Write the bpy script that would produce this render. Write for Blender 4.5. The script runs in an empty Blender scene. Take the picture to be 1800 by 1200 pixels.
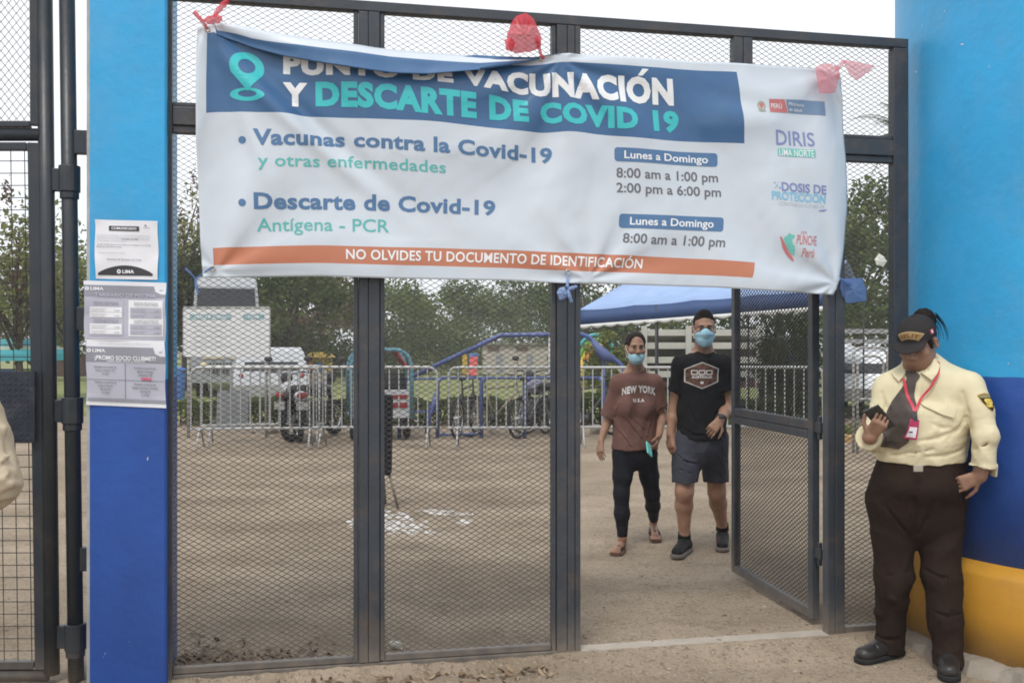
import bpy, bmesh, math, random
import numpy as np
from mathutils import Vector, Matrix
from mathutils.bvhtree import BVHTree

SC = bpy.context.scene
COL = SC.collection
R = math.radians
# ------------------------------------------------------------------ camera, sky, sun, exposure
CAM = Vector((0, 0, 1.48)); FPX = 1700.0; CX, HY = 900.0, 608.0
cd = bpy.data.cameras.new('camera'); cam = bpy.data.objects.new('camera', cd); COL.objects.link(cam)
cam.location = CAM; cam.rotation_euler = (R(90), 0, 0)
cd.sensor_width = 36; cd.lens = 34; cd.shift_y = 8 / 1800; cd.clip_start = .05; cd.clip_end = 4000
SC.camera = cam
SUN_EL, SUN_AZ = 58, 200          # degrees; the sun is high behind the camera, veiled by cloud
w = bpy.data.worlds.new('World'); SC.world = w; w.use_nodes = True
nt = w.node_tree; nt.nodes.clear()
sky = nt.nodes.new('ShaderNodeTexSky'); sky.sky_type = 'NISHITA'; sky.sun_disc = False
sky.sun_elevation = R(SUN_EL); sky.sun_rotation = R(SUN_AZ); sky.air_density = 1.0; sky.dust_density = 1.5; sky.ozone_density = 1.0
hs = nt.nodes.new('ShaderNodeHueSaturation'); hs.inputs['Saturation'].default_value = .30
ov = nt.nodes.new('ShaderNodeMixRGB'); ov.inputs[0].default_value = .78; ov.inputs[2].default_value = (8.4, 8.65, 9.0, 1)   # even cloud over the sky
bg = nt.nodes.new('ShaderNodeBackground'); bg.inputs[1].default_value = .12
wo = nt.nodes.new('ShaderNodeOutputWorld')
nt.links.new(sky.outputs[0], hs.inputs['Color']); nt.links.new(hs.outputs[0], ov.inputs[1]); nt.links.new(ov.outputs[0], bg.inputs[0]); nt.links.new(bg.outputs[0], wo.inputs[0])
sd = bpy.data.lights.new('sun', 'SUN'); sun = bpy.data.objects.new('sun', sd); COL.objects.link(sun)
sd.energy = 1.5; sd.angle = R(18); sd.color = (1, .96, .9)
_a, _e = R(SUN_AZ), R(SUN_EL)
_d = Vector((math.sin(_a) * math.cos(_e), math.cos(_a) * math.cos(_e), math.sin(_e)))
sun.rotation_euler = _d.to_track_quat('Z', 'Y').to_euler()
SC.view_settings.view_transform = 'Standard'; SC.view_settings.look = 'None'
SC.view_settings.exposure = 0.36; SC.view_settings.gamma = 1.0
SC.cycles.filter_width = 1.8

# ------------------------------------------------------------------ where things stand
TH = math.atan(.204); GC, GS = math.cos(TH), math.sin(TH); GO = Vector((0, 4.68, 0))
def P(x, y, Y):
    "point at depth Y seen at x, y in the photograph"
    return Vector(((x - CX) / FPX * Y, Y, CAM.z + (HY - y) / FPX * Y))
def PX(x, Y): return (x - CX) / FPX * Y
def ZY(y, Y): return CAM.z + (HY - y) / FPX * Y
def GY(y, z=0): return FPX * (CAM.z - z) / (y - HY)          # depth of a ground point
def G(x, y, d=0.0):
    "gate plane coordinates (along, up) at distance d behind the plane"
    cx, cy = -GS * GO.y, -GC * GO.y
    dx, dy, dz = (x - CX) / FPX, 1.0, (HY - y) / FPX
    lx, ly = GC * dx + GS * dy, -GS * dx + GC * dy
    t = (d - cy) / ly
    return cx + t * lx, CAM.z + t * dz
def GW(s, d, z): return Vector((GO.x + GC * s - GS * d, GO.y + GS * s + GC * d, z))

# ------------------------------------------------------------------ object helpers
def tag(o, label=None, cat=None, group=None, kind=None):
    if label: o['label'] = label
    if cat: o['category'] = cat
    if group: o['group'] = group
    if kind: o['kind'] = kind
    return o
def empty(name, loc=(0, 0, 0), rz=0.0, parent=None):
    o = bpy.data.objects.new(name, None); COL.objects.link(o); o.location = loc; o.rotation_euler = (0, 0, rz)
    o.empty_display_size = .1
    if parent: o.parent = parent
    return o
def link(name, me, mats, parent=None, loc=(0, 0, 0), smooth=False):
    for m in (mats if isinstance(mats, (list, tuple)) else [mats]): me.materials.append(m)
    if smooth: me.polygons.foreach_set('use_smooth', [True] * len(me.polygons))
    o = bpy.data.objects.new(name, me); COL.objects.link(o); o.location = loc
    if parent: o.parent = parent
    return o
def frame_of(a, b, up=Vector((0, 0, 1))):
    z = (b - a).normalized()
    x = up.cross(z)
    if x.length < 1e-4: x = Vector((1, 0, 0)).cross(z)
    x.normalize(); return x, z.cross(x), z
class MB:
    def __init__(s): s.v = []; s.f = []; s.m = []
    def poly(s, pts, faces, mi=0):
        b = len(s.v); s.v.extend([tuple(p) for p in pts]); s.f.extend([tuple(b + i for i in f) for f in faces]); s.m.extend([mi] * len(faces)); return s
    def box(s, lo, hi, mi=0):
        x0, y0, z0 = lo; x1, y1, z1 = hi
        return s.poly([(x0,y0,z0),(x1,y0,z0),(x1,y1,z0),(x0,y1,z0),(x0,y0,z1),(x1,y0,z1),(x1,y1,z1),(x0,y1,z1)],
                      [(0,3,2,1),(4,5,6,7),(0,1,5,4),(1,2,6,5),(2,3,7,6),(3,0,4,7)], mi)
    def hexa(s, p, mi=0):
        "eight corners: bottom ring, top ring"
        return s.poly(p, [(0,3,2,1),(4,5,6,7),(0,1,5,4),(1,2,6,5),(2,3,7,6),(3,0,4,7)], mi)
    def bar(s, a, b, wx, wy, mi=0, up=Vector((0, 0, 1))):
        a, b = Vector(a), Vector(b); x, y, z = frame_of(a, b, up); x = x * wx / 2; y = y * wy / 2
        return s.hexa([a-x-y, a+x-y, a+x+y, a-x+y, b-x-y, b+x-y, b+x+y, b-x+y], mi)
    def tube(s, pts, r, n=8, mi=0, caps=True, closed=False):
        pts = [Vector(p) for p in pts]; m = len(pts); rr = r if isinstance(r, (list, tuple)) else [r] * m
        base = len(s.v); px = None
        for i, p in enumerate(pts):
            if closed: t = pts[(i + 1) % m] - pts[i - 1]
            else: t = pts[min(i + 1, m - 1)] - pts[max(i - 1, 0)]
            t.normalize()
            if px is None:
                px = t.orthogonal().normalized()
            px = (px - t * px.dot(t)); px = px.normalized() if px.length > 1e-6 else t.orthogonal().normalized()
            py = t.cross(px)
            for k in range(n):
                a = 2 * math.pi * k / n; s.v.append(tuple(p + (px * math.cos(a) + py * math.sin(a)) * rr[i]))
        for i in range(m if closed else m - 1):
            j = (i + 1) % m
            for k in range(n):
                s.f.append((base+i*n+k, base+i*n+(k+1)%n, base+j*n+(k+1)%n, base+j*n+k)); s.m.append(mi)
        if caps and not closed:
            s.f.append(tuple(base + k for k in reversed(range(n)))); s.f.append(tuple(base+(m-1)*n+k for k in range(n))); s.m += [mi, mi]
        return s
    def lathe(s, c, prof, n=24, mi=0, axis='z'):
        b = len(s.v); c = Vector(c)
        for (r, h) in prof:
            for k in range(n):
                a = 2 * math.pi * k / n
                q = (r*math.cos(a), r*math.sin(a), h) if axis == 'z' else ((r*math.cos(a), h, r*math.sin(a)) if axis == 'y' else (h, r*math.cos(a), r*math.sin(a)))
                s.v.append(tuple(c + Vector(q)))
        for i in range(len(prof) - 1):
            for k in range(n):
                f = (b+i*n+k, b+i*n+(k+1)%n, b+(i+1)*n+(k+1)%n, b+(i+1)*n+k)
                s.f.append(f if axis != 'y' else f[::-1]); s.m.append(mi)
        s.f.append(tuple(b+k for k in range(n))[::-1]); s.f.append(tuple(b+(len(prof)-1)*n+k for k in range(n))); s.m += [mi, mi]
        return s
    def ball(s, c, r, n=10, m=7, mi=0, rot=None):
        b = len(s.v); c = Vector(c); r = Vector((r, r, r)) if not hasattr(r, '__len__') else Vector(r)
        for i in range(m + 1):
            t = math.pi * i / m
            for k in range(n):
                a = 2*math.pi*k/n
                q = Vector((r.x*math.sin(t)*math.cos(a), r.y*math.sin(t)*math.sin(a), r.z*math.cos(t)))
                if rot: q = rot @ q
                s.v.append(tuple(c + q))
        for i in range(m):
            for k in range(n):
                s.f.append((b+i*n+k, b+(i+1)*n+k, b+(i+1)*n+(k+1)%n, b+i*n+(k+1)%n)); s.m.append(mi)
        return s
    def build(s, name, mats, parent=None, loc=(0, 0, 0), smooth=False, bevel=0):
        me = bpy.data.meshes.new(name); me.from_pydata(s.v, [], s.f); me.validate()
        o = link(name, me, mats, parent, loc, smooth)
        if len(me.polygons) == len(s.m): me.polygons.foreach_set('material_index', s.m)
        if bevel:
            b = o.modifiers.new('bevel', 'BEVEL'); b.width = bevel; b.segments = 2; b.limit_method = 'ANGLE'; b.angle_limit = R(40)
        return o
def copy_tree(o, parent=None):
    c = o.copy(); COL.objects.link(c)
    if parent is not None: c.parent = parent
    for ch in list(o.children): copy_tree(ch, c)
    return c

# ------------------------------------------------------------------ materials
def _n(nt, t, **k):
    n = nt.nodes.new(t)
    for a, b in k.items(): setattr(n, a, b)
    return n
def pm(name, col, rough=.6, var=.12, scale=6.0, bump=0.0, bscale=80.0, metal=0.0, spec=None, dirt=None, dirt_amt=0.0, dirt_scale=3.0, aniso=(1, 1, 1), trans=0.0, subs=0.0, col2=None, detail=6.0):
    m = bpy.data.materials.new(name); m.use_nodes = True; nt = m.node_tree
    b = nt.nodes['Principled BSDF']; b.inputs['Roughness'].default_value = rough; b.inputs['Metallic'].default_value = metal
    b.inputs['Specular IOR Level'].default_value = spec if spec is not None else (.5 if rough < .7 else .15)
    tc = _n(nt, 'ShaderNodeTexCoord'); mp = _n(nt, 'ShaderNodeMapping'); mp.inputs['Scale'].default_value = aniso
    nt.links.new(tc.outputs['Object'], mp.inputs['Vector'])
    no = _n(nt, 'ShaderNodeTexNoise'); no.inputs['Scale'].default_value = scale; no.inputs['Detail'].default_value = detail; no.inputs['Roughness'].default_value = .65
    nt.links.new(mp.outputs[0], no.inputs['Vector'])
    rp = _n(nt, 'ShaderNodeValToRGB'); rp.color_ramp.elements[0].position = .3; rp.color_ramp.elements[1].position = .7
    c1 = [max(0, c * (1 - var)) for c in col]; c2 = [min(1, c * (1 + var)) for c in (col2 or col)]
    if col2: c1 = list(col); c2 = list(col2)
    rp.color_ramp.elements[0].color = (*c1, 1); rp.color_ramp.elements[1].color = (*c2, 1)
    nt.links.new(no.outputs['Fac'], rp.inputs[0]); out = rp.outputs[0]
    if dirt is not None:
        n2 = _n(nt, 'ShaderNodeTexNoise'); n2.inputs['Scale'].default_value = dirt_scale; n2.inputs['Detail'].default_value = 8; n2.inputs['Roughness'].default_value = .7
        nt.links.new(mp.outputs[0], n2.inputs['Vector'])
        r2 = _n(nt, 'ShaderNodeValToRGB'); r2.color_ramp.elements[0].position = .5; r2.color_ramp.elements[1].position = .75
        r2.color_ramp.elements[1].color = (dirt_amt,) * 3 + (1,); nt.links.new(n2.outputs['Fac'], r2.inputs[0])
        mx = _n(nt, 'ShaderNodeMixRGB'); mx.inputs[2].default_value = (*dirt, 1)
        nt.links.new(r2.outputs[0], mx.inputs[0]); nt.links.new(out, mx.inputs[1]); out = mx.outputs[0]
    nt.links.new(out, b.inputs['Base Color'])
    if bump:
        n3 = _n(nt, 'ShaderNodeTexNoise'); n3.inputs['Scale'].default_value = bscale; n3.inputs['Detail'].default_value = 4
        nt.links.new(mp.outputs[0], n3.inputs['Vector'])
        bp = _n(nt, 'ShaderNodeBump'); bp.inputs['Strength'].default_value = bump; bp.inputs['Distance'].default_value = .01
        nt.links.new(n3.outputs['Fac'], bp.inputs['Height']); nt.links.new(bp.outputs[0], b.inputs['Normal'])
    if trans: b.inputs['Transmission Weight'].default_value = trans
    if subs:
        b.inputs['Subsurface Weight'].default_value = subs; b.inputs['Subsurface Radius'].default_value = (.012, .005, .003); b.inputs['Subsurface Scale'].default_value = .6
    return m
def zsplit(name, lo, hi, z, rough=.45):
    "wall paint in two colours that meet at height z (world), weathered"
    m = pm(name, hi, rough, .09, 2.0, bump=.25, bscale=22, dirt=(.28, .28, .28), dirt_amt=.16, dirt_scale=3.5)
    nt = m.node_tree; b = nt.nodes['Principled BSDF']; src = b.inputs['Base Color'].links[0].from_socket
    ge = _n(nt, 'ShaderNodeNewGeometry'); sp = _n(nt, 'ShaderNodeSeparateXYZ'); nt.links.new(ge.outputs['Position'], sp.inputs[0])
    wn = _n(nt, 'ShaderNodeTexNoise'); wn.inputs['Scale'].default_value = 9; nt.links.new(ge.outputs['Position'], wn.inputs['Vector'])
    mt = _n(nt, 'ShaderNodeMath', operation='MULTIPLY_ADD'); mt.inputs[1].default_value = .012; nt.links.new(wn.outputs['Fac'], mt.inputs[0]); nt.links.new(sp.outputs[2], mt.inputs[2])
    gt = _n(nt, 'ShaderNodeMath', operation='GREATER_THAN'); gt.inputs[1].default_value = z + .006; nt.links.new(mt.outputs[0], gt.inputs[0])
    n4 = _n(nt, 'ShaderNodeTexNoise'); n4.inputs['Scale'].default_value = 3; n4.inputs['Detail'].default_value = 8; nt.links.new(ge.outputs['Position'], n4.inputs['Vector'])
    r4 = _n(nt, 'ShaderNodeValToRGB'); r4.color_ramp.elements[0].position = .3; r4.color_ramp.elements[1].position = .72
    r4.color_ramp.elements[0].color = (*[c * .86 for c in lo], 1); r4.color_ramp.elements[1].color = (*[c * 1.15 for c in lo], 1); nt.links.new(n4.outputs['Fac'], r4.inputs[0])
    mx = _n(nt, 'ShaderNodeMixRGB'); nt.links.new(gt.outputs[0], mx.inputs[0]); nt.links.new(r4.outputs[0], mx.inputs[1]); nt.links.new(src, mx.inputs[2])
    # chips where the paint has come off down to the white undercoat
    ch = _n(nt, 'ShaderNodeTexNoise'); ch.inputs['Scale'].default_value = 17; ch.inputs['Detail'].default_value = 3; nt.links.new(ge.outputs['Position'], ch.inputs['Vector'])
    cr = _n(nt, 'ShaderNodeValToRGB'); cr.color_ramp.elements[0].position = .735; cr.color_ramp.elements[1].position = .745; nt.links.new(ch.outputs['Fac'], cr.inputs[0])
    m2 = _n(nt, 'ShaderNodeMixRGB'); m2.inputs[2].default_value = (.6, .6, .58, 1); nt.links.new(cr.outputs[0], m2.inputs[0]); nt.links.new(mx.outputs[0], m2.inputs[1])
    nt.links.new(m2.outputs[0], b.inputs['Base Color']); return m
STEEL = pm('gate steel paint', (.036, .043, .054), .42, .18, 5, bump=.2, bscale=70, dirt=(.15, .10, .065), dirt_amt=.5, dirt_scale=8)
STEELMESH = pm('expanded metal', (.036, .033, .031), .65, .25, 9, dirt=(.09, .06, .045), dirt_amt=.7, dirt_scale=6)
PIPE = pm('pipe paint', (.022, .028, .036), .40, .15, 5, bump=.1, bscale=50, dirt=(.12, .09, .06), dirt_amt=.35, dirt_scale=6)
VINYL = pm('banner vinyl white', (.57, .625, .69), .38, .035, 2.0, bump=.05, bscale=300, dirt=(.55, .55, .53), dirt_amt=.35, dirt_scale=5)
NAVY = pm('banner navy print', (.045, .125, .270), .36, .06, 2.5, dirt=(.09, .18, .30), dirt_amt=.4, dirt_scale=4)
ORANGE = pm('banner orange print', (.50, .185, .105), .40, .05, 3)
TEAL = pm('banner teal print', (.045, .50, .53), .36, .05, 3)
TEAL2 = pm('banner green print', (.10, .44, .42), .40, .05, 3)
WHITEP = pm('banner white print', (.80, .81, .82), .38, .03, 3)
BLUEP = pm('banner blue print', (.075, .17, .33), .38, .05, 3)
GREYP = pm('banner grey print', (.13, .13, .15), .42, .05, 3)
CONC = pm('concrete', (.27, .24, .20), .85, .18, 7, bump=.4, bscale=45, dirt=(.22, .17, .12), dirt_amt=.6, dirt_scale=4)
GALV = pm('galvanised tube', (.38, .385, .38), .42, .14, 6, metal=.2, dirt=(.30, .26, .22), dirt_amt=.4, dirt_scale=5)
DARKMETAL = pm('dark metal', (.035, .035, .037), .5, .2, 6)
RUBBER = pm('black rubber', (.022, .022, .022), .75, .2, 8)
def dusty(m, z0=.0, z1=.24, col=(.20, .165, .13), amt=.75):
    "wind blown dust that clings to the foot of a painted frame, patchy"
    nt = m.node_tree; b = nt.nodes['Principled BSDF']; src = b.inputs['Base Color'].links[0].from_socket
    ge = _n(nt, 'ShaderNodeNewGeometry'); sp = _n(nt, 'ShaderNodeSeparateXYZ'); nt.links.new(ge.outputs['Position'], sp.inputs[0])
    mr = _n(nt, 'ShaderNodeMapRange'); mr.inputs['From Min'].default_value = z1; mr.inputs['From Max'].default_value = z0; nt.links.new(sp.outputs[2], mr.inputs['Value'])
    no = _n(nt, 'ShaderNodeTexNoise'); no.inputs['Scale'].default_value = 14; no.inputs['Detail'].default_value = 8; nt.links.new(ge.outputs['Position'], no.inputs['Vector'])
    m1 = _n(nt, 'ShaderNodeMath', operation='POWER'); m1.inputs[1].default_value = 1.6; nt.links.new(mr.outputs[0], m1.inputs[0])
    m2 = _n(nt, 'ShaderNodeMath', operation='MULTIPLY'); nt.links.new(m1.outputs[0], m2.inputs[0]); nt.links.new(no.outputs['Fac'], m2.inputs[1])
    m3 = _n(nt, 'ShaderNodeMath', operation='MULTIPLY'); m3.inputs[1].default_value = amt*1.7; m3.use_clamp = True; nt.links.new(m2.outputs[0], m3.inputs[0])
    mx = _n(nt, 'ShaderNodeMixRGB'); mx.inputs[2].default_value = (*col, 1); nt.links.new(m3.outputs[0], mx.inputs[0]); nt.links.new(src, mx.inputs[1]); nt.links.new(mx.outputs[0], b.inputs['Base Color'])
dusty(STEEL); dusty(PIPE); dusty(STEELMESH, .0, .45, (.16, .13, .10), .6)
def flat(name, col, rough=.5, **k): return pm(name, col, rough, k.pop('var', .06), k.pop('scale', 5), **k)
# ------------------------------------------------------------------ lettering
_fcache = {}
def glyph_mesh(txt, bold=0.0, space=1.0):
    key = (txt, bold, space)
    if key in _fcache: return _fcache[key]
    cu = bpy.data.curves.new('lettering', 'FONT'); cu.body = txt; cu.size = 1.0; cu.offset = bold; cu.resolution_u = 3; cu.space_character = space; cu.space_word = 1.22 if bold > .035 else 1.0
    o = bpy.data.objects.new('lettering', cu); COL.objects.link(o)
    dg = bpy.context.evaluated_depsgraph_get(); dg.update(); e = o.evaluated_get(dg); me = e.to_mesh()
    v = np.array([tuple(p.co)[:2] for p in me.vertices]) if len(me.vertices) else np.zeros((0, 2)); f = [tuple(p.vertices) for p in me.polygons]
    e.to_mesh_clear(); bpy.data.objects.remove(o); bpy.data.curves.remove(cu)
    _fcache[key] = (v, f); return v, f
def cap_height(bold=0.0):
    v, f = glyph_mesh('H', bold); return float(v[:, 1].max() - v[:, 1].min()), float(v[:, 1].min())
def text2d(txt, x0, x1, base, cap, bold=0.0, space=1.0, align=None):
    "flat lettering filling x0..x1 with capitals of height cap; align keeps the natural width instead"
    v, f = glyph_mesh(txt, bold, space); v = v.copy()
    hh, h0 = cap_height(bold); v[:, 1] -= h0; k = cap / hh; w0, w1 = v[:, 0].min(), v[:, 0].max()
    if align is None:
        v[:, 0] = x0 + (v[:, 0] - w0) / (w1 - w0) * (x1 - x0)
    else:
        wd = (w1 - w0) * k * (x1 if x1 else 1)
        off = {'l': 0, 'c': -wd / 2, 'r': -wd}[align]
        v[:, 0] = x0 + off + (v[:, 0] - w0) * k * (x1 if x1 else 1)
    v[:, 1] = base + v[:, 1] * k
    return v, f
def conform(name, v, f, surf, mat, parent, step=0.0, arr=False):
    "lay a flat outline on a surface: surf(x, y) gives the point; step cuts it finely first"
    bm = bmesh.new(); vs = [bm.verts.new((p[0], p[1], 0)) for p in v]
    for q in f:
        try: bm.faces.new([vs[i] for i in q])
        except ValueError: pass
    if step and len(v):
        for ax in (0, 1):
            lo, hi = v[:, ax].min(), v[:, ax].max(); c = math.floor(lo / step) * step + step
            while c < hi:
                n = Vector((1, 0, 0)) if ax == 0 else Vector((0, 1, 0))
                bmesh.ops.bisect_plane(bm, geom=bm.verts[:] + bm.edges[:] + bm.faces[:], dist=1e-6, plane_co=n * c, plane_no=n)
                c += step
    if arr:
        vv = list(bm.verts); pts = surf(np.array([q.co.x for q in vv]), np.array([q.co.y for q in vv]))
        for q, p in zip(vv, pts): q.co = p
    else:
        for q in bm.verts: q.co = surf(q.co.x, q.co.y)
    me = bpy.data.meshes.new(name); bm.to_mesh(me); bm.free()
    return link(name, me, mat, parent)
def split_words(v, f):
    "cut a printed line into its words, wherever a clear gap opens"
    v = np.asarray(v); par = list(range(len(v)))
    def find(a):
        while par[a] != a: par[a] = par[par[a]]; a = par[a]
        return a
    for q in f:
        for i in q[1:]: par[find(i)] = find(q[0])
    comp = {}
    for q in f: comp.setdefault(find(q[0]), []).append(q)
    it = sorted((min(v[i, 0] for q in qs for i in q), max(v[i, 0] for q in qs for i in q), qs) for qs in comp.values()); gap = .24*(v[:, 1].max() - v[:, 1].min()); out = []; hi = -1e9
    for a, b, qs in it:
        if a - hi > gap: out.append([])
        out[-1] += qs; hi = max(hi, b)
    res = []
    for qs in out:
        ids = sorted({i for q in qs for i in q}); mp = {i: k for k, i in enumerate(ids)}; res.append((v[ids], [tuple(mp[i] for i in q) for q in qs]))
    return res
def join2d(*parts):
    V = []; F = []
    for v, f in parts:
        b = sum(len(x) for x in V); V.append(np.asarray(v)); F += [tuple(i + b for i in q) for q in f]
    return np.vstack(V), F
def rect2d(x0, y0, x1, y1): return np.array([(x0, y0), (x1, y0), (x1, y1), (x0, y1)]), [(0, 1, 2, 3)]
def round2d(x0, y0, x1, y1, r, n=5):
    p = []
    for cx, cy, a0 in ((x1 - r, y1 - r, 0), (x0 + r, y1 - r, 90), (x0 + r, y0 + r, 180), (x1 - r, y0 + r, 270)):
        for i in range(n + 1): a = R(a0 + 90 * i / n); p.append((cx + r * math.cos(a), cy + r * math.sin(a)))
    return np.array(p), [tuple(range(len(p)))]
def ring2d(cx, cy, rx, ry, ix, iy, n=28, icx=None, icy=None):
    p = [(cx + rx * math.cos(2*math.pi*i/n), cy + ry * math.sin(2*math.pi*i/n)) for i in range(n)]
    icx = cx if icx is None else icx; icy = cy if icy is None else icy
    p += [(icx + ix * math.cos(2*math.pi*i/n), icy + iy * math.sin(2*math.pi*i/n)) for i in range(n)]
    return np.array(p), [(i, (i+1) % n, n + (i+1) % n, n + i) for i in range(n)]
def poly2d(pts): return np.array(pts), [tuple(range(len(pts)))]
# ------------------------------------------------------------------ ground
_rs = np.random.RandomState(7); _NG = _rs.rand(256, 256)
def vnoise(x, y):
    xi = np.floor(x).astype(int); yi = np.floor(y).astype(int); fx = x - xi; fy = y - yi
    fx = fx*fx*(3-2*fx); fy = fy*fy*(3-2*fy); a = _NG[xi % 256, yi % 256]; b = _NG[(xi+1) % 256, yi % 256]; c = _NG[xi % 256, (yi+1) % 256]; d = _NG[(xi+1) % 256, (yi+1) % 256]
    return (a*(1-fx)+b*fx)*(1-fy) + (c*(1-fx)+d*fx)*fy
def hfun(x, y):
    x = np.asarray(x, float); y = np.asarray(y, float)
    d = -GS * x + GC * (y - GO.y)
    s_ = GC * x + GS * (y - GO.y); wide = np.clip((s_ - .15) / .35, 0, 1); out = np.clip((-d - .02 - .03*wide) / (0.05 + .22*wide), 0, 1); base = -.055 * out * out * (3 - 2*out)
    near = np.exp(-np.maximum(0, y - 4) / 14)
    n = (vnoise(x*1.1+9, y*1.1) - .5) * .022 + (vnoise(x*3.7, y*3.7+5) - .5) * .014 + (vnoise(x*11, y*11) - .5) * .008 + (vnoise(x*31, y*31) - .5) * .005
    # low wheel ruts that run along the yard, and a scraped bank under the barriers
    n += .006 * np.sin(y * 2.1 + x*.5 + 6 * vnoise(x*.5, y*.4)) * np.exp(-((y - 9.5) / 3.0)**2)
    n += .10 * np.exp(-((y - 16.9) / .55)**2) * vnoise(x*.9, y*.9+3)
    s = GC * x + GS * (y - GO.y); flatten = np.exp(-(d/.10)**2) * (s > .2) * (s < 1.75)
    return base + n * near * (1 - flatten) - .004
def gz(x, y): return float(hfun(x, y))
def gridlines(lo, hi, fine0, fine1, step, grow):
    a = list(np.arange(fine0, fine1, step)); s = step; v = a[-1]
    while v < hi: s *= grow; v += s; a.append(v)
    s = step; v = a[0]; b = []
    while v > lo: s *= grow; v -= s; b.append(v)
    return np.array(b[::-1] + a)
def sheet(name, xs, ys, zf, mat):
    X, Y = np.meshgrid(xs, ys); Z = zf(X, Y); n = len(xs); m = len(ys)
    V = np.stack([X.ravel(), Y.ravel(), Z.ravel()], 1)
    i = np.arange(m-1)[:, None] * n + np.arange(n-1)[None, :]; F = np.stack([i, i+1, i+n+1, i+n], -1).reshape(-1, 4)
    me = bpy.data.meshes.new(name); me.from_pydata(V.tolist(), [], F.tolist()); return link(name, me, mat, smooth=True)
def dirt_mat():
    m = pm('dirt', (.195, .150, .105), .95, .1, .9, bump=.9, bscale=48, spec=.2, col2=(.30, .240, .175), detail=14)
    nt = m.node_tree; b = nt.nodes['Principled BSDF']; src = b.inputs['Base Color'].links[0].from_socket
    tc = _n(nt, 'ShaderNodeTexCoord')
    def layer(src, scale, lo, hi, col, amt, aniso=(1, 1, 1), detail=8):
        mp = _n(nt, 'ShaderNodeMapping'); mp.inputs['Scale'].default_value = aniso; nt.links.new(tc.outputs['Object'], mp.inputs[0])
        no = _n(nt, 'ShaderNodeTexNoise'); no.inputs['Scale'].default_value = scale; no.inputs['Detail'].default_value = detail; no.inputs['Roughness'].default_value = .7; nt.links.new(mp.outputs[0], no.inputs['Vector'])
        rp = _n(nt, 'ShaderNodeValToRGB'); rp.color_ramp.elements[0].position = lo; rp.color_ramp.elements[1].position = hi; rp.color_ramp.elements[1].color = (amt, amt, amt, 1); nt.links.new(no.outputs['Fac'], rp.inputs[0])
        mx = _n(nt, 'ShaderNodeMixRGB'); mx.inputs[2].default_value = (*col, 1); nt.links.new(rp.outputs[0], mx.inputs[0]); nt.links.new(src, mx.inputs[1]); return mx.outputs[0]
    src = layer(src, .9, .45, .75, (.40, .325, .245), .85, (.85, 1.0, 1), 14)      # pale dry dust dragged along the yard
    src = layer(src, 1.7, .54, .74, (.120, .088, .062), .75, (.95, 1.0, 1), 14)       # damp darker streaks
    src = layer(src, 9, .56, .66, (.19, .145, .105), .55); src = layer(src, 26, .55, .62, (.11, .082, .058), .6); src = layer(src, 55, .56, .64, (.075, .055, .040), .8); src = layer(src, 85, .57, .64, (.46, .40, .32), .7)                       # crumbs of earth
    src = layer(src, 60, .64, .70, (.50, .45, .38), .8)                        # grit
    nt.links.new(src, b.inputs['Base Color']); return m
xs = gridlines(-240, 240, -4.2, 5.6, .032, 1.09); ys = gridlines(-30, 420, 2.6, 19, .032, 1.09)
tag(sheet('ground', xs, ys, hfun, dirt_mat()), kind='structure')
LAWN = pm('lawn grass', (.13, .165, .05), .9, .1, .35, bump=.9, bscale=40, col2=(.25, .25, .11), dirt=(.33, .28, .16), dirt_amt=.7, dirt_scale=.25, aniso=(.5, 1, 1), detail=14)
lx = np.linspace(-70, 70, 281); ly = gridlines(19, 120, 19.3, 30, .25, 1.08)
def lawnz(X, Y): return .012 + .05 * vnoise(X*.7, Y*.7) * np.clip((Y - 19.4) / 2, 0, 1) - .15 * (Y < 19.5 + vnoise(X*.8, Y*0)*.9)
tag(sheet('lawn', lx, ly, lawnz, LAWN), kind='structure')

# ------------------------------------------------------------------ the two painted walls the gate hangs between
LB, DB = (.026, .34, .66), (.020, .080, .34)
tw = empty('round_tower', (3.2, 5.15, 0)); tag(tw, 'light and dark blue round tower wall with yellow plinth behind the guard', 'tower')
WALLM = zsplit('tower paint', DB, LB, 1.334)
MB().lathe((0, 0, 0), [(1.08, .44), (1.08, 1.0), (1.08, 1.6), (1.08, 2.6), (1.08, 3.6), (1.08, 4.6)], 128).build('wall', WALLM, tw, smooth=True)
YEL = pm('yellow wall paint', (.50, .245, .022), .5, .10, 2.0, bump=.25, bscale=18, dirt=(.25, .14, .05), dirt_amt=.55, dirt_scale=2.2)
dusty(YEL, -.05, .22, (.23, .185, .13), .6)
MB().lathe((0, 0, 0), [(1.135, -.03), (1.135, .2), (1.134, .388), (1.128, .402), (1.079, .450)], 128).build('plinth', YEL, tw, smooth=True)
fm = MB(); prof = []
for k in range(128):
    a = 2*math.pi*k/128; r = 1.16 + .06 * float(vnoise(np.array(a*6.), np.array(2.))) + .05*float(vnoise(np.array(a*25.), np.array(4.)))
    prof.append((r*math.cos(a), r*math.sin(a)))
fm.poly([(x*1.04, y*1.04, -.09) for x, y in prof] + [(x, y, .0 + .012*math.sin(i*1.7)) for i, (x, y) in enumerate(prof)] + [(x*1.08/1.2, y*1.08/1.2, .015) for x, y in prof],
        [(i, (i+1) % 128, 128+(i+1) % 128, 128+i) for i in range(128)] + [(128+i, 128+(i+1) % 128, 256+(i+1) % 128, 256+i) for i in range(128)])
fm.build('footing', CONC, tw)
GATE = lambda n, **k: empty(n, GO, TH)
def sx(x, d=0.0): return G(x, 700, d)[0]
pl = empty('painted_pillar', GO, TH); tag(pl, 'square light and dark blue pillar with three notices taped on it', 'pillar')
PD = -.085
ps0, ps1 = sx(154, PD), sx(292.5, PD)
m = MB(); ch = .008
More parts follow.
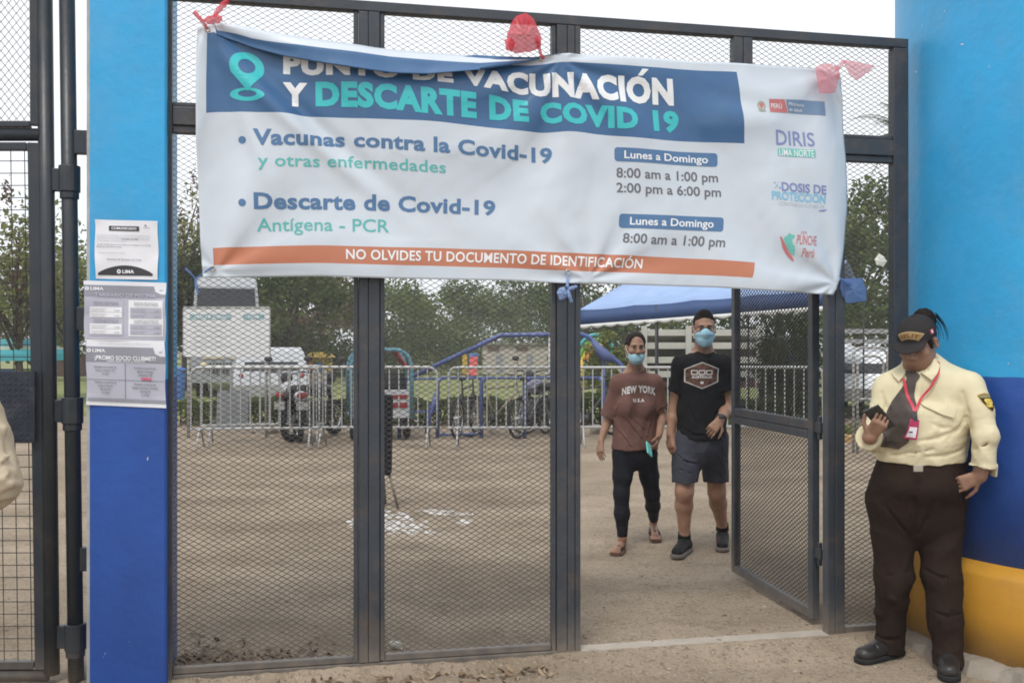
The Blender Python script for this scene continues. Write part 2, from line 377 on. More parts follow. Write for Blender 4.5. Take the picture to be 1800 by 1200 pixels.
ring = [(ps0+.009, PD), (ps1-ch, PD), (ps1, PD+ch), (ps1, .26), (ps0, .26), (ps0, PD+ch)]
zs = [-.15, .3, .8, 1.3, 1.8, 2.4, 3.0, 4.2]
for z in zs: m.v += [(x, y, z) for x, y in ring]
for i in range(len(zs)-1):
    for k in range(5): m.f.append((i*6+k, i*6+k+1, (i+1)*6+k+1, (i+1)*6+k)); m.m.append(0)
m.f.append(tuple(range((len(zs)-1)*6, len(zs)*6))); m.m.append(0)
m.build('shaft', zsplit('pillar paint', DB, LB, 1.334, .42), pl)
MB().box((ps0-.004, PD+.001, -.15), (ps0+.009, PD+.02, 4.2)).build('corner_bead', pm('bare plaster', (.36, .38, .40), .8, .2, 9, bump=.3), pl)

# ------------------------------------------------------------------ the gate
def expmesh(name, s0, s1, z0, z1, d, parent, w=.043, h=.0255, t=.0015, dep=.0020, mat=STEELMESH):
    nst = int((z1 - z0) / (h/2)); npt = int((s1 - s0) / (w/2)) + 1
    sc = (s1 - s0) / ((npt - 1) * w/2); w2 = w/2*sc
    i = np.arange(npt); V = []; F = []
    rng = np.random.RandomState(int(abs(s0*1000)) + int(z0*100) + 1)
    base = 0
    for j in range(nst):
        z = z0 + j*h/2 + ((i + j) % 2) * h/2 + rng.normal(0, .0006, npt); z = np.minimum(z, z1)
        s = s0 + i*w2 + rng.normal(0, .0006, npt); s[0] = s0; s[-1] = s1
        tt = np.where((i + j) % 2 == 0, 1.0, 1.0)
        dd = d + .0015 * np.where((i + j) % 2 == 0, 1, -1)
        ring = np.stack([np.stack([s, dd - dep, z - t], 1), np.stack([s, dd + dep, z - t*.4], 1), np.stack([s, dd + dep, z + t], 1), np.stack([s, dd - dep, z + t*.4], 1)], 1)
        V.append(ring.reshape(-1, 3))
        b = base + np.arange(npt-1)*4
        for k in range(4):
            F.append(np.stack([b+k, b+4+k, b+4+(k+1) % 4, b+(k+1) % 4], 1))
        base += npt*4
    V = np.vstack(V); F = np.vstack(F)
    me = bpy.data.meshes.new(name); me.from_pydata(V.tolist(), [], F.tolist()); return link(name, me, mat, parent)
gate = GATE('mesh_gate'); tag(gate, 'dark grey steel gate of diamond mesh panels with a small door open inward', 'gate')
ZT, ZT2, ZM0, ZM1 = 3.09, 3.042, 2.438, 2.577
J0, J1 = sx(293.5), sx(305); A0, A1 = sx(621), sx(676); B0, B1 = sx(968), sx(1018); C0, C1 = sx(1449), sx(1480); E0, E1 = sx(1565), sx(1591); H0, H1 = sx(1285), sx(1319)
F0, F1 = -.032, .022
fr = MB()
fr.box((J0, F0, ZT2), (E1, F1, ZT))                                           # top rail
fr.box((J0, F0, -.058), (J1-.002, F1, ZT2-.002)); fr.box((E0, F0, .0), (E1, F1, ZT2-.002))       # jambs
fr.box((J1, F0+.004, -.058), (B1-.014, F1, .001)); fr.box((J1, F0+.012, .003), (A0-.002, F1-.01, .034)); fr.box((A1+.002, F0+.012, .003), (B0-.002, F1-.01, .034))
fr.box((C1+.002, F0+.004, -.03), (E0-.002, F1, .028))
fr.build('frame', STEEL, gate, bevel=.004)
tr = MB()
for a, b in ((J1, A0-.002), (A1+.002, B0-.002), (B1+.002, E0-.002)):
    tr.box((a, F0+.008, ZM1-.020), (b, F1, ZM1)); tr.box((a, F0-.004, ZM0+.034), (b, F1, ZM1-.022)); tr.box((a, F0+.008, ZM0), (b, F1, ZM0+.032))
tr.build('transom', STEEL, gate, bevel=.004)
def mullion(x0, x1, seams, z0, z1, stiles=(0, 0)):
    m = MB(); xs_ = [sx(v) for v in seams]; n = len(xs_) - 1
    for k in range(n):
        st = (k == 0 and stiles[0]) or (k == n-1 and stiles[1])
        m.box((xs_[k] + .001, F0 + (.010 if st else 0), z0), (xs_[k+1] - .001, F1, z1))
    return m.build('mullion', STEEL, gate, bevel=.004)
mullion(A0, A1, (621, 630, 647, 667, 676), .004, ZT2-.002, (1, 1))
mullion(B0, B1, (968, 976, 994.5, 1008, 1018), -.052, ZT2-.002, (1, 0))
mullion(C0, C1, (1449, 1463, 1480), -.02, ZM0-.002)
mullion(H0, H1, (1285, 1302, 1319), ZM1+.002, ZT2-.002)
for a, b in ((J1, A0), (A1, B0), (B1, H0), (H1, E0)): expmesh('mesh_panel', a, b, ZM1+.001, ZT2, .004, gate)
for a, b, z0 in ((J1, A0, .034), (A1, B0, .034), (C1, E0, .028)): expmesh('mesh_panel', a, b, z0, ZM0, .004, gate)
# small door, open inward on its hinges
hp = P(1434, 1090, 5.12); fp = P(1291, 1003, 6.22)
v = Vector((fp.x - hp.x, fp.y - hp.y, 0)); L = v.length; ang = math.atan2(v.y, v.x)
gi = Matrix.Rotation(-TH, 4, 'Z') @ Matrix.Translation(-GO)
door = empty('door', gi @ Vector((hp.x, hp.y, 0)), ang - TH, gate); door['label'] = 'narrow mesh door swung open inward'
D0, D1 = -.022, .022; dz0, dz1 = .035, 2.42; W = .05
dm = MB()
dm.box((0, D0, dz0), (W, D1, dz1)); dm.box((L-W, D0, dz0), (L, D1, dz1))
for a, b in ((dz0, dz0+.05), (dz1-.05, dz1)): dm.box((W+.001, D0, a), (L-W-.001, D1, b))
dm.box((W+.001, D0-.003, 1.035), (L-W-.001, D1, 1.085)); dm.box((W+.001, D0+.004, .985), (L-W-.001, D1, 1.032))
dm.build('door_frame', STEEL, door, bevel=.004)
expmesh('mesh_panel', W, L-W, dz0+.05, .985, 0, door); expmesh('mesh_panel', W, L-W, 1.085, dz1-.05, 0, door)
for z in (.40, 1.06, 2.0):
    h = MB(); h.box((-.075, -.012, z-.035), (-.002, .012, z+.02)); h.tube([(-.045, 0, z-.07), (-.045, 0, z+.05)], .013, 10); h.build('hinge', PIPE, door, bevel=.002)
l = MB(); l.box((L-.06, -.05, 1.02), (L+.012, -.026, 1.10)); l.tube([(L-.05, -.05, 1.06), (L-.05, -.075, 1.06), (L-.09, -.085, 1.06)], .007, 8); l.build('latch', DARKMETAL, door)
# threshold in the door opening
th = MB(); n = 24
for i in range(n+1):
    s = B1 + (C0 - B1) * i/n; e = .004*math.sin(i*2.3)
    th.v += [(s, -.055+e, -.10), (s, -.045+e, -.002+.4*e), (s, .035+e, .002), (s, .06, -.10)]
for i in range(n):
    for k in range(3): th.f.append((i*4+k, i*4+4+k, i*4+5+k, i*4+1+k)); th.m.append(0)
t = th.build('threshold', pm('worn concrete', (.36, .32, .27), .85, .16, 12, bump=.4, bscale=60, dirt=(.26, .20, .15), dirt_amt=.7, dirt_scale=6), None); t.location = GO; t.rotation_euler = (0, 0, TH)
tag(t, 'pale concrete sill across the foot of the open doorway', 'threshold')

# ------------------------------------------------------------------ the vehicle gate at the left edge and its hinge post
vg = GATE('vehicle_gate'); tag(vg, 'dark pipe framed gate at the left edge with square wire and a tread plate', 'gate')
def gp(x, y, d=0.0): s, z = G(x, y, d); return Vector((s, d, z))
rp = .0335
m = MB(); m.tube([gp(78, -40), gp(84.5, 560), gp(91, 1184)], rp, 16); m.tube([gp(76.5, 237), gp(-520, 237)], .028, 14); m.tube([gp(86, 1186), gp(-520, 1192)], .027, 14); m.tube([gp(-520, -40), gp(-520, 1200)], rp, 14); m.tube([gp(78, -40), gp(-520, -40)], rp, 14)
m.build('pipe_frame', PIPE, vg, smooth=True)
def flatbar(m, p, q, wd, d0, d1):
    (sa, za), (sb, zb) = p, q; dv = Vector((sb - sa, zb - za)).normalized(); nx = Vector((-dv.y, dv.x)) * wd/2
    m.hexa([(sa-nx.x, d0, za-nx.y), (sa+nx.x, d0, za+nx.y), (sa+nx.x, d1, za+nx.y), (sa-nx.x, d1, za-nx.y), (sb-nx.x, d0, zb-nx.y), (sb+nx.x, d0, zb+nx.y), (sb+nx.x, d1, zb+nx.y), (sb-nx.x, d1, zb-nx.y)])
g2 = lambda x, y: G(x, y, 0)
m = MB(); flatbar(m, g2(60.5, 252), g2(73.5, 1172), .048, -.02, .02); flatbar(m, g2(48, 258), g2(-500, 258), .034, -.018, .02); flatbar(m, g2(61, 1167), g2(-500, 1168), .034, -.018, .02)
flatbar(m, g2(61, -20), g2(62, 221), .034, -.02, .02); flatbar(m, g2(54, 219), g2(-500, 219), .026, -.018, .02); flatbar(m, g2(-500, -20), g2(-500, 1180), .05, -.02, .02)
m.build('inner_frame', PIPE, vg, bevel=.003)
s0, za = g2(-495, 213); s1, zb = g2(56, -20)
expmesh('mesh_panel', s0, s1, za, zb, 0, vg, w=.031, h=.042, t=.002)
m = MB()
for i in range(23):
    x = 43 - 24.2*i; m.tube([gp(x, 264, 0), gp(x+13, 1163, 0)], .0021, 5)
for j in range(42):
    y = 283 + 21.5*j; k = (y-264)/900*12; m.tube([gp(52+k, y, .004), gp(-495, y+2, .004)], .0021, 5)
m.build('wire_grid', STEELMESH, vg)
m = MB(); a = g2(-70, 778); b = g2(66, 652); dp = -.045
m.hexa([(a[0], dp, a[1]), (b[0], dp, a[1]), (b[0], -.022, a[1]), (a[0], -.022, a[1]), (a[0], dp, b[1]), (b[0], dp, b[1]), (b[0], -.022, b[1]), (a[0], -.022, b[1])])
st = .024
for i in range(int((b[0]-a[0])/st)):
    for j in range(int((b[1]-a[1])/st)):
        c = Vector((a[0] + (i+.7)*st, dp, a[1] + (j+.6)*st)); sg = 1 if (i+j) % 2 else -1
        q = Vector((.0095, 0, .0065*sg)) if True else None
        u = Vector((-q.z, 0, q.x)).normalized()*.0028
        m.poly([c-q, c-u*1.0+Vector((0, -.0028, 0)), c+q, c+u+Vector((0, -.0028, 0)), c-u*1.6, c+u*1.6], [(0, 4, 1), (4, 2, 1), (0, 1, 3), (1, 2, 3), (0, 3, 5), (3, 2, 5)])
m.build('tread_plate', pm('tread plate', (.030, .036, .052), .38, .25, 9, metal=.3, bump=.15, dirt=(.2, .19, .18), dirt_amt=.3, dirt_scale=9), vg)
for y in (316, 722, 1119):
    k = y/1200; cx = 118 + 15.5*k; c0 = gp(cx, y+22); c1 = gp(cx, y-24)
    h = MB(); h.tube([c0, c1], .0455, 18); h.tube([gp(cx, y+34), gp(cx, y+22)], .040, 18); e0 = gp(80+11*k, y); h.box((e0.x+.02, -.018, e0.z-.05), (c0.x-.03, .018, e0.z+.05)); h.build('hinge', PIPE, vg, smooth=False, bevel=.003)
hpost = GATE('hinge_post'); tag(hpost, 'round dark steel post bolted to the left side of the blue pillar', 'post')
MB().tube([gp(117, -60), gp(125, 560), gp(134, 1215)], .0335, 18).build('pipe', PIPE, hpost, smooth=True)
for y in (250, 560, 982):
    c = gp(120+16*y/1200, y); MB().box((c.x+.02, -.022, c.z-.052), (ps0+.012, .022, c.z+.052)).build('bracket', PIPE, hpost, bevel=.003)
# ------------------------------------------------------------------ the banner
BD = -.075                                    # hangs this far in front of the gate
def plen(pts): return [G(x, y, BD) for x, y in pts]
top_ = plen([(347,47),(362,41),(395,40),(470,57),(560,72),(680,86),(800,95),(890,101),(950,103),(980,93),(1073,98),(1203,107),(1290,109),(1377,116),(1440,121),(1477,132)])
bot_ = plen([(356,488),(440,487),(560,486),(700,490),(900,493),(1000,498),(1100,500),(1250,505),(1350,511),(1467,518)])
lef_ = plen([(347,47),(345,140),(345,240),(348,330),(352,430),(356,488)])
rig_ = plen([(1477,132),(1485,193),(1494,280),(1496,367),(1489,432),(1480,488),(1467,518)])
def curve_fn(pts, ax):
    a = np.array(pts); t = (a[:, ax] - a[0, ax]) / (a[-1, ax] - a[0, ax])
    if ax == 1: t = (a[0, 1] - a[:, 1]) / (a[0, 1] - a[-1, 1])
    t = np.maximum.accumulate(np.clip(t, 0, 1))
    tt = np.linspace(0, 1, 401); s = np.interp(tt, t, a[:, 0]); z = np.interp(tt, t, a[:, 1])
    k = np.ones(17)/17; sp = np.convolve(np.pad(s, 8, 'reflect', reflect_type='odd'), k, 'valid'); zp = np.convolve(np.pad(z, 8, 'reflect', reflect_type='odd'), k, 'valid')
    return lambda q: (np.interp(q, tt, sp), np.interp(q, tt, zp))
cT, cB, cL, cR = curve_fn(top_, 0), curve_fn(bot_, 0), curve_fn(lef_, 1), curve_fn(rig_, 1)
def coons(u, v):
    "u along, v down, both 0..1 -> along-gate s, height z"
    u = np.asarray(u, float); v = np.asarray(v, float); o = []
    T, B, Lf, Rt = cT(u), cB(u), cL(v), cR(v); c00, c10, c01, c11 = cT(0.), cT(1.), cB(0.), cB(1.)
    for k in (0, 1):
        o.append((1-v)*T[k] + v*B[k] + (1-u)*Lf[k] + u*Rt[k] - ((1-u)*(1-v)*c00[k] + u*(1-v)*c10[k] + (1-u)*v*c01[k] + u*v*c11[k]))
    return o[0], o[1]
BW, BH = 3.12, 1.13
def bump_(x, c, wd): return np.exp(-((x - c) / wd)**2)
def wrinkle(u, v):
    "how far the vinyl stands out from its plane (towards the street)"
    u = np.asarray(u, float); v = np.asarray(v, float); X = u*BW; Y = v*BH
    d = .012*np.sin(u*7+.6)*np.sin(v*3.0) + .006*np.sin(u*19+v*4+1) * (.3+v*.4)
    d = d + .010*(vnoise(X*2.2+3, Y*3.1+X) - .5) + .005*(vnoise(X*6+11, Y*7.5-X*2) - .5) + .0022*(vnoise(X*17+4, Y*15+X*5) - .5)
    for (gx, gy, n, amp, reach, ph) in ((.045, .0, 7.0, .030, .55, .4), (BW*.532, .03, 9.0, .016, .33, 0.), (BW-.02, .95*BH, 8.0, .016, .30, 1.1), (BW-.06, .03, 7., .010, .3, .5), (.06, BH*.97, 7., .010, .22, 2.), (BW*.575, BH-.02, 9., .010, .16, .3)):
        dx, dy = X - gx, Y - gy; r = np.sqrt(dx*dx + dy*dy) + 1e-6; a = np.arctan2(dy, dx)
        f = np.sin(a*n + ph + 1.2*np.sin(r*5)); f = np.sign(f)*np.abs(f)**.8
        d = d + amp * f * (r/reach) * np.exp(1 - r/reach) * .62
    # one long diagonal trough from the tied corner through the pin sign
    ln = (Y - .02) - (X - .05) * .86; d = d - .022*bump_(ln, -.02, .055)*bump_(X, .42, .34) + .016*bump_(ln, .085, .05)*bump_(X, .42, .34)
    ln = (Y - .02) - (X - .05) * 2.6; d = d + .012*bump_(ln, 0, .10)*bump_(X, .2, .12)
    # right edge curls away, sag lines under the middle tie
    d = d - .05*np.clip((u-.93)/.07, 0, 1)**2*np.sin(v*math.pi)
    d = d + .012*bump_(v, .30+.05*np.sin(u*5), .07)*bump_(u, .80, .10) - .012*bump_(v, .16+.10*(u-.8)*5, .05)*bump_(u, .83, .10)
    return d
FPXY = [(380,62),(440,83),(505,103),(575,119),(635,129),(690,135),(750,136),(840,128),(900,117),(946,105)]
def uv_of(px, py):
    s, z = G(px, py, BD); u = (s - float(cT(0.)[0])) / (float(cT(1.)[0]) - float(cT(0.)[0])); v = .3
    for _ in range(40):
        ss, zz = coons(u, v); e = 1e-4
        su, zu = coons(u+e, v); sv, zv = coons(u, v+e); J = np.array([[(su-ss)/e, (sv-ss)/e], [(zu-zz)/e, (zv-zz)/e]])
        st = np.linalg.solve(J, np.array([s-ss, z-zz])); u = float(u + st[0]); v = float(v + st[1])
        if abs(st).max() < 1e-7: break
    return u, v
_fuv = [uv_of(*p) for p in FPXY]
def foldv(u):
    return np.interp(u, [q[0] for q in _fuv], [q[1] for q in _fuv], left=0.0, right=0.0)
def folda(u):
    "0..1: how much cloth is tucked behind the sagging top edge"
    u = np.asarray(u, float); return np.clip((u-.02)/.12, 0, 1)*np.clip((.53-u)/.10, 0, 1)

# the printed rows follow the cloth: pixel tracks of its main lines, read off once, give the warp from cloth v to hung v
_tracks = [[(347,126),(498,129),(600,133),(680,137),(740,141),(800,147),(850,155),(900,163),(1000,172),(1100,180),(1185,186),(1470,206)],
           [(347,191),(497,187),(557,185),(680,193),(797,205),(937,215),(1060,225),(1192,232),(1470,252)],
           [(347,203),(540,203),(759,213),(949,232),(1100,241),(1309,253),(1480,264)],
           [(347,258),(445,257),(623,256.5),(767,268),(806,271),(918,281),(972,286),(1480,317)],
           [(347,369),(447,369),(631,369.5),(691,371),(872,378),(1480,408)],
           [(352,436),(374,436),(568,432),(759,435.6),(949,442),(1324,461.5),(1470,470)],
           [(354,466),(374,466),(568,463),(759,467.3),(949,473.6),(1324,489),(1465,496)]]
_tk = []
for t_ in _tracks:
    q = [uv_of(*p) for p in t_]; _tk.append((np.array([a for a, b in q]), np.array([b for a, b in q])))
_ug = np.linspace(0, 1, 201); _kr = np.ones(13)/13
_VG = []
for (tu, tv) in _tk:
    y_ = np.interp(_ug, tu, tv); _VG.append(np.convolve(np.pad(y_, 6, 'reflect', reflect_type='odd'), _kr, 'valid'))
KEY = [0.0] + [float(np.mean(g)) for g in _VG] + [1.0]
_VG = np.vstack([np.zeros(201)] + _VG + [np.ones(201)])
def warp(u, vc):
    u = np.atleast_1d(np.asarray(u, float)); vc = np.atleast_1d(np.asarray(vc, float)); u, vc = np.broadcast_arrays(u, vc)
    out = np.zeros(u.shape); kv = [np.interp(u, _ug, g) for g in _VG]
    for i in range(len(KEY)-1):
        lo, hi = KEY[i], KEY[i+1]; m = (vc >= lo) & (vc <= hi + 1e-9) if i else (vc <= hi)
        if i == len(KEY)-2: m = vc >= lo
        t = (vc - lo)/(hi - lo); out = np.where(m, kv[i] + (kv[i+1]-kv[i])*t, out)
    return out
def unwarp(u, v):
    return float(np.interp(v, [float(np.interp(u, _ug, g)) for g in _VG], KEY))
def bsurf_arr(u, vc, off=0.0, flap=None, actual=False):
    u = np.asarray(u, float); v = np.asarray(vc, float) if actual else warp(u, vc)
    s, z = coons(u, v); d = BD - wrinkle(u, v)
    if flap is not None: d = d - flap
    else:
        a = folda(u); fv = foldv(u); d = d + .012*a*np.exp(-np.maximum(0, v - fv)/.06)
    d = d - off
    return np.stack([GO.x + GC*s - GS*d, GO.y + GS*s + GC*d, z], -1)
def bsurf(u, vc, off=0.0): return Vector(bsurf_arr(np.array([u]), np.array([vc]), off)[0])
uh0 = uv_of(364, 62)[0]; uh1 = uv_of(1297, 132)[0]; us0 = uv_of(374.5, 450)[0]; us1 = uv_of(1324, 475)[0]
vh0 = .040; vh1 = KEY[3]; vs0 = KEY[6]; vs1 = KEY[7]; vh0c = float(np.mean([unwarp(x, vh0) for x in (.6, .7, .8)]))
def marks(lo, hi, n, keys):
    ks = [round(k, 6) for k in keys]; a = sorted(set([round(float(x), 6) for x in np.linspace(lo, hi, n)] + ks))
    return [x for x in a if x in ks or min(abs(x - k) for k in ks) > .3*(hi-lo)/n]
UL = np.array(marks(0, 1, 300, [uh0, uh1, us0, us1])); VL = marks(0, 1, 120, [vh0c, vh1, vs0, vs1]); nu = len(UL)
bm_ = MB(); fa = folda(UL); fv = foldv(UL); rows = list(reversed(VL)); HID = .078
for v in rows:
    va = warp(UL, np.full(nu, v)); va = np.where(fa > 0, np.maximum(va, fv - HID*fa), va)
    bm_.v += [tuple(p) for p in bsurf_arr(UL, va, 0, None, True)]
nlow = len(rows); vhem = np.minimum(.042, .55*fv)
FL = []
for t in (.0, .35, .7, 1.0): FL.append((fv - HID*fa*(1-t), fa*(.006 + .034*t*t)))
for t in (.12, .3, .5, .75, 1.0): FL.append((fv + (vhem - fv)*t, fa*.040*(1 - .25*t)*(1 - .12*math.sin(t*3))))
for t in (.3, .65, 1.0): FL.append((vhem*(1-t), fa*.030*(1-t)**1.2 + .002*fa))
for va, fl in FL: bm_.v += [tuple(p) for p in bsurf_arr(UL, va, 0, fl, True)]
for r_ in range(nlow + len(FL) - 1):
    vm = .5*(rows[r_] + rows[r_+1]) if r_ < nlow-1 else None
    for c in range(nu - 1):
        um = .5*(UL[c] + UL[c+1])
        if vm is not None: hd = vh0c < vm < vh1
        else: hd = r_ - nlow < 8 and um < .54
        mi = 1 if (uh0 < um < uh1 and hd) else (2 if (vm is not None and us0 < um < us1 and vs0 < vm < vs1) else 0)
        i0 = r_*nu + c; bm_.f.append((i0, i0+1, i0+nu+1, i0+nu)); bm_.m.append(mi)
banner = bm_.build('banner', [VINYL, NAVY, ORANGE], None, smooth=True)
tag(banner, 'long white vinyl banner with navy heading and orange stripe tied across the gate', 'banner')
sol = banner.modifiers.new('thickness', 'SOLIDIFY'); sol.thickness = .0012; sol.offset = -1
def bplace(name, v, f, mat, off=.0016):
    "v is in metres along and up the banner, measured from its top left corner"
    return conform(name, v, f, lambda x, y: bsurf_arr(np.asarray(x)/BW, -np.asarray(y)/BH, off), mat, banner, step=.016, arr=True)
def bq(px, py):
    u, v = uv_of(px, py); return u*BW, -unwarp(u, v)*BH
def btext(txt, x0, x1, y, cap, mat, bold=0.0, space=1.0, off=.0016, name='lettering', yx=None, key=None):
    "a printed line from pixel x0 to x1, baseline y (or cloth row key); cap is the capital height in pixels"
    a = bq(x0, y); c = bq(x0, y - cap); ym = yx if yx is not None else y; b = bq(x1, ym)
    yb = -key*BH if key is not None else .5*(a[1] + b[1])
    v, f = text2d(txt, a[0], b[0], yb, c[1] - a[1], bold, space)
    for wv, wf in split_words(v, f): bplace(name, wv, wf, mat, off)
btext('PUNTO DE VACUNACION', 498, 1185, 186, 45, WHITEP, .058, 1.10, key=KEY[1])
_a = bq(1122, 133); bplace('lettering', *poly2d([(_a[0]-.006, _a[1]-.002), (_a[0]+.018, _a[1]-.002), (_a[0]+.052, _a[1]+.028), (_a[0]+.020, _a[1]+.028)]), WHITEP)
btext('Y', 497, 541, 188, 43, WHITEP, .06, key=KEY[2])
btext('DESCARTE DE COVID 19', 555, 1192, 185, 43, TEAL, .056, 1.09, key=KEY[2])
btext('Vacunas contra la Covid-19', 445, 972, 257, 29, BLUEP, .034, 1.05, key=KEY[4])
btext('y otras enfermedades', 454, 784, 295, 21, TEAL2, .012, 1.03, yx=303)
btext('Descarte de Covid-19', 447, 872, 369, 29, BLUEP, .034, 1.05, key=KEY[5])
btext('Antígena - PCR', 452, 684, 407, 23, TEAL2, .008, yx=409)
for px, py in ((425.5, 246), (426, 357)):
    x, y = bq(px, py); bplace('bullet', *ring2d(x, y, .0165, .0165, 0.0004, .0004, 18), BLUEP)
btext('NO OLVIDES TU DOCUMENTO DE IDENTIFICACIÓN', 608, 1131, 457, 17.5, WHITEP, .020, 1.05, key=vs1 - .26*(vs1-vs0))
for (x0, y0, x1, y1, t, a, b, yb, yb2) in ((1081, 262, 1263, 288, 'Lunes a Domingo', 1098, 1246, 280.5, 284), (1090, 377, 1271, 404, 'Lunes a Domingo', 1108, 1254, 395, 400)):
    p, q = bq(x0, y0 - 2), bq(x1, y1 + 3); yt, yb_ = .5*(bq(x0, y0-2)[1] + bq(x1, y0+5)[1]), .5*(bq(x0, y1-4)[1] + bq(x1, y1+3)[1])
    bplace('label_pill', *round2d(p[0], yb_, q[0], yt, .016), BLUEP, .0016); btext(t, a, b, yb, 13.5, WHITEP, .016, off=.0028, yx=yb2)
btext('8:00 am a 1:00 pm', 1085, 1264, 312, 17, GREYP, .014, yx=319)
btext('2:00 pm a 6:00 pm', 1085, 1269, 338, 17, GREYP, .014, yx=345)
btext('8:00 am a 1:00 pm', 1095, 1273, 427, 17, GREYP, .014, yx=434)
# the map pin
def pin():
    cx, cy = bq(434, 118); tx, ty = bq(436.5, 163); r = .0735; n = 40
    out = []
    for i in range(n):
        a = R(-25) + (R(230)) * i/(n-1); out.append((cx + r*math.cos(a), cy + r*math.sin(a)))
    k = 10; lft = out[-1]; rgt = out[0]
    out += [(lft[0]+(tx-lft[0])*(i/k), lft[1]+(ty-lft[1])*(i/k)) for i in range(1, k)] + [(tx, ty)] + [(tx+(rgt[0]-tx)*(i/k), ty+(rgt[1]-ty)*(i/k)) for i in range(1, k)]
    m = len(out); inn = []; ri = .036; cyi = cy + .003
    for (x, y) in out:
        a = math.atan2(y-cyi, x-cx); inn.append((cx + ri*math.cos(a), cyi + ri*math.sin(a)))
    return np.array(out + inn), [(i, (i+1) % m, m + (i+1) % m, m + i) for i in range(m)]
bplace('map_pin', *pin(), TEAL, .0020)
x, y = bq(435, 168); v, f = ring2d(x, y, .0745, .026, .040, .013, 36, icy=y+.003)
bplace('map_pin', v, f, TEAL, .0016)
# logos down the right edge
PALE_RED = flat('banner red print', (.55, .17, .17)); PALE_BLUE = flat('banner slate print', (.17, .26, .40)); LILAC = flat('banner violet print', (.22, .26, .48)); SKYP = flat('banner sky print', (.22, .50, .68)); MINT = flat('banner mint print', (.16, .52, .46)); FAINT = flat('banner faint print', (.50, .52, .55)); OLIVE = flat('banner olive print', (.36, .36, .28))
def bquad(p, mat, off=.0016, name='logo'): return bplace(name, *poly2d([bq(*q) for q in p]), mat, off)
bquad([(1350,175),(1377,176),(1384,199),(1352,198)], PALE_RED); bquad([(1379,176),(1449,179),(1451,204),(1385,199)], PALE_BLUE)
btext('PERÚ', 1354, 1373, 191.5, 8, WHITEP, .01, off=.0028); btext('Ministerio', 1385, 1413, 187, 5.5, WHITEP, 0, off=.0028, yx=188); btext('de Salud', 1386, 1409, 196, 5.5, WHITEP, 0, off=.0028, yx=197)
x, y = bq(1337, 187); bplace('logo', *ring2d(x, y, .021, .021, .0135, .0135, 24), OLIVE); bplace('logo', *poly2d([(x-.010, y+.011), (x-.010, y), (x, y-.013), (x+.010, y), (x+.010, y+.011)]), PALE_RED); bplace('logo', *poly2d([(x-.022, y-.024), (x, y-.031), (x+.022, y-.024), (x+.018, y-.019), (x, y-.025), (x-.018, y-.019)]), OLIVE)
btext('DIRIS', 1364, 1432, 254, 26, LILAC, .012, yx=259); a, b = bq(1366, 259), bq(1433, 278)
bplace('label_pill', *round2d(a[0], b[1], b[0], a[1]-.004, .006), MINT); btext('LIMA NORTE', 1369, 1430, 274, 12, WHITEP, .01, off=.0028, yx=277)
btext('DOSIS DE', 1372, 1452, 337, 16, LILAC, .03, yx=342); btext('PROTECCIÓN', 1355, 1451, 352, 15, SKYP, .03, yx=357); btext('CONTRA LA COVID-19', 1366, 1448, 362, 6, FAINT, 0, yx=366)
for i, (px, py, r) in enumerate(((1360, 322, .004), (1364, 327, .006), (1369, 331, .005), (1366, 321, .003), (1361, 331, .003))):
    x, y = bq(px, py); bplace('logo', *ring2d(x, y, r, r, .0003, .0003, 10), SKYP if i % 2 else LILAC)
bquad([(1440,369.5),(1450,368.5),(1454,368),(1453,370),(1447,372),(1440,371.5)], LILAC)
bquad([(1369,416),(1371,415.5),(1377,427),(1384,440),(1393,452),(1396,459),(1392,458),(1383,449),(1375,436)], PALE_RED)
bquad([(1375,420),(1378,416),(1381,415),(1384,410),(1388,413),(1394,414),(1393,419),(1389,422),(1391,429),(1395,433),(1396,449),(1391,447),(1384,438),(1379,428)], MINT)
btext('con', 1405, 1416, 412, 7, PALE_RED, 0); btext('PUNCHE', 1397, 1434, 430, 17, PALE_RED, .012, yx=432); btext('Perú', 1407, 1428, 451, 15, PALE_RED, .01, yx=453)
# eyelets
EYE = pm('eyelet brass', (.55, .50, .42), .3, .1, 9, metal=.8)
for px, py in ((364, 51.5), (952, 104), (1472, 134), (373, 470), (998, 478), (1478, 490)):
    u, v = uv_of(px, py); p = bsurf(u, v, .004); m = MB()
    m.tube([p + Vector((GC*.0105*math.cos(a), GS*.0105*math.cos(a), .0105*math.sin(a))) for a in np.linspace(0, 2*math.pi, 17)[:-1]], .0033, 6, closed=True)
    m.build('eyelet', EYE, banner, smooth=True)
# ------------------------------------------------------------------ strips of plastic bag that tie it up
def film(name, col, a=.62):
    m = pm(name, col, .35, .15, 14, bump=.5, bscale=40); nt = m.node_tree; b = nt.nodes['Principled BSDF']
    t = _n(nt, 'ShaderNodeBsdfTranslucent'); t.inputs[0].default_value = (*[min(1, c*1.3) for c in col], 1)
    mx = _n(nt, 'ShaderNodeMixShader'); mx.inputs[0].default_value = .35; tr = _n(nt, 'ShaderNodeBsdfTransparent'); m2 = _n(nt, 'ShaderNodeMixShader'); m2.inputs[0].default_value = a
    out = nt.nodes['Material Output']; nt.links.new(b.outputs[0], mx.inputs[1]); nt.links.new(t.outputs[0], mx.inputs[2]); nt.links.new(tr.outputs[0], m2.inputs[1]); nt.links.new(mx.outputs[0], m2.inputs[2]); nt.links.new(m2.outputs[0], out.inputs['Surface']); return m
REDF = film('red bag film', (.72, .07, .10), .62); PINKF = film('pink bag film', (.78, .28, .32), .42); BLUEF = film('blue bag film', (.16, .28, .55), .62); SKYF = film('pale blue bag film', (.33, .45, .70), .85); WHITEF = flat('scrap paper', (.72, .70, .62), .8)
def gpt(px, py, d): s, z = G(px, py, d); return GW(s, d, z)
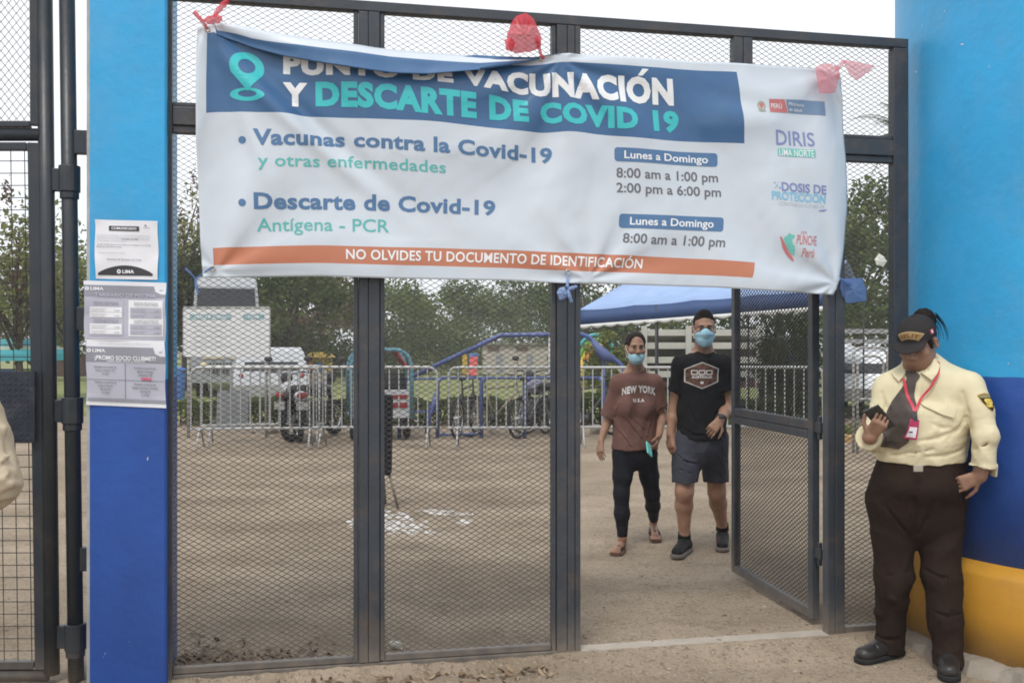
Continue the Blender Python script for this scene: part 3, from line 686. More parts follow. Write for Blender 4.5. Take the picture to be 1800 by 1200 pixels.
def crumple(mb, outline, d0, depth, seed, mi=0, rings=7, both=True):
    "a puffed, creased sheet of film: pixel outline on the banner plane, blown out by depth"
    rng = np.random.RandomState(seed); pts = []; n0 = len(outline)
    for i in range(n0):
        a, b = outline[i], outline[(i+1) % n0]
        for k in range(4): t = k/4; pts.append((a[0]+(b[0]-a[0])*t + rng.normal(0, .5), a[1]+(b[1]-a[1])*t + rng.normal(0, .5)))
    n = len(pts); cx = sum(p[0] for p in pts)/n; cy = sum(p[1] for p in pts)/n
    for sgn in ((-1, 1) if both else (-1,)):
        b = len(mb.v)
        ph = rng.rand()*6
        for r in range(rings+1):
            f = 1 - r/rings
            for i, (x, y) in enumerate(pts):
                a = 2*math.pi*i/n; cr = .35*math.sin(a*5+ph+2*f) + .25*math.sin(a*11+ph*2) + .15*rng.normal()
                h = depth*(1 - f**2)*.9 + depth*cr*f*(1-f)*2.2
                mb.v.append(tuple(gpt(cx+(x-cx)*f, cy+(y-cy)*f, d0 + sgn*h*(.5 if sgn > 0 else 1))))
        for r in range(rings):
            for i in range(n):
                mb.f.append((b+r*n+i, b+r*n+(i+1) % n, b+(r+1)*n+(i+1) % n, b+(r+1)*n+i)); mb.m.append(mi)
def twist(mb, px, r, d, mi=0, n=7):
    P_ = [gpt(x, y, dd) for (x, y), dd in zip(px, d)]
    q = []; rr = []
    for i in range(len(P_)-1):
        for k in range(4):
            t = k/4; q.append(P_[i].lerp(P_[i+1], t)); rr.append((r[i]+(r[i+1]-r[i])*t)*(1+.22*math.sin(9*(i+t)*1.7)))
    q.append(P_[-1]); rr.append(r[-1]); mb.tube(q, rr, n, mi)
def tie(name, label, group, fn, mats):
    m = MB(); fn(m); o = m.build(name, mats, None, smooth=True); tag(o, label, 'plastic tie', group); return o
def f1(m):
    crumple(m, [(357,36),(366,28),(380,25),(390,29),(392,37),(384,42),(366,43)], -.12, .02, 3)
    twist(m, [(364,50),(357,39),(349,30),(342,22)], [.006,.010,.009,.012], [-.10,-.115,-.12,-.115]); twist(m, [(376,30),(384,18),(395,6),(406,-6)], [.008,.012,.014,.006], [-.11,-.10,-.06,-.02])
tie('bag_tie', 'red plastic strip knotted through the banner eyelet beside the blue pillar', 'red plastic bag strips along the banner top', f1, REDF)
def f2(m):
    crumple(m, [(891,66),(896,45),(908,28),(925,23),(938,34),(948,55),(953,70),(950,84),(930,92),(905,94),(893,84)], -.14, .055, 8)
    crumple(m, [(886,70),(900,66),(905,78),(900,92),(890,88)], -.16, .012, 9)
    twist(m, [(943,66),(947,82),(951,97),(955,102)], [.012,.009,.007,.010], [-.16,-.155,-.13,-.11])
tie('bag_tie', 'puffed red plastic bag tied over the middle of the banner top', 'red plastic bag strips along the banner top', f2, REDF)
def f3(m):
    crumple(m, [(1434,120),(1447,111),(1462,113),(1477,118),(1476,135),(1471,152),(1468,163),(1440,165),(1436,140)], -.13, .025, 12)
    crumple(m, [(1480,106),(1500,107),(1540,116),(1522,130),(1506,143),(1493,132)], -.11, .014, 14); twist(m, [(1470,122),(1478,116),(1483,108)], [.012,.008,.012], [-.12,-.125,-.115])
tie('bag_tie', 'pink plastic bag knot with a pointed flag end near the round tower', 'red plastic bag strips along the banner top', f3, PINKF)
def f4(m):
    twist(m, [(373,470),(362,477),(350,487),(342,491)], [.0045]*4, [-.09,-.06,-.045,-.03]); twist(m, [(343,489),(335,480),(326,472)], [.004,.004,.006], [-.03,-.035,-.02]); twist(m, [(343,489),(345,502),(349,517)], [.005,.008,.005], [-.035,-.045,-.045])
tie('string_tie', 'thin blue plastic string holding the lower banner corner beside the pillar', 'blue ties along the banner bottom', f4, BLUEF)
def f5(m):
    twist(m, [(998,478),(998,492),(997,505)], [.005,.006,.008], [-.09,-.095,-.10]); crumple(m, [(978,514),(984,505),(993,504),(998,514),(994,524),(984,527)], -.10, .012, 21)
    twist(m, [(998,508),(1006,506),(1014,503)], [.007,.010,.006], [-.10,-.095,-.09]); twist(m, [(998,510),(1001,520),(1005,531)], [.008,.010,.007], [-.10,-.105,-.10])
tie('ribbon_tie', 'pale blue bow knotted under the banner on the middle gate post', 'blue ties along the banner bottom', f5, SKYF)
def f6(m):
    crumple(m, [(1482,490),(1515,488),(1524,512),(1522,529),(1488,533),(1479,512)], -.045, .012, 31); twist(m, [(1478,490),(1484,496),(1492,500)], [.006,.009,.012], [-.09,-.07,-.05]); twist(m, [(1480,492),(1479,506),(1482,522)], [.005,.007,.004], [-.08,-.07,-.06])
tie('bag_tie', 'blue plastic bag tied at the lower banner corner next to the guard', 'blue ties along the banner bottom', f6, BLUEF)
m = MB(); crumple(m, [(1537,456),(1545,446),(1553,449),(1559,460),(1552,469),(1541,466)], -.012, .006, 41)
tag(m.build('paper_scrap', WHITEF), 'small crumpled pale paper scrap caught in the mesh above the guard', 'litter')

# ------------------------------------------------------------------ notices on the pillar
PAPER = flat('notice paper', (.76, .76, .80), .55, bump=.06, bscale=160, var=.02); INK = flat('notice black ink', (.035, .035, .04)); GREYI = flat('notice grey ink', (.28, .28, .33)); GREYL = flat('notice pale grey ink', (.46, .46, .54)); GREYM = flat('notice mid grey ink', (.20, .20, .23)); PAPW = flat('notice white print', (.80, .80, .83)); HOT = flat('notice pink marker', (.75, .05, .16)); TAPE = film('clear tape', (.75, .78, .8), .25)
def ppx(px, py):
    return G(px, py, PD)
def sheet_of_paper(label, corners, seed):
    "corners px: top left, top right, bottom right, bottom left"
    c = [ppx(*q) for q in corners]; rng = np.random.RandomState(seed); ph = rng.rand(6)*6
    def S(a, b, off=0.0):       # a across, b up, 0..1
        s = (1-a)*((1-b)*c[3][0]+b*c[0][0]) + a*((1-b)*c[2][0]+b*c[1][0]); z = (1-a)*((1-b)*c[3][1]+b*c[0][1]) + a*((1-b)*c[2][1]+b*c[1][1])
        e = abs(2*a-1)**3; d = .0035 + .0025*math.sin(b*5+ph[0])*math.sin(a*4+ph[1]) + e*.006*max(0, math.sin(b*7+ph[2])) + .0015*math.sin(a*9+b*6+ph[3])
        s += (.004*math.sin(b*8+ph[4])*(1 if a < .5 else -1))*e*.5
        return GW(s, PD - max(.0012, d) - off, z)
    m = MB(); nx, ny = 24, 20
    for j in range(ny+1):
        for i in range(nx+1): m.v.append(tuple(S(i/nx, j/ny)))
    for j in range(ny):
        for i in range(nx): k = j*(nx+1)+i; m.f.append((k, k+1, k+nx+2, k+nx+1)); m.m.append(0)
    o = m.build('notice_sheet', PAPER, None, smooth=True); tag(o, label, 'notice', 'notices taped to the pillar')
    return o, S
def on(o, S, name, shape, mat, off=.0022): return conform(name, shape[0], shape[1], lambda a, b: S(a, b, off), mat, o, step=.06)
def line(o, S, txt, a0, a1, b, cap, mat, bold=0., off=.004): return on(o, S, 'lettering', text2d(txt, a0, a1, b, cap, bold), mat, off)
o, S = sheet_of_paper('white notice with a black arch at its foot, topmost on the blue pillar', [(167, 386), (278, 389), (278, 492), (168, 490)], 1)
on(o, S, 'title_box', rect2d(.22, .82, .70, .90), INK); line(o, S, 'COMUNICADO', .26, .66, .84, .042, PAPW, .03)
line(o, S, 'LIMA', .77, .88, .865, .02, GREYI); on(o, S, 'logo', poly2d([(.79, .94), (.83, .915), (.79, .895)]), GREYI)
for i, (t, x1, mt) in enumerate((('Se comunica al público en general que el parque zonal', .87, GREYI), ('atenderá todos los días en su horario habitual de visita', .87, GREYI), ('con el aforo permitido para los visitantes del club', .86, GREYI), ('y la zona de piscinas', .50, GREYI))):
    line(o, S, t, .03, x1, .735-.033*i, .016, mt)
line(o, S, 'EL INGRESO ES LIBRE', .42, .68, .672, .017, INK, .02, off=.0048)
line(o, S, 'desde el día lunes en la mañana y el sábado en la tarde', .04, .88, .575, .017, INK, .012); line(o, S, 'hasta las seis de la tarde', .03, .42, .537, .017, INK, .01); line(o, S, 'Agradecemos su gentil comprensión', .05, .48, .435, .016, GREYI)
line(o, S, 'Servicio de Parques de Lima', .19, .73, .32, .030, GREYM, .005)
arch = [(.04, .065), (.92, .065), (.92, .10)] + [(.92 - .88*i/16, .10 + .135*math.sin(math.pi*i/16)**.8) for i in range(1, 16)] + [(.04, .10)]
on(o, S, 'arch', poly2d(arch), INK); line(o, S, 'LIMA', .43, .62, .10, .06, PAPW, .03); on(o, S, 'logo', ring2d(.375, .13, .032, .038, .012, .014, 16), PAPW, .004)
def lima_top(o, S, y0, y1):
    on(o, S, 'heading_band', poly2d([(.0, y0), (1, y0), (1, y1-.13), (.94, y1-.13), (.87, y1-.09), (.85, y1), (.0, y1)]), GREYI)
    line(o, S, 'LIMA', .08, .24, y1-.085, .052, PAPW, .03); on(o, S, 'logo', ring2d(.038, y1-.06, .026, .03, .01, .012, 14), PAPW, .004)
    on(o, S, 'logo', poly2d([(.91, y1-.06), (.94, y1-.075), (.975, y1-.045), (.94, y1-.062)]), GREYM)
o, S = sheet_of_paper('grey printed price list, middle one of the three sheets on the pillar', [(148, 493), (292, 497), (291, 600), (149, 598)], 2)
on(o, S, 'heading_band', rect2d(.0, .03, 1, .73), GREYL); lima_top(o, S, .731, .93); line(o, S, 'TARIFARIO DE PISCINA', .13, .88, .735, .065, GREYL, .03, .0055)
for a0, a1, c in ((.05, .48, GREYL), (.54, .97, PAPW)):
    on(o, S, 'price_box', rect2d(a0, .08, a1, .69), c, .004)
    for b, t in ((.63, 'PRECIO DE PISCINA'), (.60, 'PISCINA DE LUNES A VIERNES'), (.335, 'INGRESO DE PISCINA DE'), (.30, 'SÁBADO, DOMINGO Y FERIADO')): line(o, S, t, a0+.07, a1-.06, b, .020, GREYM, .015, .0085)
    for b in (.49, .40, .21, .12):
        on(o, S, 'price_row', rect2d(a0+.02, b-.01, a1-.02, b+.075), PAPW if c is GREYL else GREYL, .006); line(o, S, 'Entrada general', a0+.04, a0+.22, b+.035, .018, GREYI, 0, .0085); line(o, S, 'Adultos y niños', a0+.04, a0+.20, b+.005, .018, GREYI, 0, .0085); line(o, S, 'S/ 5.00', a1-.11, a1-.05, b+.01, .020, GREYM, .01, .0085)
o, S = sheet_of_paper('grey promotion sheet with a pink mark, lowest on the pillar', [(152, 597), (290, 600), (292, 717), (153, 711)], 3)
on(o, S, 'heading_band', rect2d(.0, .07, 1, .66), GREYL); lima_top(o, S, .661, .90); line(o, S, '¡PROMO SOCIO CLUBMET!', .11, .88, .70, .065, PAPW, .03, .0055); line(o, S, 'TARIFA PARA TODO EL PÚBLICO', .25, .74, .655+.012, .026, PAPW, .012, .0055)
line(o, S, 'Tarifa válida presentando su documento', .15, .82, .945, .012, GREYI)
on(o, S, 'rule', rect2d(.485, .11, .493, .655), GREYM, .004); on(o, S, 'rule', rect2d(.0, .395, 1, .402), GREYM, .0046); on(o, S, 'foot_band', rect2d(.02, .07, 1, .115), GREYI, .004)
for a, b, ls in ((.24, .58, ('Entrada a la piscina de', 'lunes a viernes 1.5 h', 'S/ 4.00')), (.74, .575, ('Entrada a la piscina de', 'sábado, domingo', 'y feriados 1.5h')), (.24, .345, ('Entrada a la piscina de', 'lunes a viernes', 'Full day 8 h', 'S/ 12.00')), (.74, .33, ('Entrada a la piscina de', 'sábado, domingo y feriados', 'Full day 8h', 'S/ 15.00'))):
    for i, t in enumerate(ls): on(o, S, 'lettering', text2d(t, a, .70, b-.053*i, .031, .012, 1.0, 'c'), GREYM, .0062)
on(o, S, 'lettering', rect2d(.69, .41, .82, .445), HOT, .0062); line(o, S, 'S/ 5.00', .70, .81, .415, .024, GREYL, .01, .009)
# ------------------------------------------------------------------ smooth bodies: distance fields turned into meshes
class Body:
    def __init__(s, h, lo, hi):
        s.h = h; s.lo = np.array(lo, float); n = np.ceil((np.array(hi) - s.lo)/h).astype(int) + 1; s.n = n; s.F = np.full(n, 1.0, np.float32)
        s.ax = [s.lo[i] + h*np.arange(n[i]) for i in range(3)]
    def _block(s, lo, hi):
        a = [max(0, int(math.floor((lo[i]-s.lo[i])/s.h))) for i in range(3)]; b = [min(s.n[i], int(math.ceil((hi[i]-s.lo[i])/s.h))+1) for i in range(3)]
        if any(a[i] >= b[i] for i in range(3)): return None
        sl = tuple(slice(a[i], b[i]) for i in range(3)); return sl, [s.ax[0][sl[0]][:, None, None], s.ax[1][sl[1]][None, :, None], s.ax[2][sl[2]][None, None, :]]
    def put(s, d, sl, k, op):
        F = s.F[sl]
        if op == 'sub': d = -d; h = np.maximum(k - np.abs(F - d), 0)/k; s.F[sl] = np.maximum(F, d) + h*h*k/4
        elif op == 'and': s.F[sl] = np.maximum(F, d)
        else: h = np.maximum(k - np.abs(F - d), 0)/k; s.F[sl] = np.minimum(F, d) - h*h*k/4
    def cap(s, a, b, ra, rb, k=.02, op='add', clips=(), sc=None):
        a = np.array(a, float); b = np.array(b, float); m = max(ra, rb) + k + 3*s.h; S = np.array(sc if sc is not None else (1, 1, 1), float); mm = m*np.maximum(S, 1)
        bl = s._block(np.minimum(a, b) - mm, np.maximum(a, b) + mm)
        if bl is None: return s
        sl, X = bl; P_ = [(X[i] - a[i])/S[i] for i in range(3)]; D = (b - a)/S; dd = max(1e-9, float(D @ D))
        t = np.clip((P_[0]*D[0] + P_[1]*D[1] + P_[2]*D[2])/dd, 0, 1)
        d = (np.sqrt((P_[0]-t*D[0])**2 + (P_[1]-t*D[1])**2 + (P_[2]-t*D[2])**2) - (ra + (rb - ra)*t))*S.min()
        for (c, n) in clips: d = np.maximum(d, (X[0]-c[0])*n[0] + (X[1]-c[1])*n[1] + (X[2]-c[2])*n[2])
        s.put(d.astype(np.float32), sl, k, op); return s
    def chain(s, pts, rad, k=.02, **kw):
        for i in range(len(pts)-1): s.cap(pts[i], pts[i+1], rad[i], rad[i+1], k, **kw)
        return s
    def ell(s, c, r, k=.02, op='add', rot=None, clips=()):
        c = np.array(c, float); r = np.array(r, float); m = r.max() + k + 3*s.h; bl = s._block(c - m, c + m)
        if bl is None: return s
        sl, X = bl; Q = [X[i] - c[i] for i in range(3)]
        if rot is not None: M = np.array(rot.to_3x3() if hasattr(rot, 'to_3x3') else rot).T; Q = [M[i][0]*Q[0] + M[i][1]*Q[1] + M[i][2]*Q[2] for i in range(3)]
        k0 = np.sqrt((Q[0]/r[0])**2 + (Q[1]/r[1])**2 + (Q[2]/r[2])**2); k1 = np.sqrt((Q[0]/r[0]**2)**2 + (Q[1]/r[1]**2)**2 + (Q[2]/r[2]**2)**2)
        d = k0*(k0 - 1)/np.maximum(k1, 1e-6)
        for (cc, n) in clips: d = np.maximum(d, (X[0]-cc[0])*n[0] + (X[1]-cc[1])*n[1] + (X[2]-cc[2])*n[2])
        s.put(d.astype(np.float32), sl, k, op); return s
    def plane(s, c, n, k=.004, box=None):
        "cut away everything on the n side of a plane (inside box only, when given)"
        X = [s.ax[0][:, None, None], s.ax[1][None, :, None], s.ax[2][None, None, :]]; n = np.array(n, float)/np.linalg.norm(n)
        d = (X[0]-c[0])*n[0] + (X[1]-c[1])*n[1] + (X[2]-c[2])*n[2]
        if box is not None:
            lo, hi = box; ins = (X[0] >= lo[0]) & (X[0] <= hi[0]) & (X[1] >= lo[1]) & (X[1] <= hi[1]) & (X[2] >= lo[2]) & (X[2] <= hi[2]); d = np.where(ins, d, -1.0)
        s.F = np.maximum(s.F, d.astype(np.float32)); return s
    def folds(s, amp, freq, seed, aniso=(1, 1, .55), z0=None, z1=None):
        "cloth creases: ridged waves added to the surface near zero"
        rng = np.random.RandomState(seed); idx = np.argwhere(np.abs(s.F) < .03); p = s.lo + idx*s.h; q = p*np.array(aniso); v = np.zeros(len(p))
        for j in range(5):
            kx = rng.normal(0, 1, 3); kx /= np.linalg.norm(kx); w = np.sin(q @ (kx*freq*rng.uniform(.6, 1.7)) + rng.rand()*6 + 1.3*np.sin(q @ (rng.normal(0, 1, 3)*freq*.45) + rng.rand()*6))
            v += (1 - np.abs(w))**2 - .35
        v *= amp/2.2
        if z0 is not None: v *= np.clip((p[:, 2]-z0)/.08, 0, 1)
        if z1 is not None: v *= np.clip((z1-p[:, 2])/.08, 0, 1)
        s.F[tuple(idx.T)] -= v.astype(np.float32); return s
    def creases(s, lines, r=.004, k=.016, ridge=True, Y0=4.0):
        "press sharp cloth creases into the surface along lines of pixels, with a soft ridge beside each"
        s.V, s.Q = s.mesh(0); t = s.tree()
        for ln in lines:
            pts = []
            for (a, b) in ln:
                o = CAM; d = (P(a, b, 1.0) - CAM).normalized(); h = t.ray_cast(o, d)
                if h[0] is not None: pts.append(np.array(h[0]))
            for i in range(len(pts)-1):
                e = .55 if i in (0, len(pts)-2) and len(pts) > 2 else 1
                s.cap(pts[i], pts[i+1], r*(.4 if i == 0 else 1), r*(.4 if i == len(pts)-2 else 1), k, 'sub')
                if ridge: up = vec(0, -.002, .016); s.cap(pts[i]+up, pts[i+1]+up, r*.35, r*.35, k)
        return s
    def mesh(s, smooth=1):
        F = s.F; S = F < 0; nx, ny, nz = F.shape
        cnt = np.zeros((nx-1, ny-1, nz-1), np.int8)
        for a in (0, 1):
            for b in (0, 1):
                for c in (0, 1): cnt += S[a:nx-1+a, b:ny-1+b, c:nz-1+c]
        act = np.argwhere((cnt > 0) & (cnt < 8)); vid = np.full(cnt.shape, -1, np.int32); vid[tuple(act.T)] = np.arange(len(act))
        cor = np.array([(a, b, c) for a in (0, 1) for b in (0, 1) for c in (0, 1)]); val = np.stack([F[tuple((act + o).T)] for o in cor], 1)
        acc = np.zeros((len(act), 3)); num = np.zeros(len(act))
        for i in range(8):
            for j in range(i+1, 8):
                if abs(cor[i]-cor[j]).sum() != 1: continue
                vi, vj = val[:, i], val[:, j]; m = (vi < 0) != (vj < 0); t = np.where(m, vi/np.where(m, vi - vj, 1), 0)
                acc += np.where(m[:, None], cor[i] + t[:, None]*(cor[j]-cor[i]), 0); num += m
        V = s.lo + (act + acc/num[:, None])*s.h; Q = []
        for ax in range(3):
            o = np.zeros(3, int); o[ax] = 1; A = S[tuple(slice(0, F.shape[i]-o[i]) for i in range(3))]; B = S[tuple(slice(o[i], None) for i in range(3))]
            e = np.argwhere(A != B); u, w_ = (ax+1) % 3, (ax+2) % 3; ok = (e[:, u] > 0) & (e[:, w_] > 0) & (e[:, u] < F.shape[u]-1) & (e[:, w_] < F.shape[w_]-1); e = e[ok]
            def at(du, dw): q = e.copy(); q[:, u] -= du; q[:, w_] -= dw; return vid[tuple(q.T)]
            f = np.stack([at(1, 1), at(0, 1), at(0, 0), at(1, 0)], 1); ins = A[tuple(e.T)]; f[~ins] = f[~ins][:, ::-1]; Q.append(f)
        Q = np.vstack(Q); Q = Q[(Q >= 0).all(1)]
        for _ in range(smooth):
            sm = np.zeros_like(V); c = np.zeros(len(V))
            for i in range(4): np.add.at(sm, Q[:, i], V[Q[:, (i+1) % 4]]); np.add.at(sm, Q[:, i], V[Q[:, (i-1) % 4]]); np.add.at(c, Q[:, i], 2)
            V = V*.5 + .5*sm/np.maximum(c, 1)[:, None]
        return V, Q
    def build(s, name, mat, parent=None, org=(0, 0, 0), smooth=1):
        V, Q = s.mesh(smooth); s.V, s.Q = V, Q; V = V - np.array(org); me = bpy.data.meshes.new(name); me.from_pydata(V.tolist(), [], Q.tolist())
        return link(name, me, mat, parent, (0, 0, 0) if parent else org, True)
    def tree(s): return BVHTree.FromPolygons([Vector(p) for p in s.V], s.Q.tolist())
def vec(*a): return np.array(a, float)
def rotm(yaw=0, pitch=0, roll=0): return np.array(Matrix.Rotation(yaw, 3, 'Z') @ Matrix.Rotation(pitch, 3, 'X') @ Matrix.Rotation(roll, 3, 'Y'))
class Head:
    "a head in its own frame (face towards -y); c = middle of the skull"
    def __init__(s, c, sc=1.0, yaw=0, pitch=0, roll=0): s.c = np.array(c, float); s.k = sc; s.M = rotm(yaw, pitch, roll)
    def __call__(s, x, y, z): return s.c + s.M @ (vec(x, y, z)*s.k)
    def skin(s, B, wide=1.0):
        k = s.k; M = s.M; E = lambda p, r, kk=.02, op='add': B.ell(s(*p), np.array(r)*k, kk, op, M)
        C = lambda p, q, ra, rb, kk=.01, op='add': B.cap(s(*p), s(*q), ra*k, rb*k, kk, op)
        E((0, .012, .035), (.074*wide, .094, .084)); E((0, -.020, -.040), (.060*wide, .068, .078), .03); E((0, -.055, -.096), (.027, .024, .020), .03)
        C((-.05*wide, .0, -.06), (0, -.05, -.095), .018, .016, .03); C((.05*wide, .0, -.06), (0, -.05, -.095), .018, .016, .03)
        C((-.034, -.079, .022), (.034, -.079, .022), .011, .011, .02)
        for q in (-1, 1):
            E((q*.031, -.097, .001), (.019, .014, .012), .012, 'sub'); E((q*.042, -.066, -.026), (.026, .022, .02), .02)
            E((q*.079*wide, .012, -.008), (.009, .019, .031), .008); E((q*.086*wide, .006, -.004), (.005, .010, .017), .004, 'sub')
            E((q*.012, -.103, -.034), (.009, .009, .008), .006)
        C((0, -.086, .010), (0, -.111, -.030), .008, .012, .012)
        C((-.022, -.083, -.066), (.022, -.083, -.066), .006, .006, .010); C((-.018, -.082, -.076), (.018, -.082, -.076), .007, .007, .010)
        C((-.022, -.094, -.071), (.022, -.094, -.071), .0022, .0022, .003, 'sub')
    def features(s, parent, org, brow=(.02, .014, .011), lid=0.0):
        o = np.array(org); k = s.k
        w = MB(); ir = MB(); br = MB()
        for q in (-1, 1):
            w.ball(s(q*.031, -.0795, .001) - o, (.0125*k, .0105*k, (.0058-lid*.6)*k), 12, 8, 0, Matrix(s.M.tolist()))
            ir.ball(s(q*.031, -.0868, .0005) - o, (.0060*k, .0036*k, (.0052-lid*.6)*k), 10, 6, 0, Matrix(s.M.tolist()))
            br.tube([s(q*.013, -.0905, .019) - o, s(q*.030, -.0905, .0245) - o, s(q*.050, -.0755, .0195) - o], [.0032*k, .0036*k, .0018*k], 6)
            br.tube([s(q*.019, -.0885, .0062-lid*.6) - o, s(q*.031, -.0915, .0088-lid*.6) - o, s(q*.045, -.083, .0052-lid*.6) - o], [.0009*k, .0012*k, .0007*k], 5)
        w.build('eyes', EYEW, parent, smooth=True); ir.build('irises', IRIS, parent, smooth=True); br.build('eyebrows', flat('brow hair', brow, .8), parent, smooth=True)
    def ears_loops(s, parent, org, zt, zb, mat):
        o = np.array(org); m = MB()
        for q in (-1, 1):
            m.tube([s(q*.052, -.066, zt) - o, s(q*.070, -.03, zt+.012) - o, s(q*.083, .016, .018) - o, s(q*.083, .026, -.01) - o, s(q*.074, -.008, zb+.01) - o, s(q*.056, -.060, zb) - o], .0016, 5)
        m.build('ear_loops', mat, parent, smooth=True)
EYEW = flat('eye white', (.30, .26, .23), .4); IRIS = flat('iris', (.018, .010, .007), .2)
def hand(B, w, d, nrm, side, curl=.5, sc=1.0, spread=.06, thumb=.6, k=.004, curls=None):
    """palm and five bent fingers. w wrist, d towards the fingers, nrm out of the palm, side = +1 if the thumb lies on cross(d, nrm)"""
    w = np.array(w, float); d = np.array(d, float); d /= np.linalg.norm(d); n = np.array(nrm, float); n -= d*(n @ d); n /= np.linalg.norm(n); t = np.cross(d, n)*side
    L = .088*sc; tips = []
    for i, o in enumerate((-.028, -.010, .009, .027)): B.cap(w + t*o*.55*sc + d*.008*sc, w + d*L + t*o*sc, .0145*sc, .0115*sc, .012)
    cv = curls or (curl*1.15, curl*1.05, curl, curl*.85)
    for i, (o, l, r) in enumerate(((-.029, .060, .0072), (-.0105, .073, .0080), (.009, .078, .0083), (.028, .070, .0082))):
        p = w + d*L*(.97 if i else .9) + t*o*sc; a = 0; dirn = d + t*(o*spread/.028); dirn /= np.linalg.norm(dirn); rr = r*sc
        for j, fr in enumerate((.46, .31, .23)):
            a += cv[i]*(.75, 1.0, .7)[j]; v = dirn*math.cos(a) + n*math.sin(a); q = p + v*l*fr*sc; B.cap(p, q, rr, rr*.9, k); p = q; rr *= .9
        tips.append(p)
    p = w + d*.022*sc + t*.024*sc; v1 = t*.75 + d*.62 + n*.25; v1 /= np.linalg.norm(v1); q = p + v1*.042*sc; B.cap(p, q, .0125*sc, .0100*sc, .010)
    v2 = t*(.45-.3*thumb) + d*.85 + n*(.15+.5*thumb); v2 /= np.linalg.norm(v2); p = q; q = p + v2*.032*sc; B.cap(p, q, .0095*sc, .0088*sc, k)
    v3 = v2 + n*.35*thumb - t*.25*thumb; v3 /= np.linalg.norm(v3); B.cap(q, q + v3*.026*sc, .0086*sc, .0072*sc, k); tips.append(q + v3*.026*sc)
    return tips
def drape(name, v, f, org2, ex, ez, dirn, tree, mat, parent, org, off=.002, start=.4, step=.01):
    "project a flat drawing onto a body: org2 its 3D centre, ex/ez its axes, dirn the way it is pressed on"
    bm = bmesh.new(); vs = [bm.verts.new((p[0], p[1], 0)) for p in v]
    for q in f:
        try: bm.faces.new([vs[i] for i in q])
        except ValueError: pass
    v = np.asarray(v)
    for ax in (0, 1):
        lo, hi = v[:, ax].min(), v[:, ax].max(); c = math.floor(lo/step)*step + step
        while c < hi:
            n = Vector((1, 0, 0)) if ax == 0 else Vector((0, 1, 0)); bmesh.ops.bisect_plane(bm, geom=bm.verts[:] + bm.edges[:] + bm.faces[:], dist=1e-6, plane_co=n*c, plane_no=n); c += step
    ex, ez, dirn, o2 = Vector(ex), Vector(ez), Vector(dirn).normalized(), Vector(org2); last = None
    for q in bm.verts:
        p = o2 + ex*q.co.x + ez*q.co.y; hit = tree.ray_cast(p - dirn*start, dirn)
        if hit[0] is None: hit = (tree.find_nearest(p)[0],)
        q.co = hit[0] - dirn*off - Vector(org)
    me = bpy.data.meshes.new(name); bm.to_mesh(me); bm.free(); return link(name, me, mat, parent)
def J(x, y, Y): return np.array(P(x, y, Y))
def skinmat(name, col, col2): return pm(name, col, .55, .1, 22, bump=.06, bscale=400, subs=.12, col2=col2, spec=.4)
# ------------------------------------------------------------------ the woman in the brown shirt
MASKB = pm('surgical mask blue', (.32, .54, .64), .8, .05, 30, bump=.55, bscale=7, aniso=(1, 1, 9)); LOOPW = flat('mask loop white', (.75, .75, .75))
def combed(H, tr, parent, org, k):
    "strands combed back from the hairline to the knot"
    m = MB(); rng = random.Random(11)
    for i in range(130):
        a = -1.35 + 2.7*(i + rng.random())/130; pts = []
        for j in range(9):
            t = j/8; el = .15 + t*2.3; x = math.sin(a)*math.cos(t*.9)*.09; q = H(x*(1-.55*t), -.075 + .185*t, .02 + .10*math.cos(a)*math.sin(.55 + t*2.0)); c = H(0, .02, .02); d = Vector(q - c).normalized(); h = tr.ray_cast(Vector(c) + d*.3, -d)
            if h[0] is not None: pts.append(h[0] + d*.0006 - Vector(org))
        if len(pts) > 3: m.tube(pts, [.0018]*len(pts), 4, caps=False)
    m.build('strands', STRAND, parent, smooth=True)
STRAND = pm('hair strands', (.009, .006, .005), .55, .5, 60, col2=(.030, .019, .014), spec=.18)
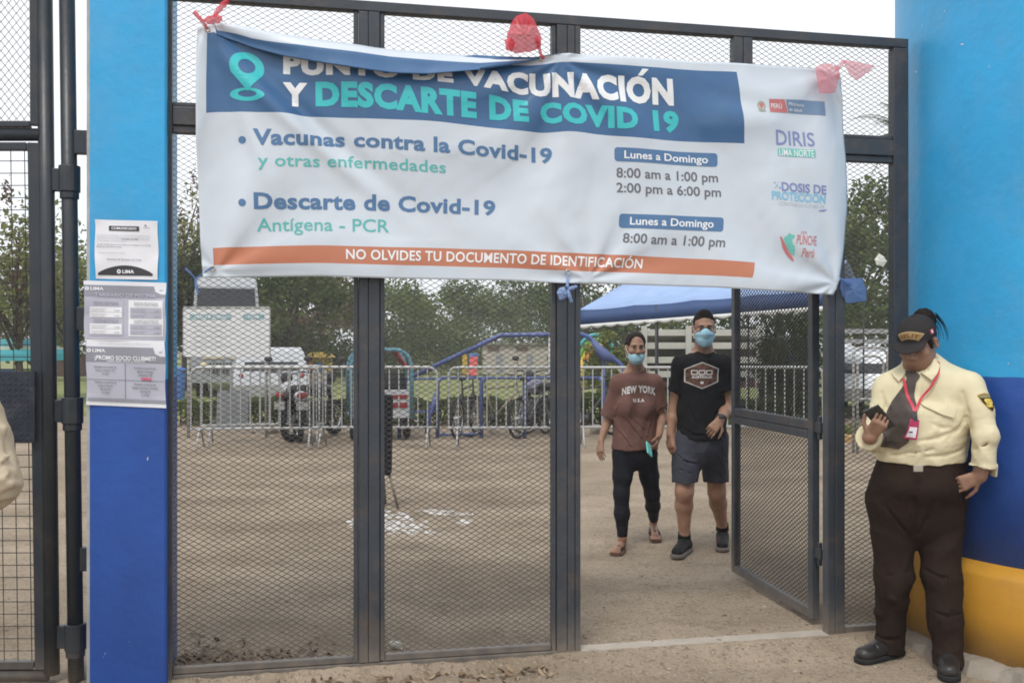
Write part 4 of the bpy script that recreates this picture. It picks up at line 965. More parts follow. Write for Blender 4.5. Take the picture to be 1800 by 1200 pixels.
def woman():
    Y = 7.05; org = np.array((PX(1116, Y), Y, 0.0)); sk = skinmat('skin woman', (.255, .138, .090), (.34, .195, .130))
    H = Head(J(1117.5, 611, Y-.04), .90, yaw=R(4), pitch=R(3))
    lo, hi = (org[0]-.42, Y-.45, -.05), (org[0]+.42, Y+.62, 1.64)
    B = Body(.005, lo, hi); H.skin(B, .97)
    z = lambda y, q=Y: ZY(y, q); x = lambda px, q=Y: PX(px, q)
    # neck, trunk
    B.cap(H(0, .02, -.05), (x(1118), Y+.02, z(660)), .049, .054, .02); B.cap((x(1117), Y+.02, z(672)), (x(1117), Y+.02, z(790)), .11, .115, .05, sc=(1.15, .7, 1))
    shL, shR = vec(x(1088), Y+.01, z(673)), vec(x(1151), Y+.01, z(673)); B.cap(shL, shR, .045, .045, .04)
    elL, wrL = J(1068, 740, Y+.05), J(1056.5, 774, Y-.02); elR, wrR = J(1163.5, 732, Y+.03), J(1158.5, 765, Y-.13)
    B.chain([shL, elL, wrL], [.042, .034, .023], .02); B.chain([shR, elR, wrR], [.042, .034, .023], .02)
    hand(B, wrL, J(1055, 802, Y-.06)-wrL, vec(.75, .5, .15), -1, .34, .92, thumb=.2)
    dR = J(1151, 792, Y-.19) - wrR; tips = hand(B, wrR, dR, vec(-.75, -.2, -.45), -1, .70, .92, thumb=.4)
    # legs: her right foot is planted in front, the left one trails with the heel up
    hpL, hpR = vec(x(1097), Y+.02, z(798)), vec(x(1136), Y+.04, z(798))
    knL, anL = J(1092.5, 868, Y-.02), J(1094, 945, 7.04); knR, anR = J(1146.5, 868, 7.18), J(1149, 913, 7.50)
    B.chain([hpL, knL, anL], [.08, .046, .031], .03); B.chain([hpR, knR, anR], [.08, .046, .031], .03)
    ftL = vec(PX(1082, 6.90), 6.88, .030); B.cap(anL, vec(anL[0]+.005, anL[1]+.03, .035), .029, .027, .02); B.cap(vec(anL[0], anL[1]+.035, .036), ftL, .028, .027, .02, sc=(1, 1, .8))
    for i in range(5):
        b = ftL + vec(-.036+.016*i, .012-.012*abs(i-1.2)*.5, -.006); B.cap(b, b + vec(-.008, -.036+.004*i, -.006), .0105 if i < 4 else .0085, .0085 if i else .0095, .006)
    ftR = vec(PX(1151, 7.36), 7.34, .040); B.cap(anR, anR + vec(.0, .03, -.045), .029, .026, .02); B.cap(anR + vec(0, .02, -.05), ftR, .026, .027, .02, sc=(1, 1, .85))
    for i in range(5):
        b = ftR + vec(-.030+.015*i, .0, -.008); B.cap(b, b + vec(0, -.036, -.008), .010, .0085, .006)
    body = B.build('person', sk, None, org); tag(body, 'walking woman in brown lettered t-shirt and black leggings with mask under her nose', 'person', 'people in the yard')
    H.features(body, org)
    # hair pulled back
    Hb = Body(.005, H.c - .19, H.c + .19); Hb.ell(H(0, .022, .041), vec(.0825, .097, .0895)*.92, .01, rot=H.M); Hb.ell(H(0, .040, -.015), vec(.074, .060, .07)*.92, .03, rot=H.M)
    Hb.ell(H(0, -.098, .000), vec(.062, .072, .089), .010, 'sub', H.M); Hb.plane(H(0, -.008, 0), H.M @ vec(0, -1, .25), box=(H.c-.25, vec(H.c[0]+.25, H.c[1]+.25, H(0, 0, .010)[2])))
    [Hb.ell(H(q_*.088, -.002, -.012), (.026, .034, .044), .006, 'sub', H.M) for q_ in (-1, 1)]; Hb.ell(H(0, .11, .0), vec(.038, .03, .035), .02, rot=H.M); Hb.folds(.002, 160, 4, (1, .3, .6)); hair_ = Hb.build('hair', HAIRB, body, org); combed(H, Hb.tree(), hair_, org, .92)
    # mask pulled under the nose
    m = Body(.004, H.c - .14, H.c + .14); m.ell(H(0, -.028, -.070), vec(.066, .074, .060)*.9, .01, rot=H.M); m.ell(H(0, -.055, -.092), vec(.044, .042, .040)*.9, .02, rot=H.M)
    m.plane(H(0, -.09, -.047), H.M @ vec(0, -.05, 1)); m.plane(H(0, .0, -.115), H.M @ vec(0, .55, -.85)); m.plane(H(0, -.014, -.07), H.M @ vec(0, 1, .35))
    V = m.F; m.folds(.0016, 1.0, 2); m.build('face_mask', MASKB, body, org); H.ears_loops(body, org, -.055, -.085, LOOPW)
    # t-shirt
    T = Body(.006, lo, hi); T.cap((x(1117), Y+.015, z(690)), (x(1117), Y+.02, z(735)), .135, .143, .03, sc=(1.10, .72, 1)); T.cap((x(1117), Y+.02, z(735)), (x(1116), Y+.015, z(800)), .143, .160, .03, sc=(1.10, .74, 1))
    T.cap((x(1101), Y-.045, z(714)), (x(1101), Y-.045, z(716)), .062, .062, .06); T.cap((x(1136), Y-.045, z(714)), (x(1136), Y-.045, z(716)), .062, .062, .06)
    T.cap(shL + vec(.01, 0, -.01), shR + vec(-.01, 0, -.01), .066, .066, .05); T.cap((x(1119), Y+.02, z(652)), (x(1118), Y+.02, z(666)), .072, .10, .04)
    cL = shL + (elL - shL)*.90; nL = (elL-shL)/np.linalg.norm(elL-shL); T.cap(shL, elL, .062, .068, .035, clips=[(cL, nL)])
    cR = shR + (elR - shR)*.74; nR = (elR-shR)/np.linalg.norm(elR-shR); T.cap(shR, elR, .062, .066, .035, clips=[(cR, nR)])
    T.plane((x(1117), Y, z(789.5)), (0, .05, -1), box=((x(1072), Y-.4, -1), (x(1166), Y+.4, 3))); T.cap((x(1119), Y-.10, z(639)), (x(1119), Y+.02, z(635)), .072, .070, .008, 'sub')
    T.folds(.010, 13, 11, (1, 1, .5), None, z(668)); T.folds(.004, 34, 13, (1.2, 1, .5), None, z(690)); T.creases([[(1100,735),(1112,752),(1128,772)],[(1150,722),(1142,750),(1138,770)],[(1088,758),(1100,772),(1108,786)],[(1087,712),(1081,732),(1080,752)],[(1150,700),(1153,722)],[(1118,742),(1132,756)]], .0035, .014)
    T.build('t_shirt', BROWNT, body, org); tr = T.tree()
    lt = text2d('NEW YORK', -.122, .122, .0, .052, .045, 1.10); v, f = lt; v[:, 1] += .020*(1 - (v[:, 0]/.122)**2) - .02
    drape('lettering', v, f, (x(1121), Y, z(689)), (1, 0, 0), (0, 0, 1), (0, 1, 0), tr, WHITET, body, org); v, f = text2d('U.S.A', -.040, .040, 0, .024, .03, 1.2)
    drape('lettering', v, f, (x(1120), Y, z(705)), (1, 0, 0), (0, 0, 1), (0, 1, 0), tr, WHITET, body, org)
    # leggings
    L_ = Body(.006, lo, hi); L_.cap(vec(x(1117), Y+.02, z(770)), vec(x(1117), Y+.03, z(796)), .125, .135, .03, sc=(1.08, .78, 1))
    aL = anL + vec(0, 0, .0); L_.chain([hpL, knL*.55+hpL*.45, knL, anL*.45+knL*.55, aL], [.088, .070, .056, .054, .036], .03, clips=[(anL + vec(0, 0, .008), vec(0, 0, -1.))])
    nn = (anR-knR)/np.linalg.norm(anR-knR); L_.chain([hpR, knR*.55+hpR*.45, knR, anR*.45+knR*.55, anR], [.088, .070, .056, .054, .036], .03, clips=[(anR - nn*.012, nn)])
    L_.folds(.003, 40, 5, (1, 1, 1.4)); L_.build('leggings', BLACKL, body, org)
    # flip-flops
    for nm, pts in (('sandal', (vec(anL[0]+.002, anL[1]+.05, .007), ftL + vec(-.006, -.05, -.023))), ('sandal', (anR + vec(.003, .055, -.068), ftR + vec(0, -.05, -.034)))):
        m = MB(); a, b = Vector(pts[0] - org), Vector(pts[1] - org); n = 14; X, _, Z = frame_of(a, b); up = Z.cross(X)
        if up.z < 0: up = -up
        for i in range(n+1):
            t = i/n; wd = (.030 + .016*math.sin(min(1, t*1.15)*2.2))*(1 if .06 < t < .95 else .7); c = a.lerp(b, t)
            m.v += [tuple(c - X*wd - up*.007), tuple(c + X*wd - up*.007), tuple(c + X*wd + up*.007), tuple(c - X*wd + up*.007)]
        for i in range(n):
            for k in range(4): m.f.append((i*4+k, i*4+4+k, i*4+4+(k+1) % 4, i*4+(k+1) % 4)); m.m.append(0)
        m.f += [(3, 2, 1, 0), tuple(n*4+k for k in range(4))]; m.m += [0, 0]
        tp = a.lerp(b, .86) + up*.008; top = a.lerp(b, .64) + up*.048
        for q in (-1, 1): m.tube([tp, top, a.lerp(b, .42) + X*q*.045 + up*.006], .0055, 6)
        m.build(nm, SANDAL, body, smooth=False)
    # phone in her hand
    ph = MB(); c = J(1141, 789, Y-.235); ph.box((-.030, -.005, -.055), (.030, .005, .055)); o = ph.build('phone', flat('mint phone case', (.13, .55, .50), .4), None, bevel=.004); o.location = c; o.rotation_euler = (R(-34), R(36), R(40))
    tag(o, 'mint green phone held in the hand of the woman in brown', 'phone'); cm = MB(); cm.tube([(-.015, .0052, .04), (-.015, .007, .04)], .007, 10); cm.build('camera', DARKMETAL, o)
HAIRB = pm('black hair', (.010, .007, .006), .6, .4, 90, bump=.4, bscale=220, aniso=(1, .3, .3), spec=.10, col2=(.018, .011, .009)); BROWNT = pm('brown cotton', (.150, .080, .066), .9, .10, 7, bump=.10, bscale=350); WHITET = flat('shirt print white', (.68, .66, .64), .8); BLACKL = pm('black leggings', (.013, .014, .019), .8, .2, 9, bump=.05, bscale=300); SANDAL = pm('brown sandal', (.10, .05, .035), .6)
woman()
# ------------------------------------------------------------------ the man in the black shirt
def man():
    Y = 6.92; org = np.array((PX(1232, Y), Y, 0.0)); sk = skinmat('skin man', (.27, .145, .092), (.36, .205, .135))
    H = Head(J(1237.5, 577, Y-.03), 1.0, yaw=R(-5), pitch=R(3)); lo, hi = (org[0]-.40, Y-.55, -.05), (org[0]+.40, Y+.50, 1.80); B = Body(.005, lo, hi); H.skin(B)
    z = lambda y, q=Y: ZY(y, q); x = lambda px, q=Y: PX(px, q)
    B.cap(H(0, .02, -.05), (x(1238), Y+.02, z(622)), .058, .064, .02); B.cap((x(1235), Y+.02, z(645)), (x(1234), Y+.02, z(770)), .125, .125, .05, sc=(1.15, .7, 1))
    shL, shR = vec(x(1199), Y+.01, z(641)), vec(x(1273), Y+.01, z(640)); B.cap(shL, shR, .05, .05, .05)
    elL, wrL = J(1185, 718, Y+.07), J(1178.5, 764, Y+.02); elR, wrR = J(1279, 716, Y+.0), J(1266, 738, Y-.20)
    B.chain([shL, elL*.5+shL*.5, elL, elL*.6+wrL*.4, wrL], [.05, .050, .041, .040, .029], .02); B.chain([shR, elR*.5+shR*.5, elR, elR*.6+wrR*.4, wrR], [.05, .050, .041, .040, .029], .02)
    hand(B, wrL, J(1180, 800, Y-.02)-wrL, vec(.75, .45, .1), -1, .55, 1.0, thumb=.5); hand(B, wrR, J(1246, 762, Y-.255)-wrR, vec(-.35, .55, -.6), 1, .72, 1.02, thumb=.5)
    hpL, hpR = vec(x(1210), Y+.02, z(775)), vec(x(1257), Y+.03, z(775)); knL, anL = J(1203, 864, Y-.06), J(1203, 940, 6.93); knR, anR = J(1260, 864, 7.04), J(1270, 925, 7.16)
    for a, b, c in ((hpL, knL, anL), (hpR, knR, anR)):
        cf = b*.68 + c*.32 + vec(0, .018, 0); B.chain([a, b], [.095, .062], .03); B.chain([b, cf, c], [.060, .060, .037], .03); B.cap(b + vec(0, -.012, .01), b + vec(0, -.012, -.03), .048, .044, .02)
    ft = []
    for an, toe in ((anL, vec(PX(1189, 6.80), 6.765, .035)), (anR, vec(PX(1268, 7.02), 6.99, .035))):
        B.cap(an, vec(an[0], an[1]+.02, .05), .036, .034, .02); B.cap(vec(an[0], an[1]+.03, .045), toe, .035, .034, .02); ft.append((an, toe))
    body = B.build('person', sk, None, org); tag(body, 'walking man in black t-shirt and grey shorts with glasses and pale blue mask', 'person', 'people in the yard'); H.features(body, org)
    # cropped hair, short at the sides
    Hb = Body(.005, H.c - .17, H.c + .19); Hb.ell(H(0, .018, .042), vec(.0775, .096, .094), .01, rot=H.M); Hb.cap(H(-.014, -.040, .114), H(.014, -.040, .114), .018, .018, .04)
    Hb.plane(H(0, -.068, .070), H.M @ vec(0, -.80, -.60), box=(H.c-.3, H.c+.3)); Hb.plane(H(0, -.035, 0), H.M @ vec(0, -1, .1), box=(H.c-.3, vec(H.c[0]+.3, H.c[1]+.3, H(0, 0, .052)[2]))); Hb.plane(H(0, 0, -.03), H.M @ vec(0, -.35, -1))
    Hb.ell(H(.083, .012, -.02), (.02, .026, .046), .005, 'sub', H.M); Hb.ell(H(-.083, .012, -.02), (.02, .026, .046), .005, 'sub', H.M)
    Hb.folds(.003, 190, 3); Hb.build('hair', pm('dark cropped hair', (.018, .014, .013), .8, .3, 120, bump=.8, bscale=300), body, org)
    # glasses
    g = MB(); o = org
    for q in (-1, 1):
        c = (q*.033, -.106, .000); ring = [H(c[0] + .026*math.copysign(abs(math.cos(a))**.7, math.cos(a)), c[1] + .010*abs(math.cos(a))*(1 if q*math.cos(a) > 0 else .2), c[2] + .017*math.copysign(abs(math.sin(a))**.7, math.sin(a))) - o for a in np.linspace(0, 2*math.pi, 25)[:-1]]
        g.tube(ring, .0022, 6, closed=True); g.tube([H(q*.058, -.098, .008) - o, H(q*.080, -.06, .010) - o, H(q*.084, .01, .012) - o], .0020, 6)
    g.tube([H(-.008, -.108, .004) - o, H(0, -.112, .007) - o, H(.008, -.108, .004) - o], .0022, 6); g.build('glasses', DARKMETAL, body, smooth=True)
    # pointed respirator mask
    m = Body(.004, H.c - .16, H.c + .16); m.ell(H(0, -.030, -.056), vec(.068, .078, .062), .01, rot=H.M); m.cap(H(0, -.110, -.010), H(0, -.088, -.108), .012, .014, .055); m.cap(H(-.050, -.07, -.035), H(0, -.118, -.035), .014, .012, .03); m.cap(H(.050, -.07, -.035), H(0, -.118, -.035), .014, .012, .03); m.ell(H(0, -.06, -.09), (.046, .046, .036), .03, rot=H.M)
    m.plane(H(0, -.10, .010), H.M @ vec(0, .55, 1)); m.plane(H(0, -.022, -.05), H.M @ vec(0, 1, .12)); m.plane(H(0, -.03, -.122), H.M @ vec(0, .4, -1)); m.plane(H(.03, -.09, -.012), H.M @ vec(.45, .2, 1), box=(H.c-.3, H.c+.3)); m.plane(H(-.03, -.09, -.012), H.M @ vec(-.45, .2, 1))
    m.build('face_mask', MASKB, body, org); H.ears_loops(body, org, -.030, -.075, LOOPW)
    T = Body(.006, lo, hi); T.cap((x(1235), Y+.015, z(665)), (x(1234), Y+.02, z(720)), .152, .160, .03, sc=(1.10, .74, 1)); T.cap((x(1234), Y+.02, z(720)), (x(1234), Y+.02, z(790)), .160, .172, .03, sc=(1.10, .80, 1))
    T.cap(shL + vec(.01, 0, -.012), shR + vec(-.01, 0, -.012), .076, .076, .05); T.cap((x(1238), Y+.025, z(619)), (x(1237), Y+.02, z(634)), .080, .12, .05)
    for sh, el, f_ in ((shL, elL, .60), (shR, elR, .62)):
        c = sh + (el-sh)*f_; n = (el-sh)/np.linalg.norm(el-sh); T.cap(sh, el, .070, .082, .04, clips=[(c, n)])
    T.plane((x(1234), Y, z(772)), (0, .03, -1)); T.cap((x(1239), Y-.11, z(602)), (x(1239), Y+.02, z(597)), .088, .088, .008, 'sub'); T.folds(.010, 12, 21, (1, 1, .5), None, z(640)); T.folds(.004, 34, 23, (1.2, 1, .5)); T.creases([[(1204,690),(1212,715),(1222,742)],[(1268,690),(1262,715),(1252,745)],[(1200,752),(1222,764),(1240,766)],[(1270,735),(1262,760)],[(1198,655),(1202,680)],[(1272,655),(1268,682)]], .0035, .014)
    T.build('t_shirt', BLACKT, body, org); tr = T.tree(); ctr = (x(1229.5), Y, z(659)); D = ((1, 0, 0), (0, 0, 1), (0, 1, 0), tr)
    hexo = [(-.122, .045), (.0, .095), (.122, .048), (.118, -.045), (.0, -.095), (-.120, -.045)]; hexi = [(a*.93, b*.93) for a, b in hexo]
    drape('emblem', *poly2d(hexo), ctr, *D, flat('emblem border', (.62, .60, .58), .8), body, org, .0018); drape('emblem', *poly2d(hexi), ctr, *D, pm('emblem scene', (.018, .010, .014), .8, .1, 26, col2=(.24, .14, .09), dirt=(.16, .06, .10), dirt_amt=.9, dirt_scale=34), body, org, .0030)
    rg = []
    for cx in (-.052, -.001, .050):
        a, _ = round2d(cx-.023, .004, cx+.023, .038, .007, 3); b, _ = round2d(cx-.0165, .0105, cx+.0165, .0315, .004, 3); n = len(a); rg.append((np.vstack([a, b]), [(i, (i+1) % n, n+(i+1) % n, n+i) for i in range(n)]))
    drape('lettering', *join2d(*rg), ctr, *D, WHITET, body, org, .0042); drape('lettering', *text2d('AUSTRALIA', -.070, .070, -.020, .018, .03, 1.08), ctr, *D, WHITET, body, org, .0042); drape('emblem', *round2d(-.012, -.060, .010, -.042, .004), ctr, *D, WHITET, body, org, .0042)
    S = Body(.006, lo, hi); S.cap(vec(x(1234), Y+.02, z(755)), vec(x(1234), Y+.025, z(785)), .155, .160, .03, sc=(1.06, .80, 1))
    for hp, kn, zz in ((hpL, knL, 846), (hpR, knR, 851)):
        S.cap(hp, kn + (kn-hp)*.15, .108, .088, .03, clips=[(vec(0, 0, z(zz)), vec(0, 0, -1.))])
    S.folds(.010, 15, 31, (1, 1, .45)); S.folds(.004, 40, 32); S.creases([[(1192,800),(1208,812),(1224,815)],[(1234,785),(1233,810),(1234,840)],[(1255,795),(1266,812),(1276,835)],[(1196,825),(1214,832)],[(1270,790),(1279,815)]], .0035, .014); S.build('shorts', pm('grey shorts', (.050, .052, .066), .85, .12, 8, bump=.10, bscale=300), body, org)
    for (an, toe) in ft:
        s_ = Body(.005, np.minimum(an, toe) - .12, np.maximum(an, toe) + vec(.12, .14, .14)); d = toe - an; d[2] = 0; d /= np.linalg.norm(d); hl = vec(an[0], an[1], 0) - d*.055
        s_.cap(hl + vec(0, 0, .055), vec(an[0], an[1], .085), .040, .045, .02); s_.cap(vec(an[0], an[1], .060) + d*.04, toe + vec(0, 0, .008), .046, .042, .03, sc=(1, 1, .8)); s_.cap(hl + vec(0, 0, .05), hl + d*.05 + vec(0, 0, .05), .042, .042, .02); s_.plane((0, 0, .022), (0, 0, -1)); s_.plane((0, 0, an[2]+.012), (0, -.1, 1)); s_.folds(.002, 60, 9)
        s_.build('shoe', pm('black trainer', (.018, .017, .018), .7, .2, 20, bump=.15, bscale=200), body, org)
        so = Body(.005, np.minimum(an, toe) - .12, np.maximum(an, toe) + vec(.12, .14, .0)); so.cap(hl + vec(0, 0, .012), toe + vec(0, 0, -.022), .047, .050, .02, sc=(1, 1, 1)); so.plane((0, 0, .030), (0, 0, 1)); so.plane((0, 0, .001), (0, 0, -1)); so.build('sole', pm('grey sole', (.15, .13, .12), .8), body, org)
        k = MB(); sd_ = np.cross(d, vec(0, 0, 1)); c0 = vec(an[0], an[1], .06) + d*.03 - sd_*.0 - org
        for i in range(4): p = c0 + d*.018*i; k.tube([p + sd_*.045 - vec(0, 0, .012), p + sd_*.040 + d*.004 + vec(0, 0, .014)], .0030, 5)
        k.build('laces', flat('red trim', (.35, .03, .03)), body)
        k = MB(); k.tube([vec(an[0], an[1]+.004, an[2]-.03)-org, vec(an[0], an[1]+.002, an[2]+.030)-org], [.048, .043], 14); k.build('sock', BLACKT, body, smooth=True)
    wm = MB(); d = (wrR-elR)/np.linalg.norm(wrR-elR); c = wrR - d*.02; X, Yv, Z = frame_of(Vector(c), Vector(c + d)); ring = [Vector(c-org) + X*math.cos(a)*.036 + Yv*math.sin(a)*.032 for a in np.linspace(0, 2*math.pi, 21)[:-1]]
    wm.tube(ring, .008, 8, closed=True); wm.ball(Vector(c-org) + Vector((-.005, -.036, .012)), (.020, .010, .020), 12, 8); wm.build('watch', DARKMETAL, body, smooth=True)
BLACKT = pm('black cotton', (.013, .013, .015), .9, .15, 7, bump=.08, bscale=300)
man()
# ------------------------------------------------------------------ the guard against the tower
CREAM = pm('cream uniform cotton', (.66, .59, .40), .85, .05, 5, bump=.10, bscale=300); BROWNU = pm('dark brown trousers', (.022, .0125, .009), .9, .15, 7, bump=.08, bscale=300); TIEM = pm('brown tie', (.055, .040, .033), .6, .1, 30); LANY = flat('red lanyard', (.50, .03, .06), .5); GOLD = flat('gold thread', (.50, .33, .09), .6); GOLDP = flat('patch gold', (.33, .21, .09), .7); YELT = flat('yellow thread', (.68, .50, .08), .6); PATCH = flat('patch brown', (.045, .032, .022), .8); LEATHER = pm('black leather', (.016, .013, .013), .45, .2, 12, bump=.1, bscale=90); CAPM = pm('brown cap cloth', (.030, .027, .027), .85, .1, 12, bump=.1, bscale=250)
def shoe(parent, org, an, toe, g, mat, somat, w=.044):
    an, toe = np.array(an, float), np.array(toe, float); d = toe - an; d[2] = 0; d /= np.linalg.norm(d); hl = vec(an[0], an[1], g) - d*.06
    lo = np.minimum(an, toe) - .13; hi = np.maximum(an, toe) + .13; s_ = Body(.004, lo, hi)
    s_.cap(hl + vec(0, 0, .05), hl + d*.06 + vec(0, 0, .055), w*.85, w*.9, .02); s_.cap(vec(an[0], an[1], g+.055) + d*.02, vec(an[0], an[1], g+.095), w*.9, w, .02); s_.cap(vec(an[0], an[1], g+.050) + d*.05, vec(toe[0], toe[1], g+.036), w, w*.95, .03, sc=(1, 1, .85)); s_.plane((0, 0, g+.020), (0, 0, -1)); s_.plane((0, 0, g+.115), (0, 0, 1)); s_.cap(vec(toe[0], toe[1], g+.07) - d*.055 - np.cross(d, vec(0, 0, 1))*.04, vec(toe[0], toe[1], g+.07) - d*.055 + np.cross(d, vec(0, 0, 1))*.04, .003, .003, .006, 'sub'); s_.folds(.002, 50, 9)
    s_.build('shoe', mat, parent, org); so = Body(.004, lo - .02, hi); so.cap(hl + vec(0, 0, .012), vec(toe[0], toe[1], g+.012), w*1.02, w*1.06, .02); so.plane((0, 0, g+.024), (0, 0, 1)); so.plane((0, 0, g+.001), (0, 0, -1)); so.build('sole', somat, parent, org)
def guard():
    Y = 4.68; g = -.052; org = np.array((PX(1612, Y), Y, g)); sk = skinmat('skin guard', (.235, .125, .082), (.31, .18, .12)); x = lambda px, q=Y: PX(px, q); z = lambda y, q=Y: ZY(y, q)
    H = Head(J(1613, 602, Y-.05), 1.0, yaw=R(-44), pitch=R(24)); lo, hi = (x(1470), Y-.55, g-.02), (x(1800), Y+.42, z(525)); B = Body(.005, lo, hi); H.skin(B, 1.06); B.ell(H(0, -.03, -.07), (.062, .07, .05), .03, rot=H.M)
    B.cap(H(0, .02, -.04), (x(1626), Y+.03, z(668)), .060, .068, .02); B.cap((x(1622), Y+.03, z(690)), (x(1620), Y+.02, z(800)), .15, .16, .05, sc=(1.1, .75, 1))
    shL, shR = vec(x(1565), Y+.02, z(684)), vec(PX(1702, 4.56), 4.56, ZY(680, 4.56)); B.cap(shL, shR, .06, .06, .05)
    elL, wrL = J(1534, 772, Y-.03), J(1528, 768, Y-.20); elR, wrR = J(1733, 764, 4.47), J(1723, 836, 4.50)
    B.chain([shL, elL, wrL], [.055, .05, .032], .02); B.chain([shR, elR, wrR], [.055, .05, .032], .02)
    dL = J(1551, 737, Y-.265) - wrL; hand(B, wrL, dL, vec(.25, .85, .35), 1, .62, 1.0, thumb=.5, curls=(.75, .7, .62, .5)); dR = J(1690, 850, 4.52) - wrR
    hand(B, wrR, dR, vec(-.1, .9, -.15), 1, .35, .98, thumb=.3)
    hpL, hpR = vec(x(1570), Y+.02, z(880)), vec(x(1654), Y+.02, z(880)); knL, anL = J(1571, 1012, Y+.03), vec(PX(1560, 4.78), 4.78, g+.09); knR, anR = J(1656, 1012, Y-.06), vec(PX(1667, 4.58), 4.58, g+.09)
    B.chain([hpL, knL, anL], [.10, .07, .045], .03); B.chain([hpR, knR, anR], [.10, .07, .045], .03)
    body = B.build('person', sk, None, org); tag(body, 'guard in cream shirt, brown tie and cap looking down at a phone beside the tower', 'person'); H.features(body, org, lid=.003)
    # hair, bun and loose strands
    Hb = Body(.005, H.c - .20, H.c + vec(.22, .22, .22)); Hb.ell(H(0, .024, .030), (.080, .094, .088), .01, rot=H.M); Hb.plane(H(0, -.02, 0), H.M @ vec(0, -1, .1)); Hb.cap(H(.066, -.028, .02), H(.070, -.015, -.02), .016, .008, .02); Hb.cap(H(.02, .085, -.01), H(.0, .075, -.075), .030, .018, .03)
    Hb.ell(H(.0, .118, .082), (.050, .044, .046), .02, rot=H.M); Hb.ell(H(.02, .125, .060), (.034, .034, .034), .02, rot=H.M); Hb.folds(.004, 120, 8); Hb.build('hair', HAIRB, body, org)
    st = MB(); rng = random.Random(5); o = Vector(org)
    for i in range(15):
        e = rng.uniform(-1, 1); f = rng.uniform(.45, 1); p0 = H(.01+.02*e, .135, .075+.02*e); a = Vector(p0) - o; q = a + Vector((.045*f, .02, -.005+.01*e)); r = q + Vector((.035*f+.008*e, .01, -.045*f)); t = r + Vector((.012+.014*e, 0, -.055*f)); u = t + Vector((.006*e, 0, -.03*f)); st.tube([a, q, r, t, u], [.0028, .0022, .0017, .0012, .0005], 4)
    st.build('loose_hair', HAIRB, body)
    c = Body(.004, H.c - .20, H.c + .20); c.ell(H(0, .006, .047), (.0865, .104, .088), .01, rot=H.M); c.plane(H(0, -.02, .030), H.M @ vec(0, .12, -1)); c.ell(H(0, .115, .030), (.035, .04, .026), .01, 'sub', H.M)
    vb = H.M @ rotm(0, R(12)); c.ell(H(0, -.092, .026), (.076, .070, .0095), .012, rot=vb); c.cap(H(0, .008, .134), H(0, .008, .136), .008, .008, .006); c.build('cap', CAPM, body, org); ct = c.tree()
    fw = -(H.M @ vec(0, -1, 0)); ex = H.M @ vec(1, 0, 0); ez = H.M @ vec(0, .25, .97)
    def arc(r0, r1, a0, a1, n=14): return np.array([(r1*math.sin(t), r1*math.cos(t) - .075) for t in np.linspace(a0, a1, n)] + [(r0*math.sin(t), r0*math.cos(t) - .075) for t in np.linspace(a1, a0, n)]), [tuple(range(2*n))]
    D = (H(0.004, -.10, .077), ex, ez, fw, ct); v, f = arc(.058, .092, -.72, .72)
    drape('cap_patch', v, f, *D, flat('patch border', (.38, .30, .17), .7), body, org, .0015); v, f = arc(.0615, .0885, -.68, .68); drape('cap_patch', v, f, *D, GOLDP, body, org, .0026)
    v, f = text2d('SELIT', -.044, .044, .0, .017, .03, 1.1); rr = v[:, 1] + .0665; t = v[:, 0]/.074; v = np.stack([rr*np.sin(t), rr*np.cos(t) - .075], 1); drape('lettering', v, f, *D, flat('patch letters', (.13, .07, .03), .8), body, org, .0038, step=.006)
    sdv = -(H.M @ vec(.95, -.3, .1)); D2 = (H(.09, -.02, .066), H.M @ vec(.3, .95, 0), H.M @ vec(0, 0, 1), sdv, ct); drape('pin_badge', *round2d(-.0135, -.010, .0135, .010, .003), *D2, flat('flag red', (.55, .02, .06), .5), body, org, .002); drape('pin_badge', *rect2d(-.0045, -.009, .0045, .009), *D2, flat('flag white', (.75, .72, .72), .5), body, org, .003)
    # shirt
    T = Body(.005, lo, hi); T.cap((x(1622), Y+.02, z(698)), (x(1618), Y-.01, z(770)), .178, .205, .04, sc=(1.08, .80, 1)); T.cap((x(1618), Y-.01, z(770)), (x(1620), Y+.0, z(806)), .205, .205, .04, sc=(1.05, .84, 1)); T.cap((x(1590), Y-.11, z(728)), (x(1590), Y-.11, z(732)), .08, .08, .08); T.cap((x(1648), Y-.09, z(728)), (x(1648), Y-.09, z(732)), .085, .085, .08)
    T.cap(shL + vec(.01, 0, -.01), shR + vec(-.01, 0, -.01), .070, .070, .07); T.cap((x(1627), Y+.01, z(644)), (x(1627), Y-.01, z(668)), .078, .130, .06); T.cap((x(1640), Y-.01, z(655)), (x(1690), Y-.08, z(676)), .06, .06, .05)
    T.chain([shL, elL], [.072, .064], .025); T.cap(elL, wrL, .066, .060, .02, clips=[(wrL + (elL-wrL)*.12, (wrL-elL)/np.linalg.norm(wrL-elL))])
    T.chain([shR, (shR+elR)/2 + vec(.008, -.01, 0), elR], [.072, .066, .060], .02); T.cap(elR, wrR, .060, .050, .02, clips=[(wrR + (elR-wrR)*.20, (wrR-elR)/np.linalg.norm(wrR-elR))]); wd = (wrR-elR)/np.linalg.norm(wrR-elR)
    T.cap(wrR - wd*.055, wrR - wd*.005, .056, .064, .006, clips=[(wrR - wd*.006, wd), (wrR - wd*.06, -wd)], sc=(1.15, 1, 1)); T.cap(wrR - wd*.01 + vec(.05, 0, 0), wrR - wd*.012 + vec(.085, .01, .012), .022, .004, .02, sc=(1, 1, .8)); wl = (wrL-elL)/np.linalg.norm(wrL-elL); T.cap(wrL - wl*.01, wrL - wl*.01, .001, .001, .001)
    T.plane((0, 0, z(812)), (0, 0, -1), box=((x(1530), Y-.5, 0), (x(1708), Y+.4, z(800)))); T.cap(H(0, -.05, -.10), (x(1624), Y+.03, z(640)), .055, .066, .012, 'sub')
